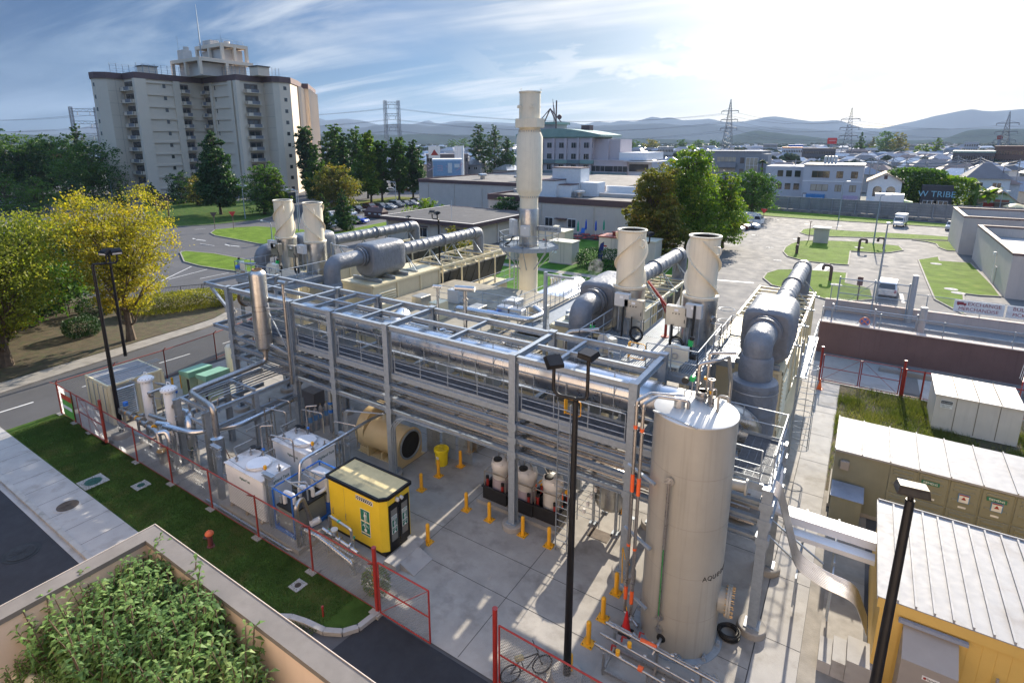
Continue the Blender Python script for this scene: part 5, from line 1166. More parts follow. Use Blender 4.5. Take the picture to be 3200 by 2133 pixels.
b=MB();b.lathe([(.82,z_['neck']),(.82,z_['top']-.12),(.88,z_['top']-.1),(.88,z_['top']),(.80,z_['top']),(.78,z_['top']-.4)],(cx0,cy0,0),36,cap=False);b.lathe([(.79,z_['top']-.35),(.02,z_['top']-.35)],(cx0,cy0,0),24,cap=False);wpart(b,'top_pipe',CRL,CH)
b=MB();r8=1.22
b.prism([(cx0+r8*math.cos(a*math.pi/4+.2),cy0+r8*math.sin(a*math.pi/4+.2))for a in range(8)],z_['colb'],z_['colt']);wpart(b,'collar_box',CRL,CH)
b=MB()
for a in(-.9,1.4,3.0,4.4):
 p=Vector((cx0+1.08*math.cos(a),cy0+1.08*math.sin(a),0));zz_=z_['colt'];b.box(p.x-.16,p.y-.05,zz_+.85,p.x+.16,p.y+.05,zz_+1.0);b.cyl((p.x,p.y,zz_),(p.x,p.y,zz_+.9),.015,n=5)
for a in range(3):b.cyl((cx0+.86*math.cos(a*2+.3),cy0+.86*math.sin(a*2+.3),z_['top']),(cx0+.86*math.cos(a*2+.3),cy0+.86*math.sin(a*2+.3),z_['top']+.25),.02,n=5)
wpart(b,'guide_bracket',CRL,CH)
b=MB()
for zz_,rr_ in((z_['neck']-.02,.88),(z_['con']+.04,.80)):
 for k in range(28):a=k*.2244;b.cyl((cx0+rr_*math.cos(a),cy0+rr_*math.sin(a),zz_-.05),(cx0+rr_*math.cos(a),cy0+rr_*math.sin(a),zz_+.07),.025,n=5)
wpart(b,'flange_bolt',GALV,CH,kind='stuff')
b=MB();zd=7.75;R8=2.45;oc=[(cx0+R8*math.cos(a*math.pi/4+.35),cy0+R8*math.sin(a*math.pi/4+.35))for a in range(8)]
for p,q in zip(oc,oc[1:]+oc[:1]):b.beam((*p,zd-.1),(*q,zd-.1),.08,.24)
for k in range(60):
 y=-R8+k*2*R8/60;h=math.sqrt(max(0,(R8*.94)**2-y*y));i_=math.sqrt(max(0,.85**2-y*y))if abs(y)<.85 else 0
 if i_:b.box(cx0-h,cy0+y,zd-.03,cx0-i_,cy0+y+.045,zd);b.box(cx0+i_,cy0+y,zd-.03,cx0+h,cy0+y+.045,zd)
 else:b.box(cx0-h,cy0+y,zd-.03,cx0+h,cy0+y+.045,zd)
for p in oc:b.beam((cx0+(p[0]-cx0)*.94,cy0+(p[1]-cy0)*.94,zd-.25),(cx0+(p[0]-cx0)*.34,cy0+(p[1]-cy0)*.34,zd-1.9),.07,.07)
wpart(b,'platform',GALV,CH)
b=MB();rail(b,[(*p,zd)for p in oc],1.1,1.9,.026,True,.1,closed=True);b.cyl(*[V(*oc[5],zd+.3),V(*oc[6],zd+.3)],.015,n=5);wpart(b,'handrail',GALV,CH)
b=MB();b.cyl((cx0-.9,cy0+.3,2),(cx0-.9,cy0+.3,z_['jt']),.05,n=6);b.cyl((cx0-1.1,cy0+.1,2.2),(cx0-1.1,cy0+.1,8),.05,n=6);wpart(ladder(CH,cx0-1.15,cy0-.1,2.2,zd,-1,0,.5),'ladder',GALV,CH);wpart(b,'conduit',GALV,CH)
cabinet(cx0-.95,cy0-.85,8.7,.8,.35,1.25,BOXG,'tall grey panel box on the chimney platform',rz=-.5,g='boxes on the chimney platform')
cabinet(cx0+.35,cy0-1.15,8.75,.75,.35,.8,BOXG,'square grey panel box on the chimney platform facing the rack',rz=.35,g='boxes on the chimney platform')
b=MB();b.tube(bend([(cx0-.85,cy0-1.1,8.6),(cx0-.9,cy0-1.5,8.1),(cx0-1.3,cy0-1.7,7.85),(cx0-.8,cy0-1.6,7.82)],.2),.05,n=7);b.tube(bend([(cx0-.7,cy0-1.1,8.7),(cx0-.75,cy0-1.6,8.3),(cx0-1.6,cy0-1.3,7.82)],.2),.045,n=7);b.build('cable',RUB,label='thick black cables sagging under the grey boxes of the chimney',cat='cable',loc=(cx0-.9,cy0-1.3,7.8))
t=thing('capacity_board','long grey beam with black lettering beside the chimney','beam',None,(cx0+1.6,cy0+.3,9.2));b=MB();b.box(-1.1,-.06,-.2,1.2,.06,.22);part(b,'beam',GALV,t);text('500 LB CAP.',.24,BLK,t,(.35,-.062,0),(0,-1,0))
b=MB();b.cyl((-.2,0,-.2),(-.2,0,-2.2),.05,n=6);part(b,'stand',GALV,t)
B_=thing('boiler_drum','shiny silver-white horizontal boiler drum right of the chimney foot','boiler',None,(-22.0,43,0))
b=MB();b.tube([(-21.85,38.6,2.6),(-21.85,38.75,2.6),(-21.85,39.0,2.6),(-21.85,46.6,2.6),(-21.85,46.85,2.6),(-21.85,47.0,2.6)],1.2,n=36,rr=[.7,1.05,1.25,1.25,1.05,.7]);wpart(b,'shell',pm('white_cladding',(.75,.76,.78),.25,.6,.05,1),B_)
b=MB()
for k in range(4):x=-22.4;y=42.6+k*.55;b.cyl((x,y,3.5),(x,y,4.4),.12,n=10);b.cyl((x,y,4.3),(x,y,4.42),.18,n=10)
wpart(b,'nozzle',POL,B_)
b=MB()
for y in(39.8,45.6):b.box(-22.7,y,.1,-21,y+.3,1.7)
wpart(b,'saddle',CRM,B_)
for k,(dx,z,r_)in enumerate(((-20.1,3.2,.28),(-19.6,2.6,.16),(-19.1,2.9,.14))):
 b=MB();b.tube(bend([(dx,37,z),(dx,47.5,z),(dx-.9,48.2,z)],.5),r_,n=14);b.build('steam_pipe',POL,label=['thick polished pipe','thin polished pipe','thinner outer pipe'][k]+' running beside the white boiler drum',cat='pipe',group='pipes beside the boiler drum',loc=(dx,37,z))
t=thing('platform_stand','railed grey platform between the boiler drum and the right quilted duct','platform',None,(-16,30,4.7));b=MB();b.box(-16.9,27.5,4.9,-14.6,37.5,5.0);wpart(b,'deck',PKA,t)
b=MB();rail(b,[(-14.7,27.6,5),(-16.8,27.6,5),(-16.8,37.4,5)],1.15,1.3,.024);wpart(b,'handrail',GALV,t)
t=thing('jib_post','grey jib post with a short arm left of the right quilted duct','post',None,(-15.5,25.5,0));b=MB();q=Z7(1060,520,y=25.6);b.beam((q.x,25.6,.1),(q.x,25.6,q.z),.16,.16,up=(1,0,0));b.beam((q.x,25.6,q.z-.15),(q.x+1.6,25.7,q.z-.2),.1,.12);b.beam((q.x,25.6,q.z-.9),(q.x+1.0,25.6,q.z-.25),.06,.06);wpart(b,'post',GALV,t)
t=thing('jib_post','grey jib post behind the second left stack','post',None,(-30,27,0));q=Z6b(1010,545,y=27);b=MB();b.beam((q.x,27,6),(q.x,27,q.z),.16,.16,up=(1,0,0));b.beam((q.x,27,q.z-.15),(q.x+1.6,27.1,q.z-.2),.1,.12);wpart(b,'post',GALV,t)
# BIG BEIGE TANK
TX,TY,TR,TH=-3.56,16.37,1.22,8.08
T=thing('storage_tank','tall beige cylindrical tank standing at the near corner of the plant','tank',None,(TX,TY,0))
b=MB();b.lathe([(TR,.05),(TR,TH-.02)],(TX,TY,0),72,cap=False)
wpart(b,'shell',TNK,T)
b=MB()
for z in(1.45,3.0,4.7,6.4):b.lathe([(TR+.001,z),(TR+.005,z+.008),(TR+.001,z+.016)],(TX,TY,0),72,cap=False)
wpart(b,'weld_seam',pm('weld_seam_paint',(.27,.255,.22),.5),T)
b=MB();b.lathe([(TR+.015,TH-.03),(TR+.015,TH),(TR-.02,TH+.02),(.4,TH+.14),(.02,TH+.15)],(TX,TY,0),72);wpart(b,'roof',pm('tank_roof_paint',(.52,.52,.50),.4,.2,.08,1.2,stain=(1.5,.64,(.35,.3,.22))),T)
b=MB();b.lathe([(TR+.2,.02),(TR+.2,.06),(TR,.07)],(TX,TY,0),64);wpart(b,'base_ring',GALV,T)
b=MB()
for k in range(10):a=k*.628;x,y=TX+(TR+.1)*math.cos(a),TY+(TR+.1)*math.sin(a);b.box(x-.06,y-.06,.06,x+.06,y+.06,.2);b.cyl((x,y,.2),(x,y,.28),.03,n=6)
wpart(b,'anchor',GALV,T)
a=math.atan2(.12,1.2);d_=Vector((math.cos(a),math.sin(a),0));c_=Vector((TX,TY,1.75))
b=MB();b.cyl(c_+d_*TR*.96,c_+d_*(TR+.22),.40,n=28);b.cyl(c_+d_*(TR+.2),c_+d_*(TR+.26),.5,n=28);b.cyl(c_+d_*(TR+.27),c_+d_*(TR+.33),.5,n=28)
wpart(b,'manway',TNK,T)
b=MB();s_=Vector((-d_.y,d_.x,0))
for k in range(16):u=k*.3927;p=c_+s_*math.cos(u)*.44+Vector((0,0,math.sin(u)*.44));b.cyl(p+d_*(TR+.16),p+d_*(TR+.42),.02,n=6)
wpart(b,'bolt',pm('brass_bolt',(.45,.32,.18),.4,.7,.2,8),T)
b=MB();z7=5.75;b.cyl((TX+.9,TY+.3,z7),(TX+TR+.35,TY+.42,z7),.16,n=20);b.cyl((TX+TR+.33,TY+.42,z7),(TX+TR+.39,TY+.42,z7),.26,n=20);wpart(b,'nozzle',TNK,T)
ga=math.atan2(-1.28,-.12);gx,gy=TX+(TR+.14)*math.cos(ga),TY+(TR+.14)*math.sin(ga);gx,gy=TX-.30,TY-TR-.13
b=MB();b.cyl((gx,gy,1.35),(gx,gy,6.2),.022,n=8);b.box(gx-.05,gy+.03,1.3,gx+.05,gy+.05,6.25);wpart(b,'sight_tube',STL,T)
b=MB();b.cyl((gx,gy-.025,1.5),(gx,gy-.025,3.9),.016,n=6);wpart(b,'level_strip',pm('green_level_strip',(.02,.28,.05),.4),T)
b=MB()
for z in(1.35,6.2):b.cyl((gx,gy,z),(gx,TY-TR+.06,z),.05,n=10);b.cyl((gx,gy+.06,z),(gx,gy+.1,z),.13,n=16);b.beam((gx-.18,gy-.02,z-.05),(gx,gy-.02,z),.02,.02)
b.cyl((gx,gy,.95),(gx,gy,1.3),.02,n=6);b.cyl((gx+.02,gy+.03,.9),(gx+.02,gy+.12,.9),.11,n=16)
wpart(b,'gauge_valve',ALU,T)
b=MB();b.cyl((TX-.2,TY-TR-.02,.55),(TX-.2,TY-TR+.05,.55),.14,n=20);wpart(b,'drain_port',RUB,T)
b=MB();b.tube(bend([(TX-.2,TY-TR+.05,.55),(TX-.22,TY-TR-.3,.5),(TX-.3,TY-TR-.5,.3)],.1),.05,n=10);b.cyl((TX-.24,TY-TR-.3,.46),(TX-.26,TY-TR-.42,.4),.1,n=12);wpart(b,'drain_pipe',ALU,T)
b=MB()
for z in(.95+.4,3.6,5.9):
 for dz in(0,):b.beam((TX-TR-.55,TY-.75,z+.1),(TX-.75,TY-TR+.05,z-.02),.1,.07)
wpart(b,'pipe_bracket',GALV,T)
OR=pm('orange_label',(.80,.13,.03),.5,0,.05,3)
for k,(px_,py_)in enumerate(((TX-TR-.32,TY-.92),(TX-TR-.08,TY-1.02))):
 t=thing('tank_pipe',['left','right'][k]+' one of the two tall steel pipes with orange labels on the beige tank','pipe','tall pipes beside the beige tank',(px_,py_,.5))
 b=MB();b.tube(bend([(px_+.35,py_-.25,.62),(px_,py_,.62),(px_,py_,TH+.25),(px_+.25,py_+.45,TH+.38),(TX-.35+k*.2,TY-.1-k*.25,TH+.38),(TX-.35+k*.2,TY-.1-k*.25,TH+.1)],.1,5),.055,n=10)
 for z in(1.9,2.6,7.3,8.1):b.cyl((px_,py_,z),(px_,py_,z+.08),.075,n=10)
 wpart(b,'riser',STL,t)
 b=MB()
 for z,h in((7.4,.12),(5.2,.62),(3.2,.08),(1.15,.5)):b.cyl((px_,py_,z),(px_,py_,z+h),.064,n=12)
 wpart(b,'label_band',OR,t)
b=MB();p_=V(TX-.42,TY-.3,TH+.05);b.cyl(p_,p_+V(0,0,.35),.17,n=20);b.build('roof_nozzle',ALU,label='round steel nozzle under the pipe elbow on the beige tank roof',cat='nozzle',loc=p_)
t=thing('roof_valve_group','cluster of steel valves and pipes standing on the beige tank roof','valves',None,(TX+.05,TY+.45,TH+.1))
b=MB();
for(x,y,r_,h)in((0,0,.14,.35),(.22,.1,.07,.75),(-.18,.12,.06,.95),(.05,.3,.05,1.1),(.35,-.15,.05,.3)):b.cyl((x,y,0),(x,y,h),r_,n=12);b.cyl((x,y,h*.5),(x,y,h*.5+.05),r_*1.5,n=12);b.cyl((x,y,h-.05),(x,y,h),r_*1.5,n=12)
b.tube(bend([(-.18,.12,.9),(-.18,.12,1.15),(.3,.35,1.3),(.5,.9,1.3),(.52,1.6,.2),(.52,1.6,-2)],.12),.06,n=10);b.tube(bend([(.05,.3,1.0),(.05,.3,1.5),(.75,.6,1.55)],.1),.04,n=8)
part(b,'pipework',STL,t)
b=MB();b.cyl((-.55,.1,.55),(-.55,-.02,.55),.11,n=18);part(b,'gauge',RUB,t)
b=MB();b.cyl((-.55,.04,0),(-.55,.04,.5),.015,n=5);b.cyl((-.38,.25,0),(-.38,.25,.5),.02,n=5);part(b,'gauge_stem',STL,t)
b=MB();b.cyl((-.38,.3,.58),(-.38,.16,.58),.09,n=16);part(b,'transmitter',pm('bright_green_plastic',(.02,.45,.12),.4),t)
b=MB();b.box(.2,-.02,.3,.3,.08,.4);b.box(-.05,.25,.62,.04,.34,.7);part(b,'valve_tag',YEL,t)
b=MB();g_=V(TX+.62,TY-.05,TH+.1);b.tube(bend([g_,g_+V(0,0,.55),g_+V(.28,-.02,.55),g_+V(.28,-.02,.4)],.12),.04,n=10);b.build('gooseneck_vent',TNK,label='small beige gooseneck vent on the beige tank roof',cat='vent',loc=g_)
b=MB();g_=V(TX+.38,TY+.2,TH+.1);b.tube(bend([g_,g_+V(0,0,.6),g_+V(.12,0,.6),g_+V(.12,0,.3)],.06),.022,n=8);b.cyl(g_,g_+V(0,0,.12),.1,n=14);b.build('sample_tube',STL,label='thin hooked steel tube on the beige tank roof',cat='vent',loc=g_)
b=MB();b.beam((TX-1.05,TY-.85,TH+.03),(TX+.35,TY-1.25,TH+.03),.06,.05);b.build('roof_channel',GALV,label='short steel channel laid along the front edge of the tank roof',cat='channel',loc=(TX,TY-1,TH))
for i,ch in enumerate('AQUEOUS AMMONIA'):
 if ch==' ':continue
 a=-.78+i*.15;n_=(math.cos(a),math.sin(a),0)
 text(ch,.23,BLK,T,(n_[0]*(TR+.003),n_[1]*(TR+.003),3.02),n_,name='lettering')
b=MB();c_=V(-2.05,17.0,.03)
for k in range(7):b.ring(c_+V(rnd.uniform(-.03,.03),rnd.uniform(-.03,.03),.05+k*.028),.30+.03*math.sin(k*2.2),.026,36,6,axis=(rnd.uniform(-.06,.06),rnd.uniform(-.06,.06),1))
b.build('hose_coil',RUB,label='black hose coiled flat on the concrete right of the beige tank',cat='hose',loc=c_)
def cone_(x,y,z,s_,lab,mat):
 t=thing('traffic_cone',lab,'traffic cone',None,(x,y,z));b=MB();b.bbox(-.19*s_,-.19*s_,0,.19*s_,.19*s_,.04*s_,.03);part(b,'base',RUB if s_>1 else mat,t)
 b=MB();b.lathe([(.14*s_,.04*s_),(.03*s_,.7*s_),(.025*s_,.72*s_)],n=24);part(b,'body',mat,t)
cone_(-4.95,15.25,.03,1.15,'red traffic cone on a black base at the foot of the beige tank',pm('cone_red',(.62,.02,.02),.5))
cone_(-1.1,40.5,.03,1.0,'small orange traffic cone by the far red gate',pm('cone_orange',(.85,.14,.02),.5))
b=MB();b.tube([(-5.95,17.4,1.4),(-5.7,17.0,1.3),(-5.4,16.6,1.5)],.02,n=6);b.tube([(-5.93,17.3,1.4),(-5.5,16.2,1.0),(-4.96,15.3,.8)],.018,n=6);b.build('yellow_rope',YEL,label='thin yellow rope hanging from the rack column to the red cone',cat='rope',loc=(-5.9,17.3,1.2))
SKV=thing('valve_skid','low steel skid with polished pipes, orange labels and valves before the beige tank','pipe skid',None,(-3.9,13.9,0))
b=MB();b.box(-5.2,13.0,.03,-1.9,14.75,.16);wpart(b,'plinth',CONC,SKV)
b=MB()
for y in(13.3,14.2):b.beam((-5.0,y,.3),(-2.2,y,.3),.06,.08)
for x in(-4.95,-3.6,-2.3):
 b.beam((x,13.3,.3),(x,14.2,.3),.06,.08)
 for y in(13.3,14.2):b.beam((x,y,.16),(x,y,.95),.07,.07,up=(1,0,0))
wpart(b,'frame',STL,SKV)
b=MB()
for y,z,r_ in((13.3,1.0,.045),(13.75,1.0,.04),(14.2,1.02,.05),(14.5,.8,.04)):
 b.cyl((-5.3,y+.1,z),(-1.9,y-.1,z),r_,n=12)
 for x in(-5.1,-4.5,-3.9,-3.2,-2.5):b.cyl((x,y+.08,z),(x+.09,y+.08,z),r_*1.45,n=12)
b.tube(bend([(-1.95,14.1,1.0),(-1.75,14.1,1.0),(-1.75,14.3,.7),(-2.0,14.6,.7)],.1),.06,n=10)
wpart(b,'pipework',STL,SKV)
b=MB()
for x,y in((-4.75,13.38),(-4.6,13.83),(-4.2,14.27)):b.beam((x,y,1.1),(x+.02,y,1.3),.05,.04);b.beam((x,y,1.3),(x+.16,y-.05,1.36),.04,.02)
wpart(b,'valve_lever',RED,SKV)
b=MB()
for x,y in((-4.55,13.38),(-4.35,13.83)):b.cyl((x,y,1.05),(x,y,1.2),.07,n=10)
wpart(b,'valve_bonnet',YEL,SKV)
b=MB()
for x0,x1,y,z in((-4.15,-3.65,14.27,1.02),(-3.9,-3.75,13.35,1.0),(-2.4,-2.2,13.3,.95)):b.cyl((x0,y,z),(x1,y,z),.085,n=12)
wpart(b,'label_band',OR,SKV)
# BOLLARDS, DRUM, CHEMICAL TANKS
BO=thing('bollard','yellow bollard','bollard','yellow bollards on base plates',(0,0,0));b=MB();b.lathe([(.082,.02),(.082,.80),(.07,.85),(.04,.875),(.005,.88)],n=20);part(b,'post',YEL,BO)
b=MB();b.box(-.19,-.19,0,.19,.19,.022);part(b,'base_plate',YEL,BO)
b=MB()
for x in(-.14,.14):
 for y in(-.14,.14):b.cyl((x,y,.02),(x,y,.05),.018,n=6)
part(b,'bolt',IRON,BO)
bl_=[(-15.91,17.5,'bollard nearest the big cream blower, lowest of the row of four'),(-15.95,18.82,'bollard standing in front of the yellow drum'),(-15.56,20.1,'bollard just right of the yellow drum'),(-15.99,21.39,'furthest bollard of the row behind the yellow drum'),(-13.25,17.48,'bollard at the left front corner of the chemical tank plinth'),(-13.32,14.93,'bollard at the kerb corner by the yellow cabin'),(-12.0,17.47,'bollard in front of the left chemical tank'),(-10.3,17.46,'bollard right of the rack column foot'),(-9.07,17.48,'bollard in front of the right chemical tank by the ladder'),(-5.85,16.65,'bollard nearest the rack column, first of the row by the beige tank'),(-5.81,15.34,'second bollard of the row by the red cone'),(-5.82,14.15,'third bollard of the row left of the beige tank'),(-5.8,12.75,'bollard seen through the near chain link gate'),(-13.3,11.9,'bollard half hidden behind the tall red gate post')]
for i,(x,y,lb)in enumerate(bl_):
 if i==0:BO.location=(x,y,.035);BO['label']='yellow '+lb
 else:dup(BO,(x,y,.035),rnd.uniform(-.05,.05),'yellow '+lb)
t=thing('overpack_drum','bright yellow plastic drum with a ribbed lid between the bollards','drum',None,(-16.5,19.75,.03));DY=pm('drum_yellow',(.82,.68,.02),.4)
b=MB();b.lathe([(.29,0),(.31,.05),(.34,.75),(.34,.78)],n=36);part(b,'body',DY,t);b=MB();b.lathe([(.385,.74),(.39,.76),(.39,.88),(.36,.91),(.30,.88),(.1,.87),(.01,.9)],n=36)
for k in range(20):a=k*.314;b.beam((.1*math.cos(a),.1*math.sin(a),.9),(.33*math.cos(a),.33*math.sin(a),.905),.02,.03)
part(b,'lid',DY,t);b=MB();b.box(-.08,-.345,.42,.08,-.33,.56);part(b,'label_plate',WHT,t)
b=MB();b.box(-13.2,18.2,.03,-9.15,20.0,.2);tag(b.build('tank_plinth',CONC,loc=(-11,19,0)),'low concrete plinth under the three chemical tanks','plinth')
PLAS=pm('translucent_white_plastic',(.70,.69,.67),.4,0,.04,1.5)
PUR=pm('tinted_liquid_level',(.42,.36,.40),.4,0,.08,2)
FR=pm('steel_frame',(.42,.38,.33),.4,.8,.1,5)
def chem(x,y,lab,lev):
 t=thing('chemical_tank',lab,'chemical tank','white chemical tanks in black trays',(x,y,.2))
 b=MB();w_=.62
 for(x0,y0,x1,y1)in((-w_,-w_,w_,-w_+.05),(-w_,w_-.05,w_,w_),(-w_,-w_+.05,-w_+.05,w_-.05),(w_-.05,-w_+.05,w_,w_-.05)):b.box(x0,y0,.04,x1,y1,.68)
 b.box(-w_+.05,-w_+.05,.04,w_-.05,w_-.05,.1)
 for(x0,y0,x1,y1)in((-w_-.05,-w_-.05,w_+.05,-w_-.001),(-w_-.05,w_+.001,w_+.05,w_+.05),(-w_-.05,-w_,-w_-.001,w_),(w_+.001,-w_,w_+.05,w_)):b.box(x0,y0,.62,x1,y1,.68)
 part(b,'tray',pm('black_tray',(.018,.018,.02),.5,0,.2,2),t)
 b=MB();b.lathe([(.40,.12),(.42,.2),(.42,1.45),(.46,1.5),(.47,1.68),(.44,1.8),(.34,1.88),(.1,1.92),(.01,1.92)],n=36)
 for k in range(6):a=k*1.05;b.bbox(.40*math.cos(a)-.06,.40*math.sin(a)-.06,1.72,.40*math.cos(a)+.06,.40*math.sin(a)+.06,1.86,.02)
 part(b,'body',PLAS,t)
 b=MB();b.lathe([(.423,.2),(.423,lev)],n=36,cap=False);part(b,'liquid_level',PUR,t)
 b=MB();b.lathe([(.20,1.88),(.20,1.95),(.16,1.97),(.01,1.975)],(-.12,-.14,0),24);part(b,'lid',RUB,t)
 b=MB()
 for sx in(-.56,.56):
  for sy in(-.56,.56):b.beam((sx,sy,.05),(sx,sy,1.42),.04,.04,up=(1,0,0))
 for z in(1.42,):b.beam((-.56,-.56,z),(.56,-.56,z),.04,.04);b.beam((-.56,.56,z),(.56,.56,z),.04,.04);b.beam((-.56,-.54,z),(-.56,.54,z),.04,.04);b.beam((.56,-.54,z),(.56,.54,z),.04,.04)
 part(b,'guard_frame',FR,t)
 for(px_,py_,h)in((-.5,-.42,.98),(.36,-.5,.92),(.5,.42,1.0)):
  b=MB();b.cyl((px_,py_,.3),(px_,py_,h),.065,n=12);o=part(b,'filter_canister',RED,t);b=MB();b.cyl((px_,py_,h),(px_,py_,h+.12),.075,n=12);part(b,'canister_cap',RUB,o)
 b=MB();
 for(qx,qy)in((.1,.15),(.25,-.02),(-.25,.15),(.0,.3)):b.cyl((qx,qy,1.88),(qx,qy,2.05),.03,n=8)
 b.tube(bend([(.1,.15,2.0),(.1,.15,2.25),(.5,.35,2.2),(.9,.5,1.4)],.1),.015,n=6);b.tube(bend([(-.25,.15,2.0),(-.25,.15,2.2),(.1,.3,2.28),(.5,.5,2.2)],.1),.015,n=6);b.tube([(.62,-.3,1.7),(.62,-.3,.6)],.018,n=6)
 part(b,'tubing',STL,t)
 b=MB();b.cyl((.62,-.3,1.5),(.62,-.3,1.2),.028,n=8);b.cyl((.62,-.3,.9),(.62,-.3,.8),.028,n=8);part(b,'orange_band',OR,t)
 b=MB();b.bbox(.5,.1,1.2,.66,.22,1.42,.02);part(b,'dosing_pump',YEL,t)
 return t
chem(-12.35,19.0,'left white chemical tank, half full of purple-tinted liquid',1.05);chem(-11.0,19.0,'middle white chemical tank, mostly hidden behind the rack column',.95);chem(-9.75,19.05,'right white chemical tank, the fullest-looking one beside the long ladder',.45)
t=thing('stainless_vessel','round-bottomed stainless vessel on legs right of the ladder under the rack','vessel',None,(-7.55,20.2,0));b=MB();b.lathe([(.05,.75),(.4,.8),(.62,.95),(.68,1.15),(.68,2.3),(.72,2.3),(.72,2.4),(.5,2.5),(.02,2.55)],(0,0,0),40);part(b,'body',ALU,t)
b=MB()
for a in(.6,2.2,3.8,5.4):b.beam((.74*math.cos(a),.74*math.sin(a),.03),(.74*math.cos(a),.74*math.sin(a),2.1),.1,.1,up=(1,0,0));b.box(.74*math.cos(a)-.14,.74*math.sin(a)-.14,.03,.74*math.cos(a)+.14,.74*math.sin(a)+.14,.1)
part(b,'leg',GALV,t)
b=MB()
for x in(-1.1,-.1):b.cyl((x,-1.0,.35),(x,-1.0,2.3),.025,n=6)
for k in range(7):b.cyl((-1.15,-1.0,.6+k*.26),(-.05,-1.0,.6+k*.26),.015,n=5)
part(b,'gauge_rack',GALV,t)
b=MB()
for k in range(4):b.bbox(-.85+k*.16,-1.06,.8+k*.4,-.73+k*.16,-.94,1.0+k*.4,.02)
part(b,'gauge',WHT,t)
b=MB();b.box(-8.05,18.9,.035,-7.15,19.5,.045);tag(b.build('drain_grate',IRON,loc=(-7.6,19.2,.03)),'dark square drain grate in the concrete right of the ladder','drain')
t=thing('instrument_stand','small steel stand with a yellow device beside the drain grate','stand',None,(-6.75,20.0,0));b=MB()
for x in(-.3,.3):b.cyl((x,0,.03),(x,0,.8),.02,n=6)
b.beam((-.35,0,.8),(.35,0,.8),.2,.04);part(b,'stand',GALV,t);b=MB();b.bbox(-.25,-.08,.82,-.05,.08,1.05,.02);part(b,'device',YEL,t)
F_=thing('air_blower','big cream fan housing with a round black intake lying under the rack','blower',None,(-18.9,19.0,0));FCR=pm('blower_cream',(.62,.48,.26),.5,0,.05,1.5)
b=MB();b.tube([(-20.9,19.15,1.25),(-20.85,19.15,1.25),(-20.35,19.15,1.25),(-20.3,19.15,1.25)],1.12,n=40,rr=[1.0,1.14,1.14,1.14]);b.box(-20.85,19.1,1.3,-20.35,20.3,2.4);wpart(b,'volute',FCR,F_)
b=MB();b.tube([(-20.3,19.0,1.15),(-19.85,19.0,1.05),(-18.0,19.0,1.05)],.78,n=36,rr=[.98,.80,.80]);wpart(b,'inlet_duct',FCR,F_)
b=MB();n_=36;ringv=[]
for(xx)in(-18.0,-17.93):
 for k in range(n_):a=2*math.pi*k/n_;ringv.append((xx,19+.72*math.cos(a),1.05+.72*math.sin(a)))
 for k in range(n_):
  a=2*math.pi*k/n_;c,s_=math.cos(a),math.sin(a);m_=max(abs(c),abs(s_))if s_<0 else 1.0
  ringv.append((xx,19+.88*c/m_,1.05+.88*s_/m_))
b.add(ringv,[(k,(k+1)%n_,n_+(k+1)%n_,n_+k)for k in range(n_)]+[(2*n_+k,3*n_+k,3*n_+(k+1)%n_,2*n_+(k+1)%n_)for k in range(n_)]+[(n_+k,n_+(k+1)%n_,3*n_+(k+1)%n_,3*n_+k)for k in range(n_)])
b.box(-18.02,18.1,.05,-17.92,19.9,.18);wpart(b,'face_plate',FCR,F_)
b=MB();b.ring((-17.9,19,1.05),.73,.05,40,8,axis=(1,0,0));wpart(b,'intake_rim',GALV,F_)
b=MB();b.cyl((-17.99,19,1.05),(-17.96,19,1.05),.71,n=36);wpart(b,'intake_mesh',pm('intake_mesh',(.02,.02,.02),.8),F_)
b=MB();b.box(-21.0,18.4,.05,-20.2,18.5,.35);b.box(-21.0,19.9,.05,-20.2,20.0,.35);b.box(-20.25,18.2,.05,-20.15,20.1,.9);b.box(-19.4,18.35,.05,-19.3,19.65,.4);b.box(-21.1,18.3,.03,-17.9,20.1,.06);wpart(b,'base',FCR,F_)
t=thing('conduit_bundle','dense rows of upright steel conduits behind the big cream blower','conduits',None,(-16.8,20.6,0));
for r_ in range(3):
 b=MB()
 for k in range(15):x=-17.9+r_*.95+k*.06;b.cyl((x,20.3+r_*.12,.03),(x,20.3+r_*.12,3.5),.018,n=6)
 b.box(-17.95+r_*.95,20.27+r_*.12,.6,-17.0+r_*.95,20.29+r_*.12,.64);b.box(-17.95+r_*.95,20.27+r_*.12,1.8,-17.0+r_*.95,20.29+r_*.12,1.84)
 wpart(b,'conduit_row',GALV,t)
b=MB();b.box(-16.5,21.6,.03,-15.6,22.4,.2);b.bbox(-16.45,21.65,.2,-15.65,22.35,1.9,.02);tag(b.build('steel_cabinet',SSB,loc=(-16,22,0)),'tall stainless cabinet behind the upright conduits','cabinet')
b=MB();b.bbox(-15.3,22.6,.2,-14.5,23.3,1.7,.02);b.box(-15.4,22.5,.03,-14.4,23.4,.2);tag(b.build('white_cabinet',WHT,loc=(-15,23,0)),'white cabinet on a low concrete base behind the last bollard','cabinet')
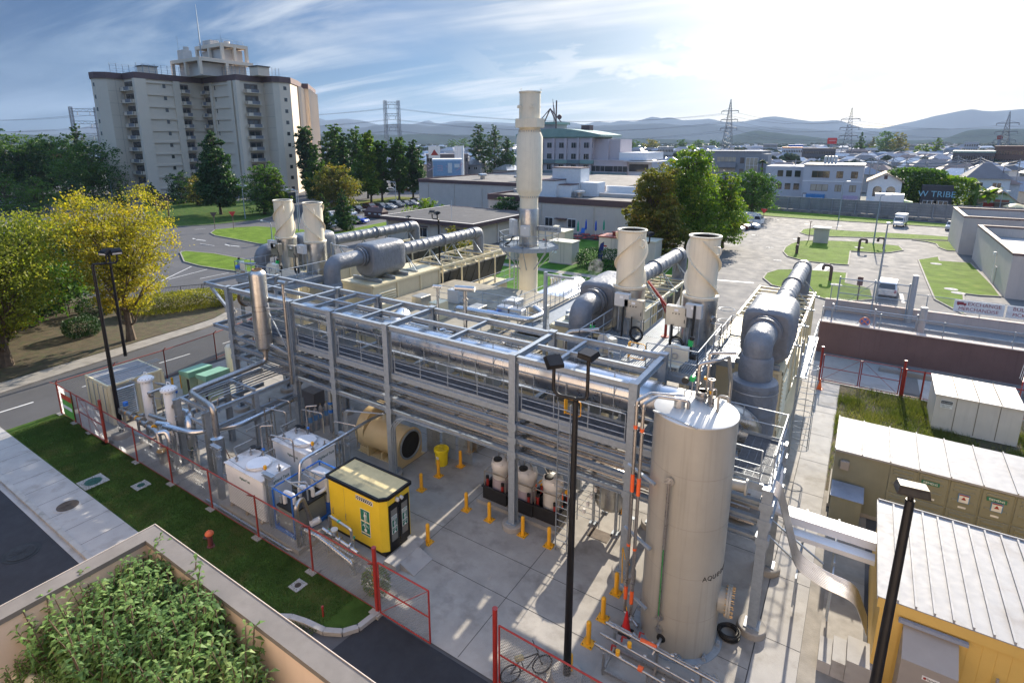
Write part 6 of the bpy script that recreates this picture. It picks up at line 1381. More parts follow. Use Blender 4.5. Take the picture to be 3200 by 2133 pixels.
for k in range(4):
 x,y=-24.75+k*.02,18.2+k*.36
 t=thing('gas_cylinder',['nearest','second','third','furthest'][k]+' of the four grey and blue gas cylinders under the rack','gas cylinder','gas cylinders under the rack',(x,y,.03))
 b=MB();b.lathe([(.115,0),(.115,1.15),(.10,1.28),(.04,1.36),(.035,1.42)],n=20);part(b,'bottle',pm('cylinder_grey',(.32,.32,.33),.45,.1,.1,4),t)
 b=MB();b.lathe([(.1165,.62),(.1165,.95)],n=20,cap=False);part(b,'blue_band',pm('cylinder_blue',(.10,.25,.50),.5),t)
 b=MB();b.cyl((0,0,1.42),(0,0,1.5),.025,n=8);b.cyl((0,0,1.46),(.08,0,1.46),.015,n=6);part(b,'valve',pm('brass',(.5,.35,.12),.35,.9),t)
b=MB()
for z in(.5,1.0):b.beam((-24.95,18.0,z),(-24.95,19.5,z),.04,.05)
for y in(18.0,19.5):b.beam((-24.95,y,.03),(-24.95,y,2.2),.05,.05,up=(1,0,0))
tag(b.build('cylinder_rack',GALV,loc=(-24.9,18.7,0)),'grey frame that holds the four gas cylinders','rack')
b=MB();b.tube(bend([(-26,18.6,3.2),(-24.0,18.5,3.2),(-23.2,18.45,3.2),(-23.2,18.45,.4)],.35),.15,n=16);t=thing('steam_drop','polished steam pipe with blue labels dropping beside the gas cylinders','pipe',None,(-23.2,18.45,0));wpart(b,'run',POL,t)
b=MB();b.cyl((-25.2,18.56,3.2),(-24.4,18.52,3.2),.156,n=16);b.cyl((-23.2,18.45,2.1),(-23.2,18.45,2.25),.156,n=16);b.cyl((-23.2,18.45,1.6),(-23.2,18.45,1.8),.156,n=16);wpart(b,'label_band',BLU,t)
b=MB();b.bbox(-27.6,19.8,.03,-26.4,20.6,1.3,.02);tag(b.build('dark_cabinet',pm('dark_grey_cabinet',(.12,.12,.13),.5),loc=(-27,20.2,0)),'dark grey cabinet standing between rack columns','cabinet')
# YELLOW CABIN
Cb=thing('shower_cabin','yellow emergency shower cabin with dark glazed double doors','cabin',None,(-15.5,13.85,0))
x0,x1,y0,y1,zb_,zt_=-17.05,-13.95,13.15,14.6,.38,2.72;cc=.22
pl=[(x0,y0),(x1-cc,y0),(x1,y0+cc),(x1,y1),(x0,y1)]
b=MB();b.prism(pl,zb_,zt_);wpart(b,'body',YEL2,Cb)
b=MB();po=inset(pl,-.05)if 'inset' in globals()else pl
for i in range(len(pl)):
 p,q=Vector(po[i]),Vector(po[(i+1)%len(po)]);b.beam((p.x,p.y,zt_+.03),(q.x,q.y,zt_+.03),.1,.12)
wpart(b,'roof_trim',BLK,Cb)
b=MB();b.prism(pl,zt_+.002,zt_+.05);wpart(b,'roof',YELR,Cb)
b=MB();b.box(x0+.1,y0+.1,.15,x1-.1,y1-.1,zb_-.002);wpart(b,'base',RUB,Cb)
b=MB()
for yy in(y0+.26,y0+.84):
 b.box(x1+.002,yy,zb_+.02,x1+.03,yy+.55,zt_-.35)
d__=wpart(b,'door',BLK,Cb)
b=MB()
for yy in(y0+.36,y0+.94):b.box(x1+.031,yy,zb_+.35,x1+.034,yy+.33,zt_-.6)
wpart(b,'pane',pm('grey_tinted_pane',(.20,.20,.18),.15),d__)
WS=pm('sign_white',(.75,.75,.73),.5)
def sign(par,c,nrm,w_,h,mat=SIGNG,fr=True,nm='sign'):
 "thin board with a white rim, c in world space"
 n_=Vector(nrm);s_=Vector((-n_.y,n_.x,0));b=MB();c=Vector(c);m1=c+n_*.006
 b.beam(m1-s_*w_/2,m1+s_*w_/2,.008,h);
 o=wpart(b,nm,WS,par)
 b=MB();m2=c+n_*.012;b.beam(m2-s_*(w_/2-.02),m2+s_*(w_/2-.02),.008,h-.04);wpart(b,'field',mat,o);return o
def showerman(par,c,nrm,s):
 "white pictogram: a figure under a shower head"
 n_=Vector(nrm);e=Vector((-n_.y,n_.x,0));c=Vector(c)+n_*.02;b=MB();up=Vector((0,0,1))
 P_=lambda u,v:c+e*u*s+up*v*s
 b.cyl(P_(0,.22)-n_*.002,P_(0,.22)+n_*.002,.055*s,n=12);b.beam(P_(0,.15),P_(0,-.06),.004,.11*s,up=e);b.beam(P_(-.04,-.06),P_(-.05,-.34),.004,.05*s,up=e);b.beam(P_(.04,-.06),P_(.05,-.34),.004,.05*s,up=e)
 b.beam(P_(-.06,.13),P_(-.11,-.08),.004,.035*s,up=e);b.beam(P_(.06,.13),P_(.11,-.02),.004,.035*s,up=e);b.beam(P_(-.1,.32),P_(.16,.32),.004,.04*s,up=e);b.beam(P_(.17,.34),P_(.17,-.34),.004,.03*s,up=e)
 return b
def eyewash(par,c,nrm,s):
 n_=Vector(nrm);e=Vector((-n_.y,n_.x,0));c=Vector(c)+n_*.02;b=MB();up=Vector((0,0,1));P_=lambda u,v:c+e*u*s+up*v*s
 for k in(-1,1):b.tube([P_(.02*k,-.02),P_(.08*k,.12),P_(.17*k,.14),P_(.22*k,.03)],.012*s,n=5)
 b.cyl(P_(0,-.16)-n_*.002,P_(0,-.16)+n_*.002,.10*s,n=16);b.ring(P_(0,.2),.07*s,.012*s,16,4,axis=n_)
 return b
fy=y0
o=sign(Cb,(-14.98,fy,1.72),(0,-1,0),.52,.52);wpart(showerman(Cb,(-14.98,fy,1.70),(0,-1,0),.62),'pictogram',WS,o)
o=sign(Cb,(-14.98,fy,1.18),(0,-1,0),.52,.50);wpart(eyewash(Cb,(-14.98,fy,1.18),(0,-1,0),.75),'pictogram',WS,o)
sign(Cb,(-14.98,fy,.86),(0,-1,0),.52,.1)
o=sign(Cb,(-14.98,fy,2.40),(0,-1,0),.95,.2,BLK)
b=MB()
for k in range(9):u=-15.4+k*.105;b.beam((u,fy-.02,2.32),(u+.055,fy-.02,2.40),.006,.03);b.beam((u+.055,fy-.02,2.40),(u,fy-.02,2.48),.006,.03)
wpart(b,'chevrons',WS,o)
for yy in(y0+.52,y0+1.1):
 o=sign(Cb,(x1+.034,yy,1.78),(1,0,0),.3,.13);text('PUSH',.11,WS,o,(x1+.034+.022-Cb.location.x,yy-Cb.location.y,1.78),(1,0,0))
 o=sign(Cb,(x1+.034,yy,1.52),(1,0,0),.3,.34);wpart(showerman(Cb,(x1+.034,yy,1.51),(1,0,0),.42),'pictogram',WS,o)
 o=sign(Cb,(x1+.034,yy,1.2),(1,0,0),.3,.26);wpart(eyewash(Cb,(x1+.034,yy,1.2),(1,0,0),.45),'pictogram',WS,o)
b=MB();b.box(x0+.9,y0-.006,zb_+.05,x0+.906,y0-.001,zt_-.1)
for xx in(x0+.18,x0+.95):b.tube([(xx,y0,1.35),(xx,y0-.04,1.3),(xx,y0-.04,1.08),(xx,y0,1.03)],.012,n=6)
wpart(b,'handle',STL,Cb)
b=MB();b.bbox(x1+.0,y0+.62,2.42,x1+.16,y0+.74,2.56,.02);b.cyl((x1+.08,y0+.86,2.5),(x1+.2,y0+.86,2.48),.07,n=12);wpart(b,'wall_lamp',BOXG,Cb)
b=MB();b.box(-13.85,12.95,.03,-13.25,14.7,.30);b.box(-17.3,12.85,.03,-13.9,14.75,.145);b.prism([(-13.25,13.2),(-12.55,13.2),(-12.55,14.3),(-13.25,14.3)],.03,lambda x,y:.29 if x<-13 else .05);tag(b.build('cabin_step',CONC2,loc=(-15,13.5,0)),'pale concrete kerb and ramp at the cabin doors','step')
# WHITE TANKS, BLUE SKID
def wtank(x0,y0,x1,y1,z0,z1,lab,letters=True):
 t=thing('fuel_tank',lab,'fuel tank','white box-shaped fuel tanks',((x0+x1)/2,(y0+y1)/2,0));b=MB();b.bbox(x0,y0,z0,x1,y1,z1,.04);wpart(b,'shell',WHT,t)
 b=MB();b.box(x0-.03,y0-.03,z1+.001,x1+.03,y1+.03,z1+.03);top=wpart(b,'top_plate',pm('dusty_white_top',(.68,.66,.64),.6,0,.06,1,stain=(1.6,.52,(.32,.28,.25))),t)
 mx_,my_=(x0+x1)/2+.15,(y0+y1)/2;r_=min(.52,(y1-y0)*.4)
 b=MB();b.lathe([(r_*.9,z1+.03),(r_*.9,z1+.1),(r_,z1+.1),(r_,z1+.15),(.01,z1+.15)],(mx_,my_,0),40)
 for k in range(32):a=k*.196;b.cyl((mx_+r_*.93*math.cos(a),my_+r_*.93*math.sin(a),z1+.15),(mx_+r_*.93*math.cos(a),my_+r_*.93*math.sin(a),z1+.18),.014,n=5)
 wpart(b,'manhole',WHT,t)
 b=MB()
 for k,(dx,dy)in enumerate(((-1.05,.3),(-1.1,-.35),(-.5,.55),(1.0,-.35),(1.15,.2))):
  x,y=mx_+dx,my_+dy;b.cyl((x,y,z1+.02),(x,y,z1+.2),.05,n=10);b.cyl((x,y,z1+.16),(x,y,z1+.2),.085,n=12);b.cyl((x,y,z1+.2),(x,y,z1+.38),.03,n=8)
 wpart(b,'fitting',STL,t)
 b=MB();b.cyl((mx_-1.25,my_+.55,z1+.2),(mx_-1.25,my_+.55,z1+.26),.14,n=16);b.cyl((mx_-1.0,my_+.65,z1+.2),(mx_-1.0,my_+.65,z1+.26),.13,n=16);wpart(b,'black_cap',RUB,t)
 b=MB();b.bbox(mx_+.95,my_-.42,z1+.38,mx_+1.07,my_-.3,z1+.55,.02);wpart(b,'yellow_valve',YEL,t)
 b=MB();b.cyl((mx_-.5,my_+.55,z1+.38),(mx_-.4,my_+.55,z1+.38),.06,n=8);b.cyl((mx_+.8,my_-.3,z1+.3),(mx_+.9,my_-.3,z1+.3),.05,n=8);wpart(b,'blue_lever',BLU,t)
 b=MB();b.tube(bend([(mx_-.5,my_+.55,z1+.3),(mx_-.5,my_+.55,z1+1.5),(mx_-.1,my_+.9,z1+1.5)],.1),.03,n=8);b.tube(bend([(mx_-1.1,my_-.35,z1+.35),(mx_-1.7,my_-.1,z1+.35),(mx_-1.7,my_+.8,z1+.35)],.1),.035,n=8);b.tube(bend([(mx_+1,my_-.35,z1+.45),(mx_+.2,my_-.75,z1+.25),(mx_-1.4,my_-.65,z1+.25)],.1),.015,n=6);wpart(b,'pipework',STL,t)
 DG=pm('dark_green_lettering',(.02,.10,.08),.5)
 if letters:
  text('Highland Tank',.16,DG,t,(.1,y0-.004-(y0+y1)/2,z1-.35),(0,-1,0),squeeze=.8);text('Highland Tank',.2,DG,t,(x1+.004-(x0+x1)/2,.15,z1-.3),(1,0,0),squeeze=.8)
 b=MB()
 for x in(x0+.2,(x0+x1)/2,x1-.3):b.box(x,y0-.08,z0-.12,x+.12,y1+.05,z0-.001)
 wpart(b,'bearer',pm('timber_bearer',(.35,.25,.14),.8),t);return t
wtank(-22.25,11.75,-19.55,13.15,.38,2.3,'near white box-shaped fuel tank behind the red fence');wtank(-22.2,14.1,-19.4,15.5,.38,2.3,'far white box-shaped fuel tank partly hidden behind the near one')
b=MB();b.box(-22.6,11.5,.03,-17.1,13.4,.26);b.box(-22.5,13.95,.03,-19.2,15.7,.26);tag(b.build('tank_plinth',CONC,loc=(-20,13,0)),'concrete plinths under the white fuel tanks and the blue frame','plinth')
BFm=thing('blue_skid','blue steel frame skid with white lagged pipes and a dark tank','skid',None,(-18.4,13,0));bx0,bx1,by0,by1=-19.0,-17.75,11.85,14.25
b=MB();zt2=2.2
for x in(bx0,bx1):
 for y in(by0,by1):b.beam((x,y,.28),(x,y,zt2),.05,.05,up=(1,0,0))
for z in(.42,zt2):
 for x in(bx0,bx1):b.beam((x,by0,z),(x,by1,z),.05,.05)
 for y in(by0,by1):b.beam((bx0,y,z),(bx1,y,z),.05,.05)
b.box(bx0,by0,.27,bx1,by1,.38)
wpart(b,'frame',BLU,BFm)
b=MB();b.bbox(bx0+.1,by0+.1,.4,bx1-.1,by1-.7,1.35,.02);wpart(b,'tank_body',pm('grey_green_tank',(.30,.31,.29),.4,.4,.1,2),BFm);b=MB();b.box(bx0+.07,by0+.07,1.36,bx1-.07,by1-.65,1.43);wpart(b,'tank_lid',RUB,BFm)
b=MB();b.bbox(bx0+.05,by1-.62,.9,bx1-.05,by1-.05,2.05,.03);wpart(b,'white_case',WHT,BFm)
b=MB();LG=.085
b.tube(bend([(bx0+.35,by0+.3,1.45),(bx0+.35,by0+.3,2.0),(bx0+.9,by0+.35,2.0),(bx0+.9,by0+.35,1.6)],.16),LG,n=14);b.tube(bend([(bx0+.45,by0+.95,1.45),(bx0+.45,by0+.95,1.9),(bx0+1.0,by0+1.2,1.9),(bx0+1.0,by0+1.2,1.5)],.16),LG,n=14);b.tube(bend([(bx0+.4,by1-.75,1.45),(bx0+.4,by1-.75,2.25),(bx0+1.05,by1-.6,2.25),(bx0+1.1,by1-.55,1.55),(bx0+.9,by1-1.1,1.4)],.16),LG,n=14)
b.tube([(bx1+.1,by0+.7,.6),(bx1+.35,by0+1.0,.75)],.14,n=14)
wpart(b,'lagged_pipe',WHT,BFm)
b=MB()
for y in(by0+.6,by0+1.3,by0+1.6):b.beam((bx0,y,zt2+.05),(bx1,y,zt2+.05),.06,.05)
b.cyl((bx0+.15,by0+.25,1.4),(bx0+.15,by0+.25,1.75),.06,n=10);b.tube(bend([(bx0+.5,by0+.5,2.35),(bx1-.2,by0+.9,2.35),(bx1-.2,by0+.9,1.5)],.1),.04,n=8);wpart(b,'cross_bar',GALV,BFm)
for k,(x,y)in enumerate(((-19.25,11.9),(-23.2,11.95),(-19.2,15.9))):
 b=MB();b.ibeam((x,y,.03),(x,y,2.6),.24,.24,up=(1,0,0));b.ibeam((x-.35,y,2.65),(x+.35,y,2.65),.2,.14);b.ibeam((x-.3,y,2.2),(x+.3,y,2.2),.16,.1);b.build('support_post',GALV,label=['grey I-beam post between the near white tank and the blue frame','grey I-beam post left of the near white tank','grey I-beam post behind the far white tank'][k],cat='post',loc=(x,y,0))
b=MB();b.tube(bend([(-18.6,12.8,1.5),(-18.9,13.2,2.75),(-18.9,17.4,2.9),(-18.6,20,2.9)],.25),.075,n=12);b.build('long_pipe',POL,label='long polished pipe running back from the white tanks to the rack',cat='pipe',loc=(-18.9,13,2.8))
b=MB()
for k in range(3):b.tube(bend([(-17.6+k*.12,17.35,.03),(-17.6+k*.12,17.35,2.9),(-17.2+k*.12,17.55,3.4),(-14.5,17.5+k*.08,3.45)],.25),.028,n=7)
for k in range(3):b.tube(bend([(-20.3+k*.1,16.9,.03),(-20.3+k*.1,16.9,3.2),(-18.0,17.4,3.4)],.25),.026,n=7)
b.build('conduits',GALV,label='thin steel conduits rising from the slab to the rack left of the cream blower',cat='conduits',loc=(-18,17.3,0),kind='thing')
for k in range(5):
 x=[-25.2,-24.0,-23.0,-21.6,-20.3][k];y=[16.1,15.0,16.4,13.6,16.2][k];h=[2.9,3.1,2.7,3.0,2.9][k]
 b=MB();b.tube(bend([(x,y,.05),(x,y,h),(x+1.3,y+.3,h),(x+1.3,y+.3,h-1.1)],.15),.035,n=8);b.tube(bend([(x+.3,y,.05),(x+.3,y,h-.6),(x+.3,y-1.2,h-.6),(x+.3,y-1.2,2.4)],.12),.028,n=8)
 b.cyl((x,y,h*.5),(x,y,h*.5+.1),.06,n=8);b.build('process_pipe',STL,label=['thin bent process pipe nearest the scrubber barrel','thin process pipe beside the red step ladder','thin process pipe near the gas cylinders','thin process pipe over the near white tank','thin process pipe over the far white tank'][k],cat='pipe',group='thin process pipes around the white tanks',loc=(x,y,0))
for k in range(5):
 x=-27.1+k*.32;b=MB();z=3.68;b.tube(bend([(x,12.9+k*.2,z-.8),(x,12.9+k*.2,z),(x,17.2,z),(x+.5,18.2,z+.0)],.2),.035+.012*(k%2),n=8);b.build('branch_pipe',STL,label=ORD[k]+' pipe from the left lying on the low branch rack behind the filter vessels',cat='pipe',group='pipes on the branch rack',loc=(x,13,z))
b=MB();b.tube(bend([(-27.9,12.0,2.3),(-26.0,12.4,2.3),(-24.8,14,2.35),(-24.7,17.4,2.5)],.3),.15,n=16);b.build('low_main',POL,label='polished low main curving under the branch rack',cat='pipe',loc=(-26,13,2.3))
for k,(x,y)in enumerate(((-27.4,12.1),(-27.0,11.75))):
 b=MB();b.tube(bend([(x-1.0+k*.5,y-.2,2.35-k*.1),(x-.2,y,2.4-k*.1),(x,y,1.9),(x,y,.3)],.28),.13,n=16);b.cyl((x,y,.05),(x,y,.3),.17,n=16);b.build('downpipe',POL,label=['taller','lower'][k]+' polished bent downpipe behind the red fence',cat='pipe',group='polished bent downpipes',loc=(x,y,0))
b=MB();b.tube(bend([(-27.9,12.9,2.7),(-27.2,12.9,2.75),(-26.6,12.6,2.6),(-26.6,12.6,1.2)],.4),.24,n=20);b.cyl((-26.6,12.6,.1),(-26.6,12.6,1.2),.2,.26,n=20);b.build('polished_elbow',POL,label='fat polished elbow turning down left of the scrubber barrel',cat='pipe',loc=(-26.8,12.7,0))
def fvessel(x,y,H,lab):
 t=thing('filter_vessel',lab,'filter vessel','white filter vessels',(x,y,0));b=MB();b.lathe([(.27,.25),(.29,.4),(.29,H-.28),(.27,H-.25)],n=28);part(b,'body',WHT,t)
 b=MB();b.lathe([(.40,H-.26),(.41,H-.2),(.41,H-.14),(.35,H-.08),(.2,H),(.02,H+.03)],n=32);part(b,'lid',WHT,t)
 b=MB()
 for k in range(14):a=k*.449;b.cyl((.36*math.cos(a),.36*math.sin(a),H-.3),(.36*math.cos(a),.36*math.sin(a),H-.08),.02,n=6)
 part(b,'bolt',IRON,t)
 b=MB();b.tube(bend([(-.12,0,H),(-.12,0,H+.22),(.12,.05,H+.2),(.14,.05,H)],.06),.022,n=6);part(b,'lifting_loop',WHT,t)
 b=MB()
 for a in(.5,2.6,4.7):b.beam((.26*math.cos(a),.26*math.sin(a),.03),(.26*math.cos(a),.26*math.sin(a),.6),.08,.05,up=(1,0,0))
 part(b,'leg',WHT,t)
 b=MB();b.cyl((.25,0,H-1.0),(.75,-.1,H-1.0),.08,n=12);b.cyl((.42,-.03,H-1.0),(.5,-.05,H-1.0),.15,n=14);b.cyl((-.25,-.1,1.0),(-.7,-.35,1.0),.09,n=12);b.cyl((-.4,-.2,1.0),(-.5,-.25,1.0),.16,n=14);part(b,'nozzle',STL,t)
fvessel(-32.3,13.3,3.45,'left white filter vessel beside the cream container');fvessel(-29.5,13.15,3.6,'right white filter vessel standing nearer the rack')
t=thing('gas_train','grey pipe train with valves and yellow bands between the fence and the filter vessels','pipe train',None,(-30,12.4,0));b=MB()
b.tube(bend([(-33.6,12.2,.9),(-33.6,12.2,1.7),(-31.4,12.2,1.6),(-29.0,12.1,1.55),(-28.6,12.0,.5)],.25),.13,n=14);b.tube(bend([(-33.4,12.1,.9),(-31.2,12.0,.85),(-30.0,12.3,.8),(-30.0,12.8,1.0)],.3),.13,n=14);b.tube(bend([(-31.0,12.7,1.7),(-29.6,12.9,1.7)],.1),.12,n=14);b.tube([(-30.4,12.5,3.2),(-30.4,13.6,3.2),(-31.7,13.5,3.1)],.07,n=10)
for x in(-33.0,-31.9,-30.9,-30.2):b.cyl((x,12.2,1.62),(x+.14,12.2,1.62),.22,n=16)
for x in(-33.2,-31.6,-30.6):b.beam((x,12.3,.03),(x,12.3,1.5),.1,.1,up=(1,0,0))
for k in range(10):
 x=-32+k*.42;y=13.4+.5*math.sin(k*2);b.tube(bend([(x,y,.1),(x,y,2.6+.25*math.sin(k*3)),(x+.5,y+.25,2.6+.25*math.sin(k*3))],.1),.025,n=6);b.cyl((x,y,2.2),(x,y,2.3),.06,n=8);b.cyl((x-.02,y,1.5),(x-.02,y,1.62),.07,n=8)
wpart(b,'pipework',STL,t)
b=MB()
for x in(-32.5,-31.4,-29.6):b.cyl((x,12.2,1.64),(x+.07,12.2,1.64),.138,n=14)
wpart(b,'yellow_band',YEL,t)
b=MB();b.cyl((-32.9,12.35,1.9),(-32.9,12.35,2.1),.13,n=14);b.cyl((-29.9,13.7,2.9),(-29.9,13.7,3.1),.06,n=10);b.box(-31.2,13.6,2.6,-31.1,13.7,3.1);wpart(b,'blue_actuator',BLU,t)
b=MB();b.lathe([(.12,.9),(.2,.95),(.26,1.0),(.2,1.1),(.1,1.12)],(-28.6,12.0,-.3),18);wpart(b,'valve_disc',pm('dull_orange',(.6,.3,.03),.5),t)
b=MB();b.lathe([(.2,.05),(.2,.5),(.26,.5),(.26,.6)],(-28.6,12.0,0),18);wpart(b,'valve_foot',STL,t)
t=thing('step_ladder','red and silver step ladder standing near the scrubber barrel','ladder',None,(-24.6,13.0,0));b=MB()
for s_ in(-.25,.25):
 for e_ in(-.45,.45):b.beam((s_,e_,.03),(s_*.6,0,1.75),.05,.03)
part(b,'rail',RED,t);b=MB()
for k in range(5):y=-.45*(1-(k+.6)/6);b.beam((-.22,y,.3+k*.29),(.22,y,.3+k*.29),.08,.03)
part(b,'rung',ALU,t)
K=thing('equipment_container','cream ribbed equipment container with a louvred side and double doors','container',None,(-36.3,13.7,0));kx0,kx1,ky0,ky1=-37.75,-34.75,12.3,15.3
b=MB();b.box(kx0+.04,ky0+.04,.2,kx1-.04,ky1-.04,2.52)
for k in range(15):x=kx0+.15+k*.19;b.box(x,ky1-.04,.35,x+.1,ky1-.005,2.4)
for k in range(7):y=ky0+1.5+k*.24;b.box(kx1-.04,y,.35,kx1-.012,y+.12,2.4)
wpart(b,'wall',CRP,K)
b=MB()
for x in(kx0,kx1-.12):
 for y in(ky0,ky1-.12):b.box(x,y,.15,x+.12,y+.12,2.6)
for z in(.15,2.46):
 b.box(kx0+.12,ky0+.01,z,kx1-.12,ky0+.11,z+.12);b.box(kx0+.12,ky1-.11,z,kx1-.12,ky1-.01,z+.12);b.box(kx0+.01,ky0+.12,z,kx0+.11,ky1-.12,z+.12);b.box(kx1-.11,ky0+.12,z,kx1-.01,ky1-.12,z+.12)
wpart(b,'frame',CRM,K)
b=MB();b.box(kx0+.1,ky0+.1,2.52,kx1-.1,ky1-.1,2.56)
for k in range(9):x=kx0+.25+k*.31;b.box(x,ky0+.15,2.56,x+.14,ky1-.15,2.59)
wpart(b,'roof',WROOF,K)
b=MB();b.box(kx0+.16,ky0-.03,.3,kx0+1.46,ky0+.035,2.42);b.box(kx0+1.5,ky0-.03,.3,kx1-.16,ky0+.035,2.42);dd=wpart(b,'door',CRM,K)
b=MB()
for x in(kx0+.5,kx0+1.2,kx0+1.8,kx0+2.5):b.cyl((x,ky0-.06,.25),(x,ky0-.06,2.5),.02,n=6)
wpart(b,'lock_rod',GALV,dd)
b=MB()
for k in range(14):z=.55+k*.13;b.beam((kx1+.03,ky0+.25,z),(kx1+.03,ky0+1.35,z),.09,.02,up=(1,0,1.4))
b.box(kx1-.02,ky0+.2,.45,kx1+.0,ky0+1.4,2.45);wpart(b,'louvre',ALU,K)
b=MB();rail(b,[(kx0+.2,ky0+1.6,2.6),(kx0+.2,ky1-.1,2.6)],.01,1)if 0 else None
b.cyl((kx0+1.2,ky0+.3,2.66),(kx0+1.2,ky1+.6,2.66),.025,n=6);b.cyl((kx0+1.5,ky0+.3,2.66),(kx0+1.5,ky1+.6,2.66),.025,n=6);b.tube([(kx0+1.9,ky1,2.66),(kx1+.6,ky0+.9,2.7),(kx1+2.2,ky0+1.0,2.9)],.02,n=6);wpart(b,'conduit',GALV,K)
for k,(x,y)in enumerate(((-35.4,17.6),(-33.9,17.9))):
 t=thing('compressor',['left green compressor cabinet behind the container','right green compressor cabinet under the rack end'][k],'compressor','green compressor cabinets',(x,y,.03));b=MB();b.bbox(-.55,-.75,0,.55,.75,1.35,.03);part(b,'case',pm('pale_green_panel',(.30,.38,.26),.5),t)
 b=MB();b.prism([(-.6,-.8),(.6,-.8),(.6,.8),(-.6,.8)],1.36,lambda x_,y_:1.62 if x_<0 else 1.75);part(b,'hood',pm('mint_hood',(.22,.42,.30),.5),t);b=MB();b.box(.25,-.78,.1,.5,-.76,1.25);part(b,'grille',RUB,t)
b=MB();b.lathe([(.02,.3),(.25,.34),(.38,.5),(.38,2.2),(.25,2.36),(.02,2.4)],(-35.9,20.4,0),28);b.lathe([(.3,.03),(.3,.3)],(-35.9,20.4,0),12);b.build('air_receiver',CRL,label='cream domed air receiver at the west end of the rack',cat='tank',loc=(-35.9,20.4,0))
for k,(x,y)in enumerate(((-36.6,16.6),(-36.9,17.3))):
 b=MB();b.cyl((x,y,.03),(x,y,1.1),.07,n=12);b.build('guard_post',YEL,label=['yellow guard post left of the green compressors','further yellow guard post left of the green compressors'][k],cat='post',loc=(x,y,0))
t=thing('meter_group','polished water pipes with a round meter beside the yellow cabin','pipes',None,(-15.4,12.3,0));b=MB()
b.tube(bend([(-16.6,12.7,.2),(-16.6,12.7,1.35),(-15.2,12.6,1.35),(-15.2,12.6,.6)],.12),.06,n=12);b.cyl((-16.6,12.35,.95),(-14.6,12.35,.75),.075,n=14);b.tube(bend([(-17.2,11.9,.2),(-17.2,11.9,.95),(-16.4,11.95,.95),(-14.6,12.0,.55),(-14.5,12.0,.1)],.15),.09,n=14);b.cyl((-16.9,12.3,.6),(-14.8,12.3,.5),.05,n=10)
for x in(-16.3,-15.6,-15.0):b.cyl((x,12.35,.9),(x+.06,12.35,.9),.12,n=12);b.cyl((x,12.3,.05),(x,12.3,.8),.025,n=6)
b.cyl((-15.9,12.35,.9),(-15.9,12.35,1.18),.12,n=16);b.cyl((-14.9,12.4,.8),(-14.9,12.4,1.15),.04,n=8)
wpart(b,'pipework',POL,t)
b=MB();b.cyl((-15.9,12.35,1.18),(-15.9,12.35,1.24),.14,n=20);wpart(b,'meter_cap',BOXG,t)
b=MB();TG=pm('teal_band',(.02,.38,.28),.5)
for(x,z)in((-16.6,.7),(-15.2,.9)):b.cyl((x,12.68,z),(x,12.68,z+.06),.07,n=10)
b.cyl((-16.0,12.66,1.35),(-15.9,12.66,1.35),.068,n=10);wpart(b,'teal_band',TG,t)
b=MB();b.tube(bend([(-23.6,11.45,.1),(-17.7,11.45,.1),(-17.3,11.7,.1)],.1),.06,n=10);b.build('ground_pipe',POL,label='polished pipe lying along the foot of the red fence',cat='pipe',loc=(-20,11.45,.1))
b=MB();b.tube(bend([(-17.55,12.5,.9),(-17.55,12.2,2.1),(-17.3,11.7,2.1),(-17.3,11.7,.05)],.2),.09,n=12);b.build('grey_riser',STL,label='grey riser pipe bending over beside the blue frame',cat='pipe',loc=(-17.3,11.7,0))
# HYDRANT AND SMALL POSTS
t=thing('fire_hydrant','dark red fire hydrant with an orange cap on the shaded lawn','hydrant',None,(-20.5,9.85,.08));b=MB();b.lathe([(.15,0),(.15,.04),(.10,.06),(.10,.5),(.13,.52),(.13,.58)],n=20);part(b,'barrel',pm('maroon_paint',(.12,.03,.03),.6),t)
b=MB();b.lathe([(.17,.58),(.17,.63),(.12,.7),(.05,.73),(.02,.78)],n=20);part(b,'cap',pm('orange_cap',(.6,.12,.04),.55),t)
b=MB();b.cyl((-.08,-.05,.38),(-.24,-.12,.38),.065,n=12);part(b,'outlet',RUB,t)
b=MB();b.cyl((-13.9,10.05,.08),(-13.9,10.05,.5),.03,n=8);b.cyl((-13.9,10.05,.45),(-13.9,10.05,.52),.045,n=8);b.build('marker_post',RED,label='short red marker post near the curved kerb',cat='post',loc=(-13.9,10.05,0))
"""chain link fences"""
def mesh_wires(b,a,c,z0,z1,sp=.09,r=.005):
 a,c=Vector(a),Vector(c);l_=(c-a).length;d=(c-a)/l_;h=z1-z0;step=sp*1.414;n_=int((l_+h)/step)
 nrm=Vector((-d.y,d.x,0))
 for s_ in(1,-1):
  for i in range(n_+1):
   u0=i*step-h;u1=i*step
   zA,zB=z0,z1
   if u0<0:zA=z0-u0;u0_=0
   else:u0_=u0
   if u1>l_:zB=z1-(u1-l_);u1_=l_
   else:u1_=u1
   if zB<=zA:continue
   if s_==1:p,q=a+d*u0_+V(0,0,zA),a+d*u1_+V(0,0,zB)
   else:p,q=a+d*(l_-u0_)+V(0,0,zA),a+d*(l_-u1_)+V(0,0,zB)
   e=(q-p).normalized();f=e.cross(nrm)*r*1.2
   b.add([p+nrm*r,p-nrm*r+f,p-nrm*r-f,q+nrm*r,q-nrm*r+f,q-nrm*r-f],[(0,1,4,3),(1,2,5,4),(2,0,3,5)])
MESHW=pm('fence_wire',(.30,.32,.35),.5,.6,.1,5)
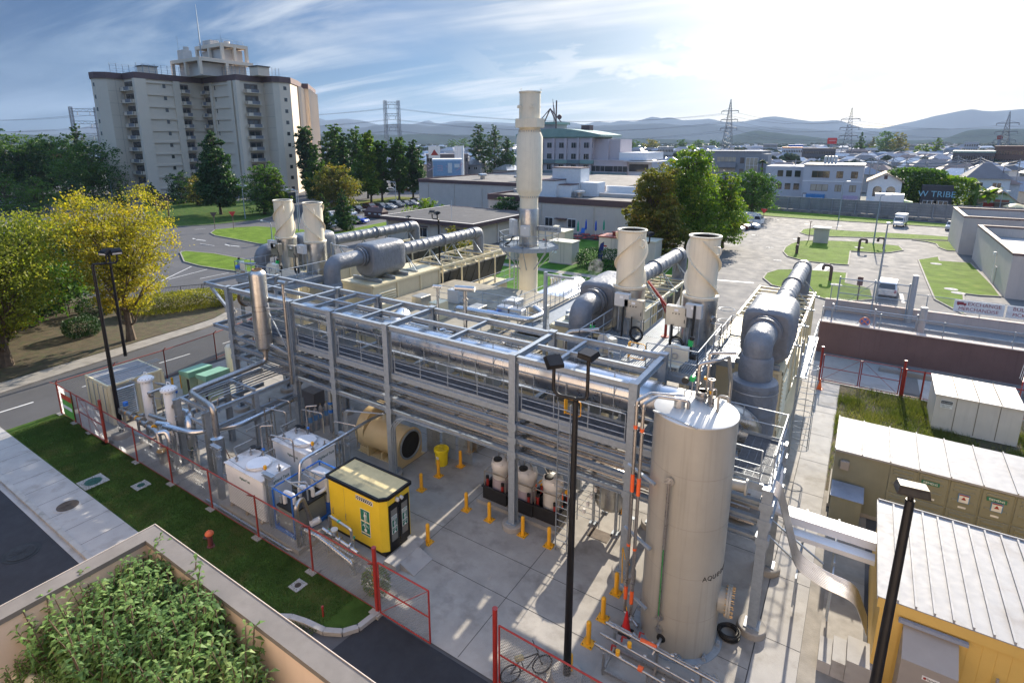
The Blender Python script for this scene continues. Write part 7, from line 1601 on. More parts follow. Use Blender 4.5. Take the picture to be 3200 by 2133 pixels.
def fence(name,label,pts,h,mat=DRED,posts=2.6,arms=True,r=.038,group=None,feet=True,z=0.,sp=.09,barb=0,wr=.005):
 t=thing(name,label,'fence',group,(pts[0][0],pts[0][1],z));pb=MB();rb=MB();mb=MB();fb=MB();ab=MB()
 pts=[V(*p,z)if len(p)==2 else V(*p)for p in pts]
 for a,c in zip(pts,pts[1:]):
  l_=(c-a).length;n_=max(1,round(l_/posts));d=(c-a).normalized();nrm=V(-d.y,d.x,0)
  for i in range(n_+1):
   p=a+(c-a)*i/n_;pb=MB();pb.cyl(p,p+V(0,0,h+.05),r,n=8)
   if arms:pb.cyl(p+V(0,0,h),p+V(0,0,h+.25)-nrm*.3,r*.6,n=6)
   po_=wpart(pb,'post',mat,t)
   if feet:fb=MB();fb.prism([(p.x-.22,p.y-.22),(p.x+.22,p.y-.22),(p.x+.22,p.y+.22),(p.x-.22,p.y+.22)],p.z-.01,p.z+.12);wpart(fb,'footing',CONC,po_)
  rb.cyl(a+V(0,0,h),c+V(0,0,h),r*.75,n=8);rb.cyl(a+V(0,0,.14),c+V(0,0,.14),r*.4,n=6)
  mesh_wires(mb,a+nrm*.03,c+nrm*.03,.1,h,sp,wr)
  for k in range(barb):ab.cyl(a+V(0,0,h+.12+k*.1)-nrm*(.1+k*.08),c+V(0,0,h+.12+k*.1)-nrm*(.1+k*.08),.008,n=4)
 wpart(rb,'rail',mat,t);wpart(mb,'mesh',MESHW,t)
 if barb:wpart(ab,'barbed_wire',GALV,t)
 return t
fence('chain_fence','dark red chain link fence between the shaded lawn and the plant',[(-39.2,11.3),(-33.1,11.25)],2.0,posts=2.1)
fence('chain_fence','dark red chain link fence in front of the pipe train and the white tanks',[(-33.1,11.25),(-12.5,11.25)],2.0,posts=3.45)
fence('chain_fence','red chain link fence along the road behind the container',[(-39.25,11.3),(-39.4,17.6),(-39.9,21.5),(-40.8,25.2),(-41.5,29)],2.1,posts=4,feet=False)
def gate(label,a,c,h,mat=RED,tall=True,brace=True,zb=.12,name='gate',mid=True,cells=1):
 t=thing(name,label,'gate',None,a);a,c=V(*a),V(*c);b=MB()
 if tall:b.cyl(a,a+V(0,0,h+.5),.075,n=14);b.cyl(a+V(0,0,h+.5),a+V(0,0,h+.53),.085,n=14)
 wpart(b,'post',mat,t)if tall else None
 b=MB();d=(c-a).normalized();a2=a+d*.15
 for p in(a2,c):b.cyl(p+V(0,0,zb),p+V(0,0,h),.03,n=8)
 for z in((zb,(zb+h)/2,h)if mid else(zb,h)):b.cyl(a2+V(0,0,z),c+V(0,0,z),.028,n=8)
 if brace:b.cyl(a2+V(0,0,zb),c+V(0,0,h),.012,n=5)
 wpart(b,'leaf_frame',mat,t);b=MB();mesh_wires(b,a2,c,zb,h,.075);wpart(b,'mesh',MESHW,t);return t
gate('open red gate leaf swung in over the dark drive, on a tall red post',(-12.5,11.25,0),(-10.1,11.25,0),2.15)
gate('near red gate leaf with chain link running off the bottom of the photo',(-7.62,11.35,0),(-2.2,11.3,0),2.2)
gate('tall red gate post in the fence with a diagonal brace near the container',(-33.1,11.22,0),(-36.2,11.22,0),2.1,mat=DRED)
t=thing('green_banner','green and red printed banner tied to the fence near the container','banner',None,(-38,11.2,0));b=MB();b.box(-38.3,11.16,.35,-36.9,11.175,1.75);wpart(b,'cloth',pm('banner_green',(.10,.35,.05),.7,0,.2,3),t);b=MB();b.box(-38.3,11.15,1.42,-36.9,11.159,1.75);wpart(b,'red_stripe',pm('banner_red',(.5,.05,.02),.7,0,.2,5),t)
b=MB();b.box(-38.2,11.145,.85,-37.0,11.158,1.05);wpart(b,'white_stripe',WHT,t)
shrub((-13.2,11.9,.03),1.0,.8,.9,1400,.04,L_BR,'small yellow-green bush at the foot of the tall red gate post',seed=33)if 'shrub' in globals()else None
t=thing('bicycle','black bicycle with a wicker seat leaning behind the near red gate','bicycle',None,(-6.9,12.0,.03),.9);b=MB()
for x in(-.52,.52):b.ring((x,0,.33),.32,.025,28,6,axis=(0,1,0));[b.cyl((x,0,.33),(x+.3*math.cos(k*.7),0,.33+.3*math.sin(k*.7)),.004,n=3)for k in range(9)]
part(b,'wheel',RUB,t);b=MB();b.tube([(-.52,0,.33),(-.2,0,.75),(.35,0,.8),(.52,0,.33)],.02,n=6);b.tube([(-.2,0,.75),(-.05,0,.3),(.35,0,.75)],.02,n=6);b.cyl((.38,0,.8),(.35,0,1.0),.018,n=6);b.cyl((.3,-.28,1.02),(.3,.28,1.02),.015,n=6);b.cyl((-.52,0,.33),(-.05,0,.3),.015,n=6);part(b,'frame',BLK,t)
b=MB();b.bbox(-.38,-.09,.8,-.1,.09,.88,.03);part(b,'saddle',TAN,t)
# BLACK FLOODLIGHT POLES
def pole(x,y,H,heads,lab,base=True,r0=.12,r1=.075,hs=.82):
 t=thing('floodlight_pole',lab,'floodlight pole','black floodlight poles',(x,y,0));b=MB();b.cyl((0,0,.3),(0,0,H),r0,r1,n=16);part(b,'mast',BLK,t)
 if base:b=MB();b.lathe([(.5,0),(.5,.25),(.46,.3),(.2,.3)],n=28);part(b,'pedestal',CONC,t)
 for(hx,hy,hz,ang,tilt)in heads:
  b=MB();b.tube(bend([(0,0,H-.1),(0,0,H+.05),(hx,hy,H+.05),(hx,hy,hz)],.28,6)if abs(hx)+abs(hy)>.1 else[(0,0,H-.1),(0,0,hz)],.05,n=8);part(b,'arm',BLK,t)
  h=MB();w_,d_,hh=.34*hs,.26*hs,.13*hs
  vs=[(-w_,-d_,-hh),(w_,-d_,-hh),(w_,d_,-hh*.4),(-w_,d_,-hh*.4),(-w_*.85,-d_,hh*.7),(w_*.85,-d_,hh*.7),(w_*.85,d_*.8,hh),(-w_*.85,d_*.8,hh)]
  M_=Matrix.Translation((hx,hy,hz+.12))@Matrix.Rotation(ang,4,'Z')@Matrix.Rotation(tilt,4,'X')
  h.add([M_@Vector(v)for v in vs],[(0,3,2,1),(4,5,6,7),(0,1,5,4),(1,2,6,5),(2,3,7,6),(3,0,4,7)])
  for k in range(9 if hs>.8 else 0):a=-w_*.7+k*w_*1.4/8;h.add([M_@Vector(v)for v in((a,-d_*.8,hh*.75),(a+.02,-d_*.8,hh*.75),(a+.02,d_*.6,hh*1.05),(a,d_*.6,hh*1.05),(a,-d_*.8,hh*1.0),(a+.02,-d_*.8,hh*1.0),(a+.02,d_*.6,hh*1.3),(a,d_*.6,hh*1.3))],[(0,1,5,4),(4,5,6,7),(1,2,6,5),(3,0,4,7),(2,3,7,6)])
  o=part(h,'lamp_head',BLK,t);g=MB();g.add([M_@Vector(v)for v in((-w_*.8,-d_-.004,-hh*.7),(w_*.8,-d_-.004,-hh*.7),(w_*.75,-d_-.004,hh*.2),(-w_*.75,-d_-.004,hh*.2))],[(0,1,2,3)]);part(g,'lens',BOXG if x<-30 else RUB,o)
 return t
q=at(1796,1245,y=12.6);qb=at(1778,1900,y=12.6)
pole(-5.83,12.6,q.z-.05,[(-.62,-.1,q.z+.85,.9,.5),(.26,.15,q.z+1.15,-.25,.1)],'near black floodlight pole with two heads on a U-shaped arm, in front of the rack',hs=.72)
q=at(294,830,y=12.1);pole(-33.35,12.1,q.z,[(.45,.5,q.z+.55,.3,.3),(.7,.9,q.z+.55,1.4,.3)],'front black floodlight pole beside the cream container')
q=at(340,790,y=17.7);pole(-45.7,17.7,q.z,[(0,0,q.z+.1,.2,.2)],'rear black floodlight pole beyond the container',base=False)
q=at(2845,1560,y=11.6);pole(q.x,11.6,q.z,[(0,0,q.z+.1,.1,-.25)],'black floodlight pole leaning across the yellow building',base=False,r0=.12,hs=.75)
q=Z7(1760,140,y=36);pole(-12.3,36,9.4,[(-.6,0,10.0,.9,.5),(.6,0,10.0,-.7,.3)],'black floodlight pole seen behind the left one of the right stacks',base=False)
q=Z2(965,1290,y=62);pole(-50.5,55,6.3,[(0,0,6.4,0,0)],'thin black lamp pole in front of the dark-roofed building',base=False,r0=.09)
pole(-30.5,37,9.6,[(-.7,0,10.1,.5,.3),(.2,-.4,10.1,-.5,.3)],'black floodlight pole just left of the chimney jacket',base=False,r0=.08)
# CREAM SERVICE BOXES ON THE LAWN
for k,(x,y,w_,d_,h,rf,lab)in enumerate(((-33.6,67.3,3.4,2.2,2.9,CRL,'front cream service box with vents and a red notice on the lawn'),(-38.2,73.8,4.2,3.0,3.2,CRL,'tall cream service box right beside the chimney platform'),(-39.9,66.5,3.0,3.0,2.6,CRL,'white service box partly behind the chimney'),(-28.9,73.8,3.6,3.0,3.1,DRED,'cream service box with a dark red lid and a vent cowl'),(-24.0,71.5,4.0,2.8,3.4,CRL,'cream service box behind the big right-hand stack'))):
 t=thing('service_box',lab,'service box','cream service boxes on the lawn',(x,y,.1));b=MB();b.box(-w_/2,-d_/2,.1,w_/2,d_/2,h);part(b,'case',pm('service_box_paint',(.62,.55,.47),.6,0,.05,1,streak=.1),t)
 b=MB();b.box(-w_/2-.1,-d_/2-.1,h,w_/2+.1,d_/2+.1,h+.14);part(b,'lid',rf,t);b=MB();b.box(-w_/2-.15,-d_/2-.15,0,w_/2+.15,d_/2+.15,.1);part(b,'plinth',CONC,t)
 b=MB();b.box(-w_/4-.4,-d_/2-.02,1.4,-w_/4+.3,-d_/2-.002,2.0);part(b,'notice',WHT,t);b=MB();b.box(-w_/4-.4,-d_/2-.03,1.75,-w_/4+.3,-d_/2-.021,2.0);part(b,'red_notice',RED,t)
 b=MB();b.box(.02,-d_/2-.012,.2,.05,-d_/2-.002,h-.1);b.box(-.5+w_*.3,-d_/2-.012,.2,-.47+w_*.3,-d_/2-.002,h-.1);part(b,'door_seam',pm('seam',(.2,.17,.13),.8),t)
 if k in(3,1):b=MB();b.box(-.3,-.3,h+.14,.3,.3,h+.6);b.box(-.4,-.4,h+.6,.4,.4,h+.7);part(b,'cowl',rf,t)
UB=pm('parasol_blue',(.02,.10,.55),.7);UG=pm('parasol_green',(.03,.35,.22),.7)
for k,(px,py,um,lab)in enumerate(((1320,250,UG,'red picnic table with a folded green parasol, leftmost'),(1385,235,UB,'red picnic table with the tallest folded blue parasol'),(1465,245,UB,'red picnic table with a folded blue parasol, second from the right'),(1530,240,UG,'red picnic table with a folded green parasol, rightmost'))):
 g=Z7(px,py+18);t=thing('picnic_table',lab,'picnic table','red picnic tables by the store wall',(g.x,g.y,.1))
 b=MB();b.cyl((0,0,.72),(0,0,.78),.75,n=20);part(b,'tabletop',RED,t);b=MB()
 for a in range(4):c_,s_=math.cos(a*1.57+.4),math.sin(a*1.57+.4);b.box(c_*1.15-.3,s_*1.15-.3,.42,c_*1.15+.3,s_*1.15+.3,.47);b.beam((0,0,.1),(c_*1.15,s_*1.15,.42),.06,.06)
 b.cyl((0,0,0),(0,0,.72),.06,n=8);part(b,'seat',RED,t)
 p_=thing('parasol',['folded green parasol over the leftmost picnic table','tall folded blue parasol by the store wall','shorter folded blue parasol by the store wall','folded green parasol over the rightmost picnic table'][k],'parasol','folded parasols',(g.x,g.y,.9));b=MB();b.cyl((0,0,0),(0,0,2.4),.03,n=6);part(b,'pole',WHT,p_);b=MB();b.lathe([(.10,.7),(.18,.95),(.14,2.0),(.03,2.5)],n=10);part(b,'canopy',um,p_)
g=Z7(1355,225);t=thing('lawn_chair','blue plastic lawn chair beside the picnic tables','chair',None,(g.x,g.y,.1));b=MB();b.box(-.35,-.35,.38,.35,.35,.44);part(b,'seat',BLU,t);b=MB();b.beam((0,.3,.42),(0,.55,1.2),.7,.05);part(b,'backrest',BLU,t)
b=MB()
for x in(-.32,.32):
 for y in(-.3,.3):b.box(x-.03,y-.03,0,x+.03,y+.03,.38)
part(b,'leg',BLU,t)
g=Z7(1480,500);t=thing('feather_banner','curved navy feather banner on the lawn behind the right stack','banner',None,(g.x,g.y,.1));b=MB();b.tube([(0,0,0),(0,0,2.2),(.35,0,3.3),(.8,0,3.6)],.02,n=5);part(b,'pole',BLK,t)
b=MB();b.add([(0,-.01,.9),(.6,-.01,1.1),(.75,-.01,2.4),(.8,-.01,3.6),(.35,-.01,3.3),(0,-.01,2.2),(0,.01,.9),(.6,.01,1.1),(.75,.01,2.4),(.8,.01,3.6),(.35,.01,3.3),(0,.01,2.2)],[(0,1,2,3,4,5),(11,10,9,8,7,6)]);part(b,'cloth',pm('navy_cloth',(.02,.03,.16),.8),t)
st=MB();st.lathe([(.05,0),(.35,.5),(.55,1.1),(.4,1.6),(.05,1.9)],n=20)
so_=st.build('steam',[],label='wisp of white steam rising behind the right quilted box',cat='steam',kind='stuff');q=Z7(1420,500,y=36);so_.location=(q.x,36,q.z-.7);so_.rotation_euler=(.2,.5,0)
sm=bpy.data.materials.new('steam');sm.use_nodes=True;nn=sm.node_tree;nn.nodes.clear();oo=nn.nodes.new('ShaderNodeOutputMaterial');vv=nn.nodes.new('ShaderNodeVolumePrincipled');vv.inputs['Color'].default_value=(1,1,1,1)
ns=nn.nodes.new('ShaderNodeTexNoise');ns.inputs['Scale'].default_value=2.2;ns.inputs['Detail'].default_value=4;tcx=nn.nodes.new('ShaderNodeTexCoord');nn.links.new(tcx.outputs['Object'],ns.inputs[0]);mr_=nn.nodes.new('ShaderNodeMapRange');nn.links.new(ns.outputs[0],mr_.inputs[0])
for i,v in enumerate((.46,.7,0,.8)):mr_.inputs[i+1].default_value=v
nn.links.new(mr_.outputs[0],vv.inputs['Density']);nn.links.new(vv.outputs[0],oo.inputs['Volume']);so_.data.materials.append(sm)
# RIGHT FOREGROUND
PK=thing('control_building','mustard yellow flat building with a pale ribbed metal roof, bottom right','building',None,(6,20,0));X0,Y0,Y1,ZR=1.72,17.4,22.7,3.2
b=MB();b.box(X0+.08,Y0+.08,.3,14,Y1-.08,ZR-.1)
for k in range(40):x=X0+.3+k*.3;b.box(x,Y0+.07,.35,x+.012,Y0+.0795,ZR-.3)
wpart(b,'wall',MUST,PK);b=MB();b.box(X0,Y0,ZR-.34,14,Y0+.07,ZR-.01);b.box(X0,Y0+.07,ZR-.34,X0+.07,Y1,ZR-.01);wpart(b,'fascia',MUST,PK)
b=MB();b.box(X0-.02,Y0-.02,ZR,14,Y1,ZR+.03);
for k in range(30):x=X0+.42+k*.42;b.box(x,Y0,ZR+.03,x+.05,Y1-.1,ZR+.11)
b.box(X0-.04,Y0-.04,ZR-.06,X0-.021,Y1,ZR+.06);b.box(X0,Y1,ZR-.05,14,Y1+.05,ZR+.09);wpart(b,'roof',WROOF,PK)
t=thing('air_conditioner','grey-brown wall air conditioner with a sloping top on the yellow building','air conditioner',None,(3.0,Y0,0));GB=pm('grey_brown_metal',(.33,.30,.27),.5,.1,.05,2)
b=MB();b.box(-.62,-.75,.4,.62,-.01,2.1);b.add([(-.62,-.75,2.101),(.62,-.75,2.101),(.62,-.01,2.62),(-.62,-.01,2.62),(-.62,-.01,2.101),(.62,-.01,2.101)],[(0,1,2,3),(0,3,4),(1,5,2),(3,2,5,4),(0,4,5,1)]);part(b,'case',GB,t)
b=MB();b.box(-.75,-.12,2.7,.8,-.0,2.8);part(b,'flashing',pm('blue_grey_metal',(.3,.34,.42),.5,.2),t);b=MB();b.box(-.12,-.765,1.72,.26,-.752,1.84);o=part(b,'name_plate',WS,t);text('Marvair',.1,BLK,o,(.1,-.768,1.78),(0,-1,0));b=MB();b.cyl((-.06,-.766,1.78),(-.06,-.775,1.78),.035,n=12);part(b,'emblem',RED,o)
b=MB();b.tube([(4.5,Y0-.1,.2),(4.5,Y0-.1,1.3),(4.5,Y0-.1,2.1)],.035,n=8);b.box(4.3,Y0-.2,.9,4.7,Y0,1.1);b.build('service_pipe',GB,label='thin grey service pipe on the yellow wall right of the air conditioner',cat='pipe',loc=(4.5,Y0,0))
t=thing('concrete_steps','pale precast concrete steps at the corner of the yellow building','steps',None,(.9,17.8,0));b=MB()
for k in range(3):b.box(-.4+k*.36,-.6,0,-.05+k*.36+(.35 if k==2 else 0),.45,.42+k*.2)
part(b,'tread',CONC2,t)
t=thing('bus_duct','bright white covered bus duct bridging from the rack to the yellow building','duct',None,(0,20.5,2));b=MB();b.box(-1.0,20.3,2.7,1.7,20.95,3.0);b.box(-1.0,19.85,2.45,1.7,20.28,2.62);b.tube(bend([(-1.0,20.6,2.85),(-1.45,20.6,2.95),(-1.5,20.6,4.6)],.45,6),.2,n=8);wpart(b,'casing',WHT,t)
b=MB()
for x in(-.4,.6):b.beam((x,19.4,.2),(x,19.4,2.4),.05,.05,up=(1,0,0));b.beam((x,21.2,.2),(x,21.2,2.9),.05,.05,up=(1,0,0));b.beam((x,18.2,2.15),(x,21.2,2.35),.05,.06);b.beam((x,18.3,1.0),(x,18.3,2.15),.05,.05,up=(1,0,0))
b.beam((-1.5,19.5,3.2),(.3,19.4,2.2),.05,.05);b.beam((-1.5,18.6,3.2),(.3,18.4,2.1),.05,.05);b.beam((-.4,19.4,1.6),(.6,19.4,1.6),.05,.05);wpart(b,'support',GALV,t)
t=thing('cable_bundle','ribbon of shiny parallel conduits curving from the rack down to the yellow building','conduits',None,(0,19,2))
for k in range(12):
 b=MB();y=18.2+k*.075;b.tube(bend([(-1.6,y,5.0),(-1.2,y,4.9),(-.45,y-.1,2.62),(.3,y-.1,2.3),(1.25,y-.1,2.2),(1.66,y-.1,1.2)],.3,5),.021,n=6);wpart(b,'conduit',ALU,t)
t=thing('switchgear','long olive switchgear housing with a pale ribbed roof and warning notices','switchgear',None,(7,28,0));ox,oy0,oy1,oz=.18,26.5,29.85,3.0
b=MB();b.box(ox+.05,oy0+.12,.2,20,oy1-.05,oz-.15);wpart(b,'housing',OLV,t);b=MB();b.prism([(ox,oy0),(20,oy0),(20,oy1),(ox,oy1)],oz-.14,lambda x,y:oz-.05+(y-oy0)*.03);wpart(b,'roof',WROOF,t)
b=MB()
for k in range(16):x=ox+k*1.0;b.beam((x+.02,oy0-.01,oz-.02),(x+.02,oy1,oz+.08),.04,.06)
wpart(b,'roof_rib',WROOF,t);b=MB();b.box(ox,oy0+.1,.03,20,oy1,.2);wpart(b,'plinth',CONC,t)
WB=pm('notice_blue',(.08,.25,.5),.5)
for k in range(12):
 x=2.22+k*1.0
 for j,(za,zb2)in enumerate(((1.62,2.8),(.3,1.56))):
  b=MB();b.bbox(x,oy0+.08,za,x+.94,oy0+.15,zb2,.02);d=wpart(b,'door',OLV,t);b=MB()
  for zz_ in(zb2-.22,zb2-.4,za+.35):b.bbox(x+.12,oy0+.05,zz_,x+.8,oy0+.085,zz_+.1,.015)
  wpart(b,'pressing',OLV,d)
 if k in(0,2,3):
  b=MB();b.box(x+.3,oy0+.04,1.98,x+.66,oy0+.048,2.36);n_=wpart(b,'notice',WB,t);b=MB();b.box(x+.33,oy0+.034,2.0,x+.63,oy0+.039,2.34);wpart(b,'paper',WS,n_)
  b=MB();b.box(x+.33,oy0+.029,2.29,x+.63,oy0+.033,2.34);b.add([(x+.4,oy0+.03,2.12),(x+.56,oy0+.03,2.12),(x+.48,oy0+.03,2.26)],[(0,1,2)]);wpart(b,'warning',RED,n_)
 b=MB();b.box(x+.35,oy0+.075,1.72,x+.6,oy0+.079,1.8);wpart(b,'tag',WS,t)
for x in(5.66,3.6):b=MB();b.box(x-.3,oy0+.04,2.38,x+.3,oy0+.05,2.54);o=wpart(b,'name_plate',SIGNG,t);text('SIEMENS',.13,WS,o,(x-7,oy0+.035-28,2.46),(0,-1,0))
b=MB();b.bbox(.45,oy0-.06,2.1,.8,oy0+.1,2.5,.03);wpart(b,'vent_hood',GB,t)
t=thing('meter_box','lower olive box with a blue-grey sloping lid before the switchgear','box',None,(.85,25.9,0));b=MB();b.box(-.55,-.5,.05,.55,.5,1.35);part(b,'case',OLV,t);b=MB();b.prism([(-.6,-.56),(.6,-.56),(.6,.55),(-.6,.55)],1.36,lambda x,y:1.44+y*.12);part(b,'lid',pm('blue_grey_metal',(.3,.34,.42),.5,.2),t)
t=thing('transformer_box','off-white four-door high voltage box on the weedy plot','transformer',None,(6.5,39.4,0));CRW=pm('pale_pink_cream',(.66,.60,.53),.55,0,.05,1,streak=.15);b=MB();b.box(-1.85,-1.5,.05,1.85,1.5,2.15);part(b,'case',CRW,t);b=MB();b.prism([(-1.92,-1.58),(1.92,-1.58),(1.92,1.58),(-1.92,1.58)],2.151,lambda x,y:2.26+y*.03);part(b,'lid',CRW,t)
b=MB()
for k in range(1,4):b.box(-1.85+k*.925-.015,-1.515,.15,-1.85+k*.925+.015,-1.502,2.1);b.beam((-1.85+k*.925,-1.58,2.27),(-1.85+k*.925,1.58,2.34),.03,.04)
part(b,'door_seam',pm('seam',(.2,.17,.13),.8),t);b=MB();b.box(-1.62,-1.53,1.45,-1.08,-1.515,1.9);o=part(b,'notice',WS,t);b=MB();b.box(-1.6,-1.54,1.71,-1.1,-1.531,1.88);part(b,'black_panel',BLK,o)
text('DANGER',.11,WS,o,(-1.35,-1.545,1.79),(0,-1,0));text('HIGH VOLTAGE',.065,BLK,o,(-1.35,-1.535,1.62),(0,-1,0));text('KEEP AWAY',.065,BLK,o,(-1.35,-1.535,1.52),(0,-1,0))
fence('chain_fence','red chain link fence with barbed wire behind the high voltage box',[(3.45,42.05),(4.4,42.1),(5.2,42.1),(12,42.0)],1.9,RED,1.7,False,.05,feet=False,barb=3,wr=.003)
gate('left leaf of the far red double gate at the end of the walkway',(-1.25,42.1,0),(1.0,42.1,0),1.95,tall=True);gate('right leaf of the far red double gate at the end of the walkway',(3.35,42.1,0),(1.1,42.1,0),1.95)
fence('chain_fence','grey leaning fence corner at the right edge behind the high voltage box',[(9.8,46),(9.0,42.5)],2.2,RED,2,False,.04,feet=False,barb=2,wr=.003)
ldr=ladder(None,-1.75,29.6,.3,6.6,1,0,.5)
for z in[1.0+.62*k for k in range(8)]:[ldr.cyl((-1.75+.42-.42*math.cos(a)*1.0,29.6+.38*math.sin(a),z),(-1.75+.42-.42*math.cos(a+.45),29.6+.38*math.sin(a+.45),z),.02,n=5)for a in[.6+.45*i for i in range(11)]]
for a in(1.6,2.6,3.14,3.7,4.6):x,y=-1.33-.42*math.cos(a),29.6+.38*math.sin(a);ldr.cyl((x,y,1.0),(x,y,5.4),.015,n=5)
ldr.build('cage_ladder',GALV,label='caged steel ladder on the sunny side of the easternmost engine unit',cat='ladder',loc=(-1.6,29.6,0))
# SUNKEN ROAD AND ITS WALLS
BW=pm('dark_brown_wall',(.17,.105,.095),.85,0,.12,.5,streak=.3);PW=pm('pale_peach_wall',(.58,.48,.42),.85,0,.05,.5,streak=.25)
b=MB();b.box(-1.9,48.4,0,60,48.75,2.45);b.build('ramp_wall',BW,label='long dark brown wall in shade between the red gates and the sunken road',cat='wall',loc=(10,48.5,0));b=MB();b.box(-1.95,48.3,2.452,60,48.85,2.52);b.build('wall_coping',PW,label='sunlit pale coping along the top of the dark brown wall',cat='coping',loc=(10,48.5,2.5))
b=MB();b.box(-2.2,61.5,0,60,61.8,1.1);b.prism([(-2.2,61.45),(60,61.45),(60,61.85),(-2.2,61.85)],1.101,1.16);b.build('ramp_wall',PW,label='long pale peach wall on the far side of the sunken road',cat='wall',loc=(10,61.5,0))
b=MB();b.box(-2,48.8,.008,60,61.4,.02);struct(b,'sunken_road',pm('grey_concrete_road',(.22,.24,.26),.85,0,.08,.3))
b=MB();b.box(2,57.4,.02,60,57.6,.55);b.build('guard_kerb',CONC2,label='low concrete kerb along the sunken road under the peach wall',cat='kerb',loc=(10,57.5,0))
fence('chain_fence','grey chain link fence on top of the dark brown wall',[(-1.8,48.55,2.5),(28,48.55,2.5)],1.1,GALV,3.6,False,.035,feet=False,sp=.12)
fence('chain_fence','grey chain link fence on top of the pale peach wall',[(-1.8,61.65,1.15),(28,61.65,1.15)],1.4,GALV,3.6,False,.035,feet=False,sp=.13)
t=thing('cantilever_gate','tall grey braced chain link gate across the sunken road','gate',None,(0,55,0));b=MB()
for y in(50,61):
 for x in(-1.2,1.6,4.2):b.cyl((x,y,.1),(x,y,3.6),.06,n=8)
 for z in(.4,2.0,3.4):b.cyl((-1.2,y,z),(4.2,y,z),.045,n=8)
 b.cyl((-1.2,y,.4),(1.6,y,3.4),.02,n=5);b.cyl((1.6,y,3.4),(4.2,y,.4),.02,n=5)
wpart(b,'leaf_frame',GALV,t);b=MB();mesh_wires(b,(-1.2,50,0),(4.2,50,0),.4,3.4,.14,.004);mesh_wires(b,(-1.2,61,0),(4.2,61,0),.4,3.4,.14,.004);wpart(b,'mesh',MESHW,t);b=MB();b.cyl((4.5,50,0),(4.5,50,4.2),.22,n=14);b.cyl((4.5,61.0,0),(4.5,61.0,4.4),.22,n=14);wpart(b,'gate_post',pm('grey_post',(.4,.4,.4),.6),t)
t=thing('road_sign','round blue and orange no-stopping sign showing above the dark brown wall','sign',None,(1.0,49.1,0));b=MB();b.cyl((0,0,0),(0,0,2.9),.03,n=6);part(b,'post',GALV,t);b=MB();b.cyl((0,.0,2.75),(0,-.03,2.75),.34,n=28);o=part(b,'disc',pm('sign_orange',(.8,.2,.05),.5),t);b=MB();b.cyl((0,-.031,2.75),(0,-.036,2.75),.27,n=28);part(b,'blue_field',pm('sign_blue',(.05,.15,.55),.5),o);b=MB();b.beam((-.2,-.042,2.95),(.2,-.042,2.55),.01,.07);b.beam((.2,-.048,2.95),(-.2,-.048,2.55),.01,.07);part(b,'cross',pm('sign_orange',(.8,.2,.05),.5),o)
MRN=pm('sign_maroon',(.30,.05,.06),.6)
for k,(x,l1,l2,lb)in enumerate(((9.2,'EXCHANGE','MERCHANDISE','white exchange sign with a truck drawing on the fence'),(12.7,'BULK / LARGE','PICK-UP','white pick-up sign with a maroon arrow on the fence'))):
 t=thing('fence_sign',lb,'sign','white signs on the fence above the peach wall',(x,61.5,2));b=MB();b.box(-1.68,-.03,-.5,1.68,0,.55);part(b,'board',WS,t);text(l1,.42,MRN,t,(.35 if k==0 else 0,-.035,.28),(0,-1,0));text(l2,.42,MRN,t,(0 if k==0 else-.55,-.035,-.2),(0,-1,0),squeeze=.95)
 b=MB()
 if k:b.beam((.55,-.04,-.2),(1.35,-.04,-.2),.01,.05);b.add([(1.35,-.04,-.08),(1.35,-.04,-.32),(1.6,-.04,-.2)],[(0,1,2)])
 else:b.box(-1.5,-.04,.14,-1.05,-.032,.4);b.box(-1.05,-.04,.14,-.85,-.032,.32);b.cyl((-1.4,-.03,.13),(-1.4,-.045,.13),.06,n=10);b.cyl((-.95,-.03,.13),(-.95,-.045,.13),.06,n=10)
 part(b,'drawing',MRN,t)
t=thing('low_wall','low stained wall and verge behind the far red gates','wall',None,(3,46.4,0));b=MB();b.box(2.2,46.2,0,40,46.6,.3);wpart(b,'wall_panel',CONC3,t)
# LAMPS, HUT, VENTS, SIGNS ON THE LOTS
def lamp(x,y,H,arms,lab,mat=GALV,g='grey street lamps',r=.09):
 t=thing('street_lamp',lab,'street lamp',g,(x,y,0));b=MB();b.cyl((0,0,0),(0,0,H-.6),r*1.3,r*.7,n=8);part(b,'mast',mat,t)
 for(dx,dy)in arms:
  b=MB();b.tube(bend([(0,0,H-.7),(0,0,H),(dx,dy,H+.15)],1.2,6),r*.6,n=6);part(b,'arm',mat,t);d=Vector((dx,dy,0)).normalized();b=MB();b.beam(Vector((dx,dy,H+.1)),Vector((dx,dy,H+.12))+d*.7,.26,.14);part(b,'lantern',WHT,t)
def lampz(f,bx,by,tx,ty,arms,lab,**k):
 g=f(bx,by);d=f(tx,ty,0);v=d-CAM;h=CAM.z+v.z*(math.hypot(g.x,g.y)/math.hypot(v.x,v.y));lamp(g.x,g.y,h,arms,lab,**k)
lampz(Z4,718,978,752,712,[(.5,0)],'grey lamp post standing before the concrete wall, left of the white hut');lampz(Z4,960,1155,1012,810,[(.6,0)],'grey lamp post on the lawn island with a long shadow');lampz(Z4,978,1540,1040,1000,[(0,-.5),(.5,-.3)],'tall grey lamp post with white lanterns beside the white hatchback');lampz(Z4,1830,965,1862,780,[(.5,0)],'grey lamp post behind the far warehouse')
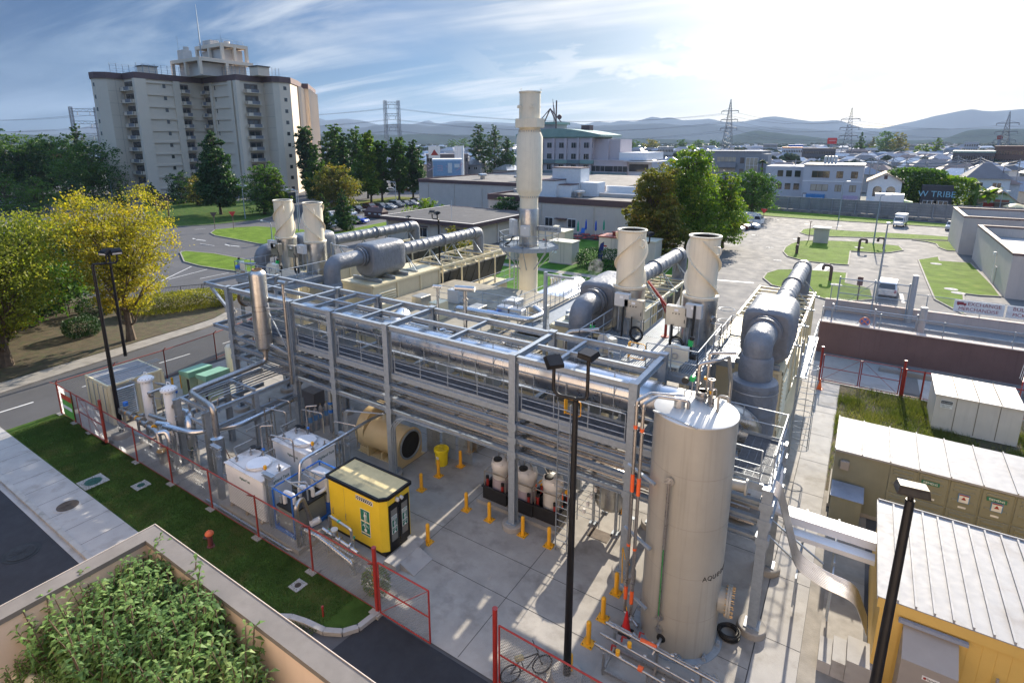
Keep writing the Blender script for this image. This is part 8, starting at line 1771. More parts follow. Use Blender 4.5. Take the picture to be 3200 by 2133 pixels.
lampz(Z2,90,1500,20,1165,[(-2.0,0)],'curved street lamp behind the left pair of stacks');lampz(Z2,885,1300,850,1095,[(-2.2,0)],'curved street lamp among the parked cars');lampz(Z2,478,1310,470,1150,[(.2,0)],'straight lamp pole left of the column trees');lampz(Z1,1718,1535,1697,1300,[(-2,.4),(1.8,-.4)],'double-armed street lamp on the tower lawn');lampz(Z1,790,1400,745,1262,[(-2,0)],'street lamp in front of the lower left corner of the tower');lampz(Z1,2100,1560,2085,1335,[(-2,.5)],'street lamp between the left stacks and the orange tree');lampz(Z6,525,520,470,385,[(-2.8,.4)],'curved street lamp just left of the left stacks');lampz(Z1,20,1480,5,1370,[(-1,0)],'street lamp pole at the left edge of the photo')
g=Z4(590,1140);t=thing('hut','small white windowless hut with a pale roof on the lawn','hut',None,(g.x,g.y,.1));b=MB();b.box(-1.05,-.9,0,1.05,.9,2.3);b.box(-.02,-.93,.1,.02,-.901,2.2);part(b,'wall',PLK,t);b=MB();b.prism([(-1.25,-1.1),(1.25,-1.1),(1.25,1.1),(-1.25,1.1)],2.301,2.5);part(b,'roof',WHT2,t)
for(px,py,lb,h,s_)in((857,1200,'brown gooseneck vent pipe in the middle of the lawn island',1.9,1),(1032,1185,'brown gooseneck vent pipe half hidden behind the lamp post',1.7,-1),(657,1410,'brown gooseneck vent pipe on the lower lawn by the exhaust',1.9,-1)):
 g=Z4(px,py);b=MB();b.tube(bend([(g.x,g.y,.1),(g.x,g.y,h),(g.x+.85*s_,g.y,h),(g.x+.85*s_,g.y,h-.6)],.42,6),.17,n=12);b.build('gooseneck_vent',BRN,label=lb,cat='vent pipe',group='brown gooseneck vents on the lawns',loc=g)
for(px,py,lb)in((433,1160,'upper brown stub pipe at the left end of the lawn island'),(423,1220,'lower brown stub pipe at the left end of the lawn island')):g=Z4(px,py);b=MB();b.cyl(g,g+V(0,0,1.2),.2,n=12);b.tube(bend([g+V(0,0,1.1),g+V(0,0,1.3),g+V(0,-.3,1.3)],.1),.2,n=12);b.build('stub_pipe',BRN,label=lb,cat='vent pipe',loc=g)
def yield_(f,px,py,h,lab,col=None,rz=0):
 g=f(px,py);t=thing('yield_sign',lab,'sign','triangular red road signs',(g.x,g.y,0),rz);b=MB();b.cyl((0,0,0),(0,0,h-.2),.05,n=6);part(b,'post',BRN,t);b=MB();b.prism([(-.6,0),(.6,0),(.6,.04),(-.6,.04)],h,h+.01);b=MB();b.add([(-.62,-.03,h+.5),(.62,-.03,h+.5),(0,-.03,h-.5),(-.62,.02,h+.5),(.62,.02,h+.5),(0,.02,h-.5)],[(0,2,1),(3,4,5),(0,1,4,3),(1,2,5,4),(2,0,3,5)]);part(b,'plate',col or pm('sign_red',(.7,.04,.05),.5),t)
yield_(Z4,187,1010,2.6,'red triangular road sign beside the parked white cars');yield_(Z5,1637,485,2.9,'red triangular road sign at the edge of the tower lawn',rz=.9);yield_(Z5,1507,492,2.9,'brown-backed triangular road sign left of the red one',BRN,.9)
for(px,py,h,lb)in((508,1120,3.2,'thin brown post on the grass strip left of the hut'),(848,1548,2.6,'small dark notice on a post on the lower lawn')):g=Z4(px,py);b=MB();b.cyl(g,g+V(0,0,h),.06,n=6);b.box(g.x-.25,g.y-.03,h-.9 if 'notice' in lb else h-.1,g.x+.25,g.y+.03,h);b.build('marker_post',BRN,label=lb,cat='post',loc=g)
b=MB();g=Z8(845,900);g=V(-7.4,43,0);b.tube(bend([g,g+V(0,0,2.9),g+V(.5,0,3.3)],.2),.07,n=8);b.build('yellow_pipe',YEL,label='tall yellow pipe with a hooked top behind the right stack',cat='pipe',loc=g)
# VEHICLES
TYR=pm('tyre',(.015,.015,.016),.8);RIM=pm('wheel_rim',(.35,.35,.36),.35,.8);HL=pm('headlight',(.7,.72,.72),.1);TLm=pm('tail_light',(.4,.01,.01),.25);PNTS={}
def paint(n,c):return pm(n+'_car_paint',c,.28,.1,.03,1,coat=.6)
def car(kind,mat,label,x,y,rz,group=None,gl=None,z=.01):
 S=dict(hatch=(3.5,1.55,[(0,.3),(0,.85),(.1,1.05),(.42,1.58),(2.1,1.6),(2.75,1.05),(3.4,.85),(3.5,.6),(3.48,.28)],[(.45,1.52),(2.08,1.54),(2.66,1.06),(.18,1.06)]),sedan=(4.4,1.7,[(0,.35),(.03,.85),(.7,.98),(1.3,1.36),(2.5,1.38),(3.2,.98),(4.2,.8),(4.4,.55),(4.36,.28)],[(1.33,1.32),(2.46,1.33),(3.08,.98),(.85,.98)]),suv=(4.4,1.8,[(0,.4),(.02,1.0),(.25,1.62),(.5,1.72),(2.5,1.72),(3.2,1.12),(4.25,.98),(4.4,.7),(4.36,.35)],[(.35,1.62),(2.46,1.63),(3.08,1.12),(.16,1.08)]),van=(3.6,1.5,[(0,.35),(0,1.1),(.12,1.85),(2.7,1.88),(3.3,1.1),(3.55,.95),(3.6,.6),(3.58,.3)],[(.2,1.75),(2.66,1.77),(3.2,1.12),(.12,1.12)]),pickup=(4.3,1.6,[(0,.35),(0,.88),(1.7,.88),(1.9,1.42),(2.8,1.42),(3.3,.98),(4.2,.85),(4.3,.5),(4.28,.3)],[(1.95,1.36),(2.76,1.37),(3.2,.98),(1.82,.95)]),truck=(4.4,1.7,[(2.9,.4),(2.9,1.9),(4.0,1.9),(4.35,1.2),(4.4,.4)],[(3.1,1.8),(3.95,1.8),(4.28,1.2),(3.1,1.2)]))[kind]
 Ln,W,pr,gw=S;t=thing('parked_'+('truck' if kind=='truck' else 'van' if kind=='van' else 'car'),label,'truck' if kind=='truck' else 'van' if kind=='van' else 'car',group,(x,y,z),rz)
 def ext(b,P,w_,tap,z0):
  n=len(P);f=lambda s_:[(px-Ln/2,s_*(w_/2-(max(0,pz-z0)*tap)),pz)for px,pz in P]
  b.add(f(-1)+f(1),[tuple(range(n)),tuple(reversed(range(n,2*n)))]+[(i,n+i,n+(i+1)%n,(i+1)%n)for i in range(n)])
 b=MB();ext(b,pr,W,.16,.9)
 if kind=='truck':b.box(-Ln/2,-W/2-.05,.75,Ln/2-1.55,W/2+.05,2.35)
 part(b,'body',mat,t);b=MB();ext(b,gw,W+.015,.16,.9);part(b,'window',GLS,t)
 xs=pr[2][0];b=MB();P_=pr;wi=None
 hi=max(range(len(pr)-1),key=lambda i:pr[i+1][0]-pr[i][0]if pr[i][1]-pr[i+1][1]>.3 else-1);a,c=pr[hi],pr[hi+1]
 for(a,c,m_)in((pr[hi],pr[hi+1],.02),):b.add([(a[0]-Ln/2+.07,-W/2+.22,a[1]-.04+m_),(a[0]-Ln/2+.07,W/2-.22,a[1]-.04+m_),(c[0]-Ln/2-.02,W/2-.14,c[1]+.08),(c[0]-Ln/2-.02,-W/2+.14,c[1]+.08)],[(0,3,2,1)])
 j=2 if kind in('hatch','sedan')else 1;a,c=pr[j],pr[j+1]
 if c[1]-a[1]>.2:b.add([(a[0]-Ln/2-.012,-W/2+.16,a[1]+.06),(a[0]-Ln/2-.012,W/2-.16,a[1]+.06),(c[0]-Ln/2-.02,W/2-.25,c[1]-.05),(c[0]-Ln/2-.02,-W/2+.25,c[1]-.05)],[(0,1,2,3)])
 part(b,'windscreen',GLS,t)
 for wx in(Ln*.18-Ln/2,Ln*.80-Ln/2):
  for s_ in(-1,1):
   b=MB();b.cyl((wx,s_*(W/2-.16),.3),(wx,s_*(W/2+.02),.3),.3,n=16);w_=part(b,'wheel',TYR,t);b=MB();b.cyl((wx,s_*(W/2),.3),(wx,s_*(W/2+.03),.3),.19,n=12);part(b,'rim',RIM,w_)
 for s_ in(-1,1):
  b=MB();b.bbox(Ln/2-.12,s_*W*.36-.18,.62,Ln/2+.01,s_*W*.36+.18,.8,.03);part(b,'headlight',HL,t);b=MB();b.bbox(-Ln/2-.012,s_*W*.42-.1,.7,-Ln/2+.08,s_*W*.42+.1,.98,.02);part(b,'tail_light',TLm,t)
 return t
CW_,CS_,CB_,CR_,CK_=paint('white',(.72,.73,.74)),paint('silver',(.42,.43,.44)),paint('blue',(.01,.06,.40)),paint('maroon',(.10,.02,.02)),paint('black',(.012,.013,.016));CG_=paint('grey_blue',(.10,.13,.17));CBG=paint('rose_silver',(.38,.31,.28))
def cz(f,px,py,kind,mat,label,rz,g):q=f(px,py);car(kind,mat,label,q.x,q.y,rz,g)
G1='cars parked beyond the low building'
for(px,py,k,m_,lb,rz)in((345,1385,'pickup',CW_,'white pickup parked behind the small cone conifer',.1),(500,1365,'sedan',CW_,'white sports coupe parked left of the black boxy car',-.2),(565,1345,'suv',CK_,'black boxy four-wheel drive with a white roof line',0),(675,1325,'suv',CR_,'maroon four-wheel drive in the front car park row',-.1),(760,1318,'hatch',CG_,'grey-blue estate right of the maroon car',0),(825,1315,'sedan',CS_,'silver saloon left of the curved lamp',0),(890,1300,'suv',CG_,'blue-grey four-wheel drive right of the curved lamp',0),(950,1290,'pickup',CG_,'dark blue pickup near the end of the row',0),(1015,1285,'sedan',CS_,'silver coupe second from the end of the row',0),(1060,1280,'suv',CK_,'dark four-wheel drive at the end of the row by the store',0),(575,1430,'sedan',CB_,'bright blue sports car beside the brown skip',.2),(510,1435,'sedan',CK_,'dark car left of the bright blue sports car',.1),(345,1470,'sedan',CS_,'silver saloon just right of the second left stack',-.5),(380,1435,'hatch',CG_,'dark blue car behind the silver saloon',-.3)):cz(Z2,px,py,k,m_,lb,rz,G1)
for i,(px,py,k,m_)in enumerate(((640,1155,'sedan',CS_),(700,1165,'hatch',CW_),(790,1170,'sedan',CW_),(850,1175,'sedan',CS_),(905,1165,'suv',CK_),(960,1172,'hatch',paint('red',(.35,.03,.03))),(740,1195,'sedan',CW_),(560,1190,'hatch',CG_))):cz(Z2,px,py,k,m_,['silver saloon furthest left under the column trees','white hatchback under the column trees','white saloon in the far row between two tree trunks','silver saloon in the far row behind a trunk','black four-wheel drive in the far row','red hatchback at the right of the far row','white car half behind a tree trunk, nearest of the far ones','grey-blue hatchback left of the far rows'][i],.5,'cars in the far car park')
for(px,py,k,m_,lb)in((1812,1500,'hatch',CBG,'rose-silver hatchback at the front of the row under the green tree'),(1860,1480,'hatch',CR_,'maroon hatchback second in the row under the green tree'),(1920,1470,'sedan',CW_,'white hatchback third in the row under the green tree'),(1950,1440,'truck',CW_,'white light truck behind the row of small cars'),(1975,1425,'van',CW_,'white van furthest back in the row by the road sign')):cz(Z3,px,py,k,m_,lb,-.18,'cars parked under the bright green tree')
cz(Z4,1145,1022,'truck',CW_,'small white box truck driving on the far road',-1.75,None);cz(Z4,1505,1050,'hatch',CS_,'silver hatchback facing the camera on the far road',-1.75,None);cz(Z4,1055,1500,'suv',CW_,'white hatchback seen from behind between the lawns',1.5,None)
g=V(-13.2,48.5,0);car('suv',CB_,'dark blue car half hidden behind the rear end of the right-hand duct',-17.5,52,1.5)
G3='vehicles behind the concrete wall'
for(px,k,m_,lb,rz,Y)in((430,'van',CW_,'white van roof showing over the left part of the concrete wall',0,157),(640,'van',CW_,'second white van over the concrete wall before the blue bus shelter',0,156),(750,'van',CW_,'white van over the wall below the purple shop sign',3.14,158),(850,'van',CW_,'white van over the wall at the right end of the white office',0,155),(1450,'van',CW_,'white panel van over the right part of the wall',0,150),(1700,'suv',CS_,'silver car over the wall in front of the mint shop',0,151),(1600,'suv',CK_,'black minivan parked by the mint shop',1.2,158),(1870,'van',CK_,'long dark minivan over the wall near the yellow parasol',0,151),(1620,'van',CW_,'white minivan behind the black one by the alley',.4,168),(320,'hatch',CS_,'silver hatchback parked left of the white office',.1,186),(240,'hatch',CW_,'white hatchback parked beside the silver one',.1,187),(300,'van',CW_,'white van behind the hatchbacks left of the office',.2,196)):
 q=Z4(px,840,y=Y);car(k,m_,lb,q.x,Y,rz,G3)
t=thing('box_truck','big white box truck with a lime green cab behind the concrete wall','truck',None,(6,154,0));q0=Z4(965,860,y=154).x;q1=Z4(1170,860,y=154).x;q2=Z4(1235,860,y=154).x;b=MB();b.box(q0,153,1,q1,155.4,4.7);wpart(b,'cargo_box',WHT,t);b=MB();b.prism([(q1+.1,153.1),(q2,153.1),(q2,155.3),(q1+.1,155.3)],.6,lambda x,y:3.4 if x<q1+1 else 3.1);wpart(b,'cab',pm('lime_paint',(.45,.65,.3),.4),t);b=MB();b.box(q1+.9,153.06,2.1,q2-.3,153.09,2.9);wpart(b,'window',GLS,t)
b=MB();[b.cyl((x,153.05,.5),(x,153.35,.5),.5,n=14)for x in(q0+1.2,q1-1.5,q2-1)];wpart(b,'wheel',TYR,t)
g=Z2(722,1385);t=thing('skip','dark brown roofed waste skip beside the bright blue car','skip',None,(g.x,g.y,0),.05);b=MB();b.prism([(-2.6,-1),(2.6,-1),(2.6,1),(-2.6,1)],.2,1.4);b.add([(-2.6,-1,1.401),(2.6,-1,1.401),(2.6,1,1.401),(-2.6,1,1.401),(-2.2,0,2.3),(2.2,0,2.3)],[(0,1,5,4),(2,3,4,5),(1,2,5),(3,0,4)]);part(b,'body',pm('skip_brown',(.10,.045,.04),.6),t);b=MB()
for x in(-1.4,.3,1.6):b.box(x,-1.02,.8,x+.7,-1.005,1.1)
part(b,'panel',BOXG,t)
# FORE TERRACE
PCH=pm('peach_render',(.62,.50,.41),.85,0,.05,.8,.003,12,streak=.12);CPG=pm('weathered_coping',(.155,.145,.138),.85,0,.14,2.2,stain=(3,.55,(.14,.13,.12)))
TE=thing('terrace_parapet','peach parapet wall with a weathered grey coping round the planted terrace in the near corner','parapet',None,(-11.5,4,6));tx,ty,tw,tz=-11.97,4.66,.36,8.0
b=MB();b.box(tx+.03,-8,0,tx+tw-.03,ty-.03,tz-.1);b.box(tx+tw-.03,ty-tw+.03,0,6,ty-.03,tz-.1);wpart(b,'wall',PCH,TE)
b=MB();b.box(tx,-8,tz-.1,tx+tw,ty,tz);b.box(tx+tw+.001,ty-tw,tz-.1,6,ty,tz);wpart(b,'coping',CPG,TE);b=MB();b.box(tx-.012,-8,tz-.05,tx-.001,ty+.012,tz+.015);b.box(tx,ty+.001,tz-.05,6,ty+.012,tz+.015);wpart(b,'edge_strip',WHT2,TE)
b=MB();b.box(tx+tw,-8,0,6,ty-tw,6.3);struct(b,'terrace',DRT);b=MB();b.box(-30,-4.6,0,14,-4,22);struct(b,'host_building',PCH)
b=MB();q=at(0,2090,6.9);b.cyl((q.x-2,q.y-.6,6.75),(q.x+1.35,q.y+.55,6.75),.09,n=14);b.build('drain_pipe',CRL,label='cream pipe lying on the terrace at the bottom left corner',cat='pipe',loc=q)
def plantmesh(H,n,ls,r_,spread=.34):
 st_,lf=MB(),MB()
 for k in range(n):
  a=r_.uniform(0,6.28);e=Vector((math.cos(a)*spread*r_.uniform(.2,1),math.sin(a)*spread*r_.uniform(.2,1),H*r_.uniform(.65,1)));p0=Vector((0,0,0));st_.tube([p0,e*.5+Vector((0,0,.06)),e],.007,n=4)
  for j in range(9):
   u=.25+.75*j/8;p=e*u
   for s_ in range(3):
    aa=j*2.4+s_*2.09+r_.uniform(-.3,.3);d=Vector((math.cos(aa),math.sin(aa),r_.uniform(-.3,.55))).normalized();l_=ls*r_.uniform(.6,1.2)*(1.25-.5*u);sd=d.cross(Vector((0,0,1))).normalized()*l_*.17;m_=p+d*l_*.5+Vector((0,0,.012));i=len(lf.v)
    lf.v+=[tuple(p),tuple(m_-sd),tuple(p+d*l_-Vector((0,0,l_*.2))),tuple(m_+sd)];lf.f.append((i,i+1,i+2,i+3));lf.m.append(0);lf.sm.append(False)
 return st_,lf
protos=[];meshes=[];r0=random.Random(11);LP_=L_WD
for k in range(5):
 t=thing('weed','leafy weed','plant','tall leafy weeds on the near terrace',(0,0,0));s_,l_=plantmesh(1.15,11,.15,r0);meshes.append((s_,l_));part(s_,'stem',BARK,t);part(l_,'leaves',LP_,t);protos.append(t)
pos=[]
for k in range(900):
 u,v=r0.uniform(-11.5,-5.2),r0.uniform(-.5,4.2);P2=V(u,v,7.0)-CAM;zz2=P2.dot(FW);px,py=PX+F*P2.dot(RT)/zz2,PY+F*P2.dot(DN)/zz2
 dens=math.exp(-((px-470)/330)**2-((py-1960)/300)**2)+(.45 if px>500 and py>2020 else 0)
 if-40<px<1150 and py<2230 and r0.random()<dens:pos.append((u,v))
bm_=MB()
for i,(x,y)in enumerate(pos[:105]):
 s_,l_=meshes[i%5];k=r0.uniform(.55,1.75);a=r0.uniform(0,6.28);ca,sa=math.cos(a)*k,math.sin(a)*k
 for g_,mi in((s_,1),(l_,0)):bm_.add([(x+p[0]*ca-p[1]*sa,y+p[0]*sa+p[1]*ca,6.3+p[2]*k)for p in g_.v],g_.f,mi)
bm_.build('weed_thicket',[L_WD,BARK],label='thicket of leafy green weeds filling the near terrace',cat='weeds',kind='stuff')
for i,(x,y)in enumerate(((-11.35,4.08),(-11.2,3.75),(-10.9,4.0),(-11.38,3.3),(-11.3,2.4))):
 o=protos[i];o.location=(x,y,6.3);o.rotation_euler=(0,0,i);o.scale=((1.55,1.4,1.5,1.6,1.5)[i],)*3;o['label']=['tall weed reaching over the very corner of the near parapet','tall weed just inside the corner of the near parapet','tall weed against the lawn-side parapet near the corner','tall weed against the road-side parapet near the corner','tall weed further down the road-side parapet'][i]
blades('undergrowth',lambda r_:(r_.uniform(-11.5,-3),r_.uniform(-1,4.25)),42000,.42,leafm('terrace_grass',(.05,.08,.015),(.13,.15,.03),(.25,.2,.06),.3),'tangle of grass and low growth on the near terrace',z=6.3,seed=21)
# THE TOWN BEYOND THE WALL
GRW=pm('weathered_concrete_wall',(.27,.28,.30),.88,0,.08,.3,streak=.45);WHW=pm('office_white_wall',(.50,.51,.54),.8,0,.05,.4,streak=.2);PKW=pm('school_pink_wall',(.52,.46,.47),.85,0,.05,.4,streak=.15);GRE=pm('green_eave',(.24,.36,.32),.5,.1,.1,.5);WFR=pm('brown_window_frame',(.16,.09,.05),.5)
BLD=pm('blind',(.42,.36,.27),.7,0,.25,.6)
def win(root,x,y,z,w_,h,n=2,fr=WFR,gl=GLS):
 b=MB();b.box(x-w_/2,y-.05,z,x+w_/2,y-.002,z+h);f_=wpart(b,'window',fr,root);b=MB();s_=w_/n
 for k in range(n):b.box(x-w_/2+k*s_+.06,y-.075,z+.07,x-w_/2+(k+1)*s_-.06,y-.052,z+h-.07)
 wpart(b,'pane',gl,f_)
def block(name,label,f,xa,xb,yt,Y,dep,mat,roof=None,cat='building',group=None):
 a,c=f(xa,yt,y=Y),f(xb,yt,y=Y);zt=(a.z+c.z)/2;t=thing(name,label,cat,group,((a.x+c.x)/2,Y+dep/2,0));b=MB();b.box(a.x,Y,0,c.x,Y+dep,zt);wpart(b,'wall',mat,t)
 b=MB();b.box(a.x-.15,Y-.15,zt+.002,c.x+.15,Y+dep+.15,zt+.35);wpart(b,'roof_edge',roof or mat,t);return t,a.x,c.x,zt
t,xa,xb,zt=block('office_building','three storey white office with brown window frames and rooftop units',Z4,478,900,602,168,15,WHW,WROOF)
W_=xb-xa
for(u,w_,n)in((.30,.30,3),(.62,.11,2),(.86,.11,2)):
 for z in(zt-3.0,zt-6.4):win(t,xa+W_*u,168,z,W_*w_,1.7,n,gl=GLS if z>zt-4 else BLD)
b=MB();b.box(xa,167.9,zt-4.0,xb,167.998,zt-3.8);b.box(xa+.5,167.7,zt-8.6,xa+W_*.42,167.99,zt-7.3);wpart(b,'fascia_board',WHT,t)
b=MB();b.box(xa+W_*.72,167.6,zt-8.3,xb-.5,167.99,zt-7.3);wpart(b,'shop_sign',pm('lilac_sign',(.45,.36,.5),.6),t)
b=MB();b.box(xa+W_*.1,165.8,.05,xa+W_*.42,167.9,2.9);wpart(b,'bus_shelter',pm('blue_shelter',(.03,.2,.45),.3),t);b=MB();b.box(xa+.4,167.95,.1,xa+W_*.1,167.99,3.0);b.box(xa+W_*.78,167.95,.1,xa+W_*.84,167.99,2.6);wpart(b,'doorway',GLS,t)
b=MB();b.box(xa-9.5,171,0,xa-.05,184,zt-.4);wpart(b,'side_wing',WHW,t)
for z in(zt-3.2,zt-6.6):
 for k in range(3):win(t,xa-1.6-k*2.1,171,z,1.5,1.8,1,fr=WHW)
b=MB();[b.box(xa-9.4,170.0,z,xa-6.6,170.98,z+.9)for z in(2.6,5.4)];wpart(b,'balcony',WHW,t)
b=MB();[b.bbox(xa+W_*(.3+.06*k),174,zt+.36,xa+W_*(.345+.06*k),176,zt+2.3,.1)for k in range(4)];wpart(b,'rooftop_unit',BOXG,t)
t,xa,xb,zt=block('office_building','weathered grey concrete office with curtained windows behind the green trees',Z3,1487,2045,850,182,16,GRW)
W_=xb-xa
for z in(zt-2.9,zt-6.2):
 win(t,xa+W_*.5,182,z,W_*.28,1.5,5,fr=GRW,gl=BLD);b=MB();b.box(xa+W_*.36,181.0,z-1.6,xa+W_*.65,181.99,z-.2);wpart(b,'balcony',GRW,t);win(t,xa+W_*.17,182,z,W_*.13,1.3,4,fr=GRW)
 b=MB();b.box(xa+W_*.70,181.96,z-.4,xa+W_*.76,181.99,z+1.3);wpart(b,'painted_recess_shade',rec,t)  # dark panel on the flat wall, depth shade put into its colour
b=MB();b.box(xa+W_*.785,181.8,.5,xa+W_*.955,181.99,zt-1.6);g_=wpart(b,'glass_bay',BLD,t);b=MB()
for k in range(4):x=xa+W_*(.785+.0567*k);b.box(x-.05,181.75,.5,x+.05,181.795,zt-1.6)
for k in range(6):z=.5+k*(zt-2.1)/5;b.box(xa+W_*.785,181.73,z-.05,xa+W_*.955,181.748,z+.05)
wpart(b,'mullion',WHT,g_);b=MB();b.box(xb+.01,181.5,0,xb+1.8,188,zt-.5);wpart(b,'end_wall',GRW,t)
def palm(px,py,Y,H,lab,mat=L_MD,fr=1.8,col=None):
 q=Z4(px,py,y=Y);t=thing('palm_tree',lab,'palm',None,(q.x,Y,0));b=MB();b.tube([(0,0,0),(.1,0,H*.5),(0,0,H)],.28,n=7,rr=[.4,.28,.22]);part(b,'trunk',col or BARK,t);b=MB();r_=random.Random(int(px))
 for k in range(26):
  a=k*2.4;e=r_.uniform(.0,1.1);p0=Vector((0,0,H));d=Vector((math.cos(a)*math.cos(e),math.sin(a)*math.cos(e),math.sin(e)));sd=d.cross(Vector((0,0,1))).normalized();pv=None
  for j in range(5):p=p0+d*fr*(j/4)-Vector((0,0,.5*fr*(j/4)**2));w_=[.05,.28,.3,.2,.03][j]*fr*.5;cur=(p-sd*w_-Vector((0,0,w_*.4)),p,p+sd*w_-Vector((0,0,w_*.4)));(b.add([*pv,*cur],[(0,1,4,3),(1,2,5,4)])if pv else None);pv=cur
 part(b,'fronds',mat,t)
palm(165,780,178,10.5,'tall fan palm in front of the weathered concrete office');palm(1665,880,158,7.4,'short-topped palm trunk wrapped in ivy by the mint shop',fr=.9,col=L_MD);palm(1760,880,163,4.8,'big-leafed banana plant behind the mint shop',L_BR,4.2);q=Z2(1450,1000,y=175);palm(0,0,175,0,'x')if 0 else None
t,xa,xb,zt=block('school_building','four storey pinkish school with a curved green roof and balconies',Z3,60,655,737,165,16,PKW,GRE)
W_=xb-xa;zr_=zt+.36;b=MB();vs=[]
for k in range(13):u=k/12;x=xa-1+(W_+4)*u;h=.15+2.5*math.sin(math.pi*(.12+.80*u))**1.2;vs+=[(x,164.4,zr_),(x,164.4,zr_+h),(x,182,zr_+h),(x,182,zr_)]
b.add(vs,[f for k in range(12)for f in((k*4,k*4+4,k*4+5,k*4+1),(k*4+1,k*4+5,k*4+6,k*4+2),(k*4+2,k*4+6,k*4+7,k*4+3))]+[(0,1,2,3),(48,51,50,49)]);wpart(b,'curved_roof',GRE,t)
for k in range(6):
 x=xa+W_*(.07+k*.165)
 for j in range(4):
  z=zt-3.1-j*3.45;win(t,x+1.6,165,z,W_*.115,1.75,4,fr=PKW)
  if j:b=MB();b.box(x-.9,164.1,z-1.35,x+3.6,164.95,z-.25);wpart(b,'balcony',GRE if k%2 else pm('teal_grey_panel',(.16,.22,.23),.5),t)
b=MB()
for k in range(7):x=xa+W_*(k*.165);b.box(x-.45,164.5,0,x+.45,164.98,zt)
for j in range(4):b.box(xa,164.6,zt-1.0-j*3.45,xb,164.97,zt-.4-j*3.45)if 0 else None
wpart(b,'pier',PKW,t)
q0,q1=Z3(655,740,y=167).x,Z3(790,740,y=167).x;b=MB();b.box(q0,167,0,q1,180,zt-.3);b.box(q1,168,0,q1+3.5,178,zt-.4);wpart(b,'stair_tower',PKW,t)
b=MB();b.box(xb-9,176,zt+2,xb-6,179,zt+4.2);b.tube([(xa+W_*.42,170,zt+2.5),(xa+W_*.42,170,zt+12)],.25,n=5);wpart(b,'roof_turret',BRN,t)
b=MB();tq=Z3(300,560,y=176);b.box(tq.x-4.5,173,zt,tq.x+4.5,181,zt+4.6);wpart(b,'upper_house',PKW,t);b=MB();b.box(tq.x-5.3,172,zt+4.61,tq.x+5.3,182,zt+5.4);wpart(b,'upper_eave',GRE,t);b=MB()
for s_ in(-1,1):b.beam((tq.x+s_*3.4,175,zt+5.4),(tq.x,177,zt+10),.3,.3);b.beam((tq.x+s_*3.4,179,zt+5.4),(tq.x,177,zt+10),.3,.3)
for k in range(4):b.cyl((tq.x+2.5+.3*k,175,zt+5.4),(tq.x+2+.2*k,175,zt+13-k),.07,n=4)
b.cyl((tq.x+5,174.5,zt+7),(tq.x+5,174.2,zt+7),.8,n=14);wpart(b,'aerial_frame',BRN,t)
t2,xa,xb,zt2=block('school_wing','low three storey wing of the school with a white roof parapet',Z3,655,945,925,165,15,PKW)
for k in range(2):
 for j in range(3):x=xa+(xb-xa)*(.24+.5*k);z=zt2-3.2-j*3.4;win(t2,x,165,z,6.0,1.8,4,fr=PKW);b=MB();b.box(x-2.6,164.1,z-1.4,x+3,164.95,z-.2);wpart(b,'balcony',pm('teal_grey_panel',(.16,.22,.23),.5),t2)
c=Z3(1195,930,y=172).x;b=MB();b.box(xb,166,0,c,184,zt2-.1);wpart(b,'east_part',WHW,t2);b=MB();[b.box(xb+.2,164.6,z,c+1,165.98,z+1.1)for z in(1.6,5.0)];wpart(b,'wrap_balcony',WHW,t2);b=MB();b.box(xb+.2,165.95,zt2-3.0,c-1,165.99,zt2-.8);wpart(b,'glazing',GLS,t2);b=MB();b.box(xa+8,167,zt2+.36,c-2,183,zt2+2.6);b.box(xb-1,164,zt2+.02,c+1.5,165.9,zt2+.14);wpart(b,'white_parapet',WHT,t2)
b=MB();b.box(xa+1.2,164.3,1.2,xa+9.5,164.5,3.9);o=wpart(b,'name_board',WS,t2);text('ヨコタ福祉学院',1.25,BLK,o,(xa+5.3-t2.location.x,164.27-t2.location.y,2.9),(0,-1,0),squeeze=.85)
b=MB();b.box(xa+13.5,164.3,1.4,xa+22.5,164.5,3.7);o=wpart(b,'notice_board',WS,t2);b=MB();[b.box(xa+14,164.26,1.8+k*.45,xa+22-k,164.29,1.95+k*.45)for k in range(4)];wpart(b,'text_lines',BOXG,o)
def gable(name,label,f,xa,xb,ye,ya,Y,dep,wm,rm,over=.5,cat='house',group=None):
 a,c,m_=f(xa,ye,y=Y),f(xb,ye,y=Y),f((xa+xb)/2,ya,y=Y);z0,z1=(a.z+c.z)/2,m_.z;xm=(a.x+c.x)/2;t=thing(name,label,cat,group,(xm,Y+dep/2,0));b=MB();b.add([(a.x,Y,0),(c.x,Y,0),(c.x,Y,z0),(xm,Y,z1),(a.x,Y,z0)]+[(a.x,Y+dep,0),(c.x,Y+dep,0),(c.x,Y+dep,z0),(xm,Y+dep,z1),(a.x,Y+dep,z0)],[(0,1,2,3,4),(9,8,7,6,5),(0,4,9,5),(1,6,7,2)]);wpart(b,'wall',wm,t)
 b=MB();k=(z1-z0)/(xm-a.x)
 for s_,x in((-1,a.x),(1,c.x)):xo=x+s_*over;zo=z0-k*over;b.add([(xm,Y-over,z1+.02),(xm,Y+dep+over,z1+.02),(xo,Y+dep+over,zo+.02),(xo,Y-over,zo+.02),(xm,Y-over,z1+.22),(xm,Y+dep+over,z1+.22),(xo,Y+dep+over,zo+.22),(xo,Y-over,zo+.22)],[(0,1,2,3),(4,7,6,5),(0,3,7,4),(1,5,6,2),(3,2,6,7)])
 wpart(b,'roof',rm,t);return t,a.x,c.x,z0,z1
TRF=pm('tan_tile_roof',(.38,.28,.20),.7);DRF=pm('dark_slate_roof',(.05,.055,.07),.38,0,.15,.6)
t,xa,xb,z0,z1=gable('chapel_house','white gabled house with two arched windows right of the office',Z4,928,1165,712,655,167,13,WHT,TRF)
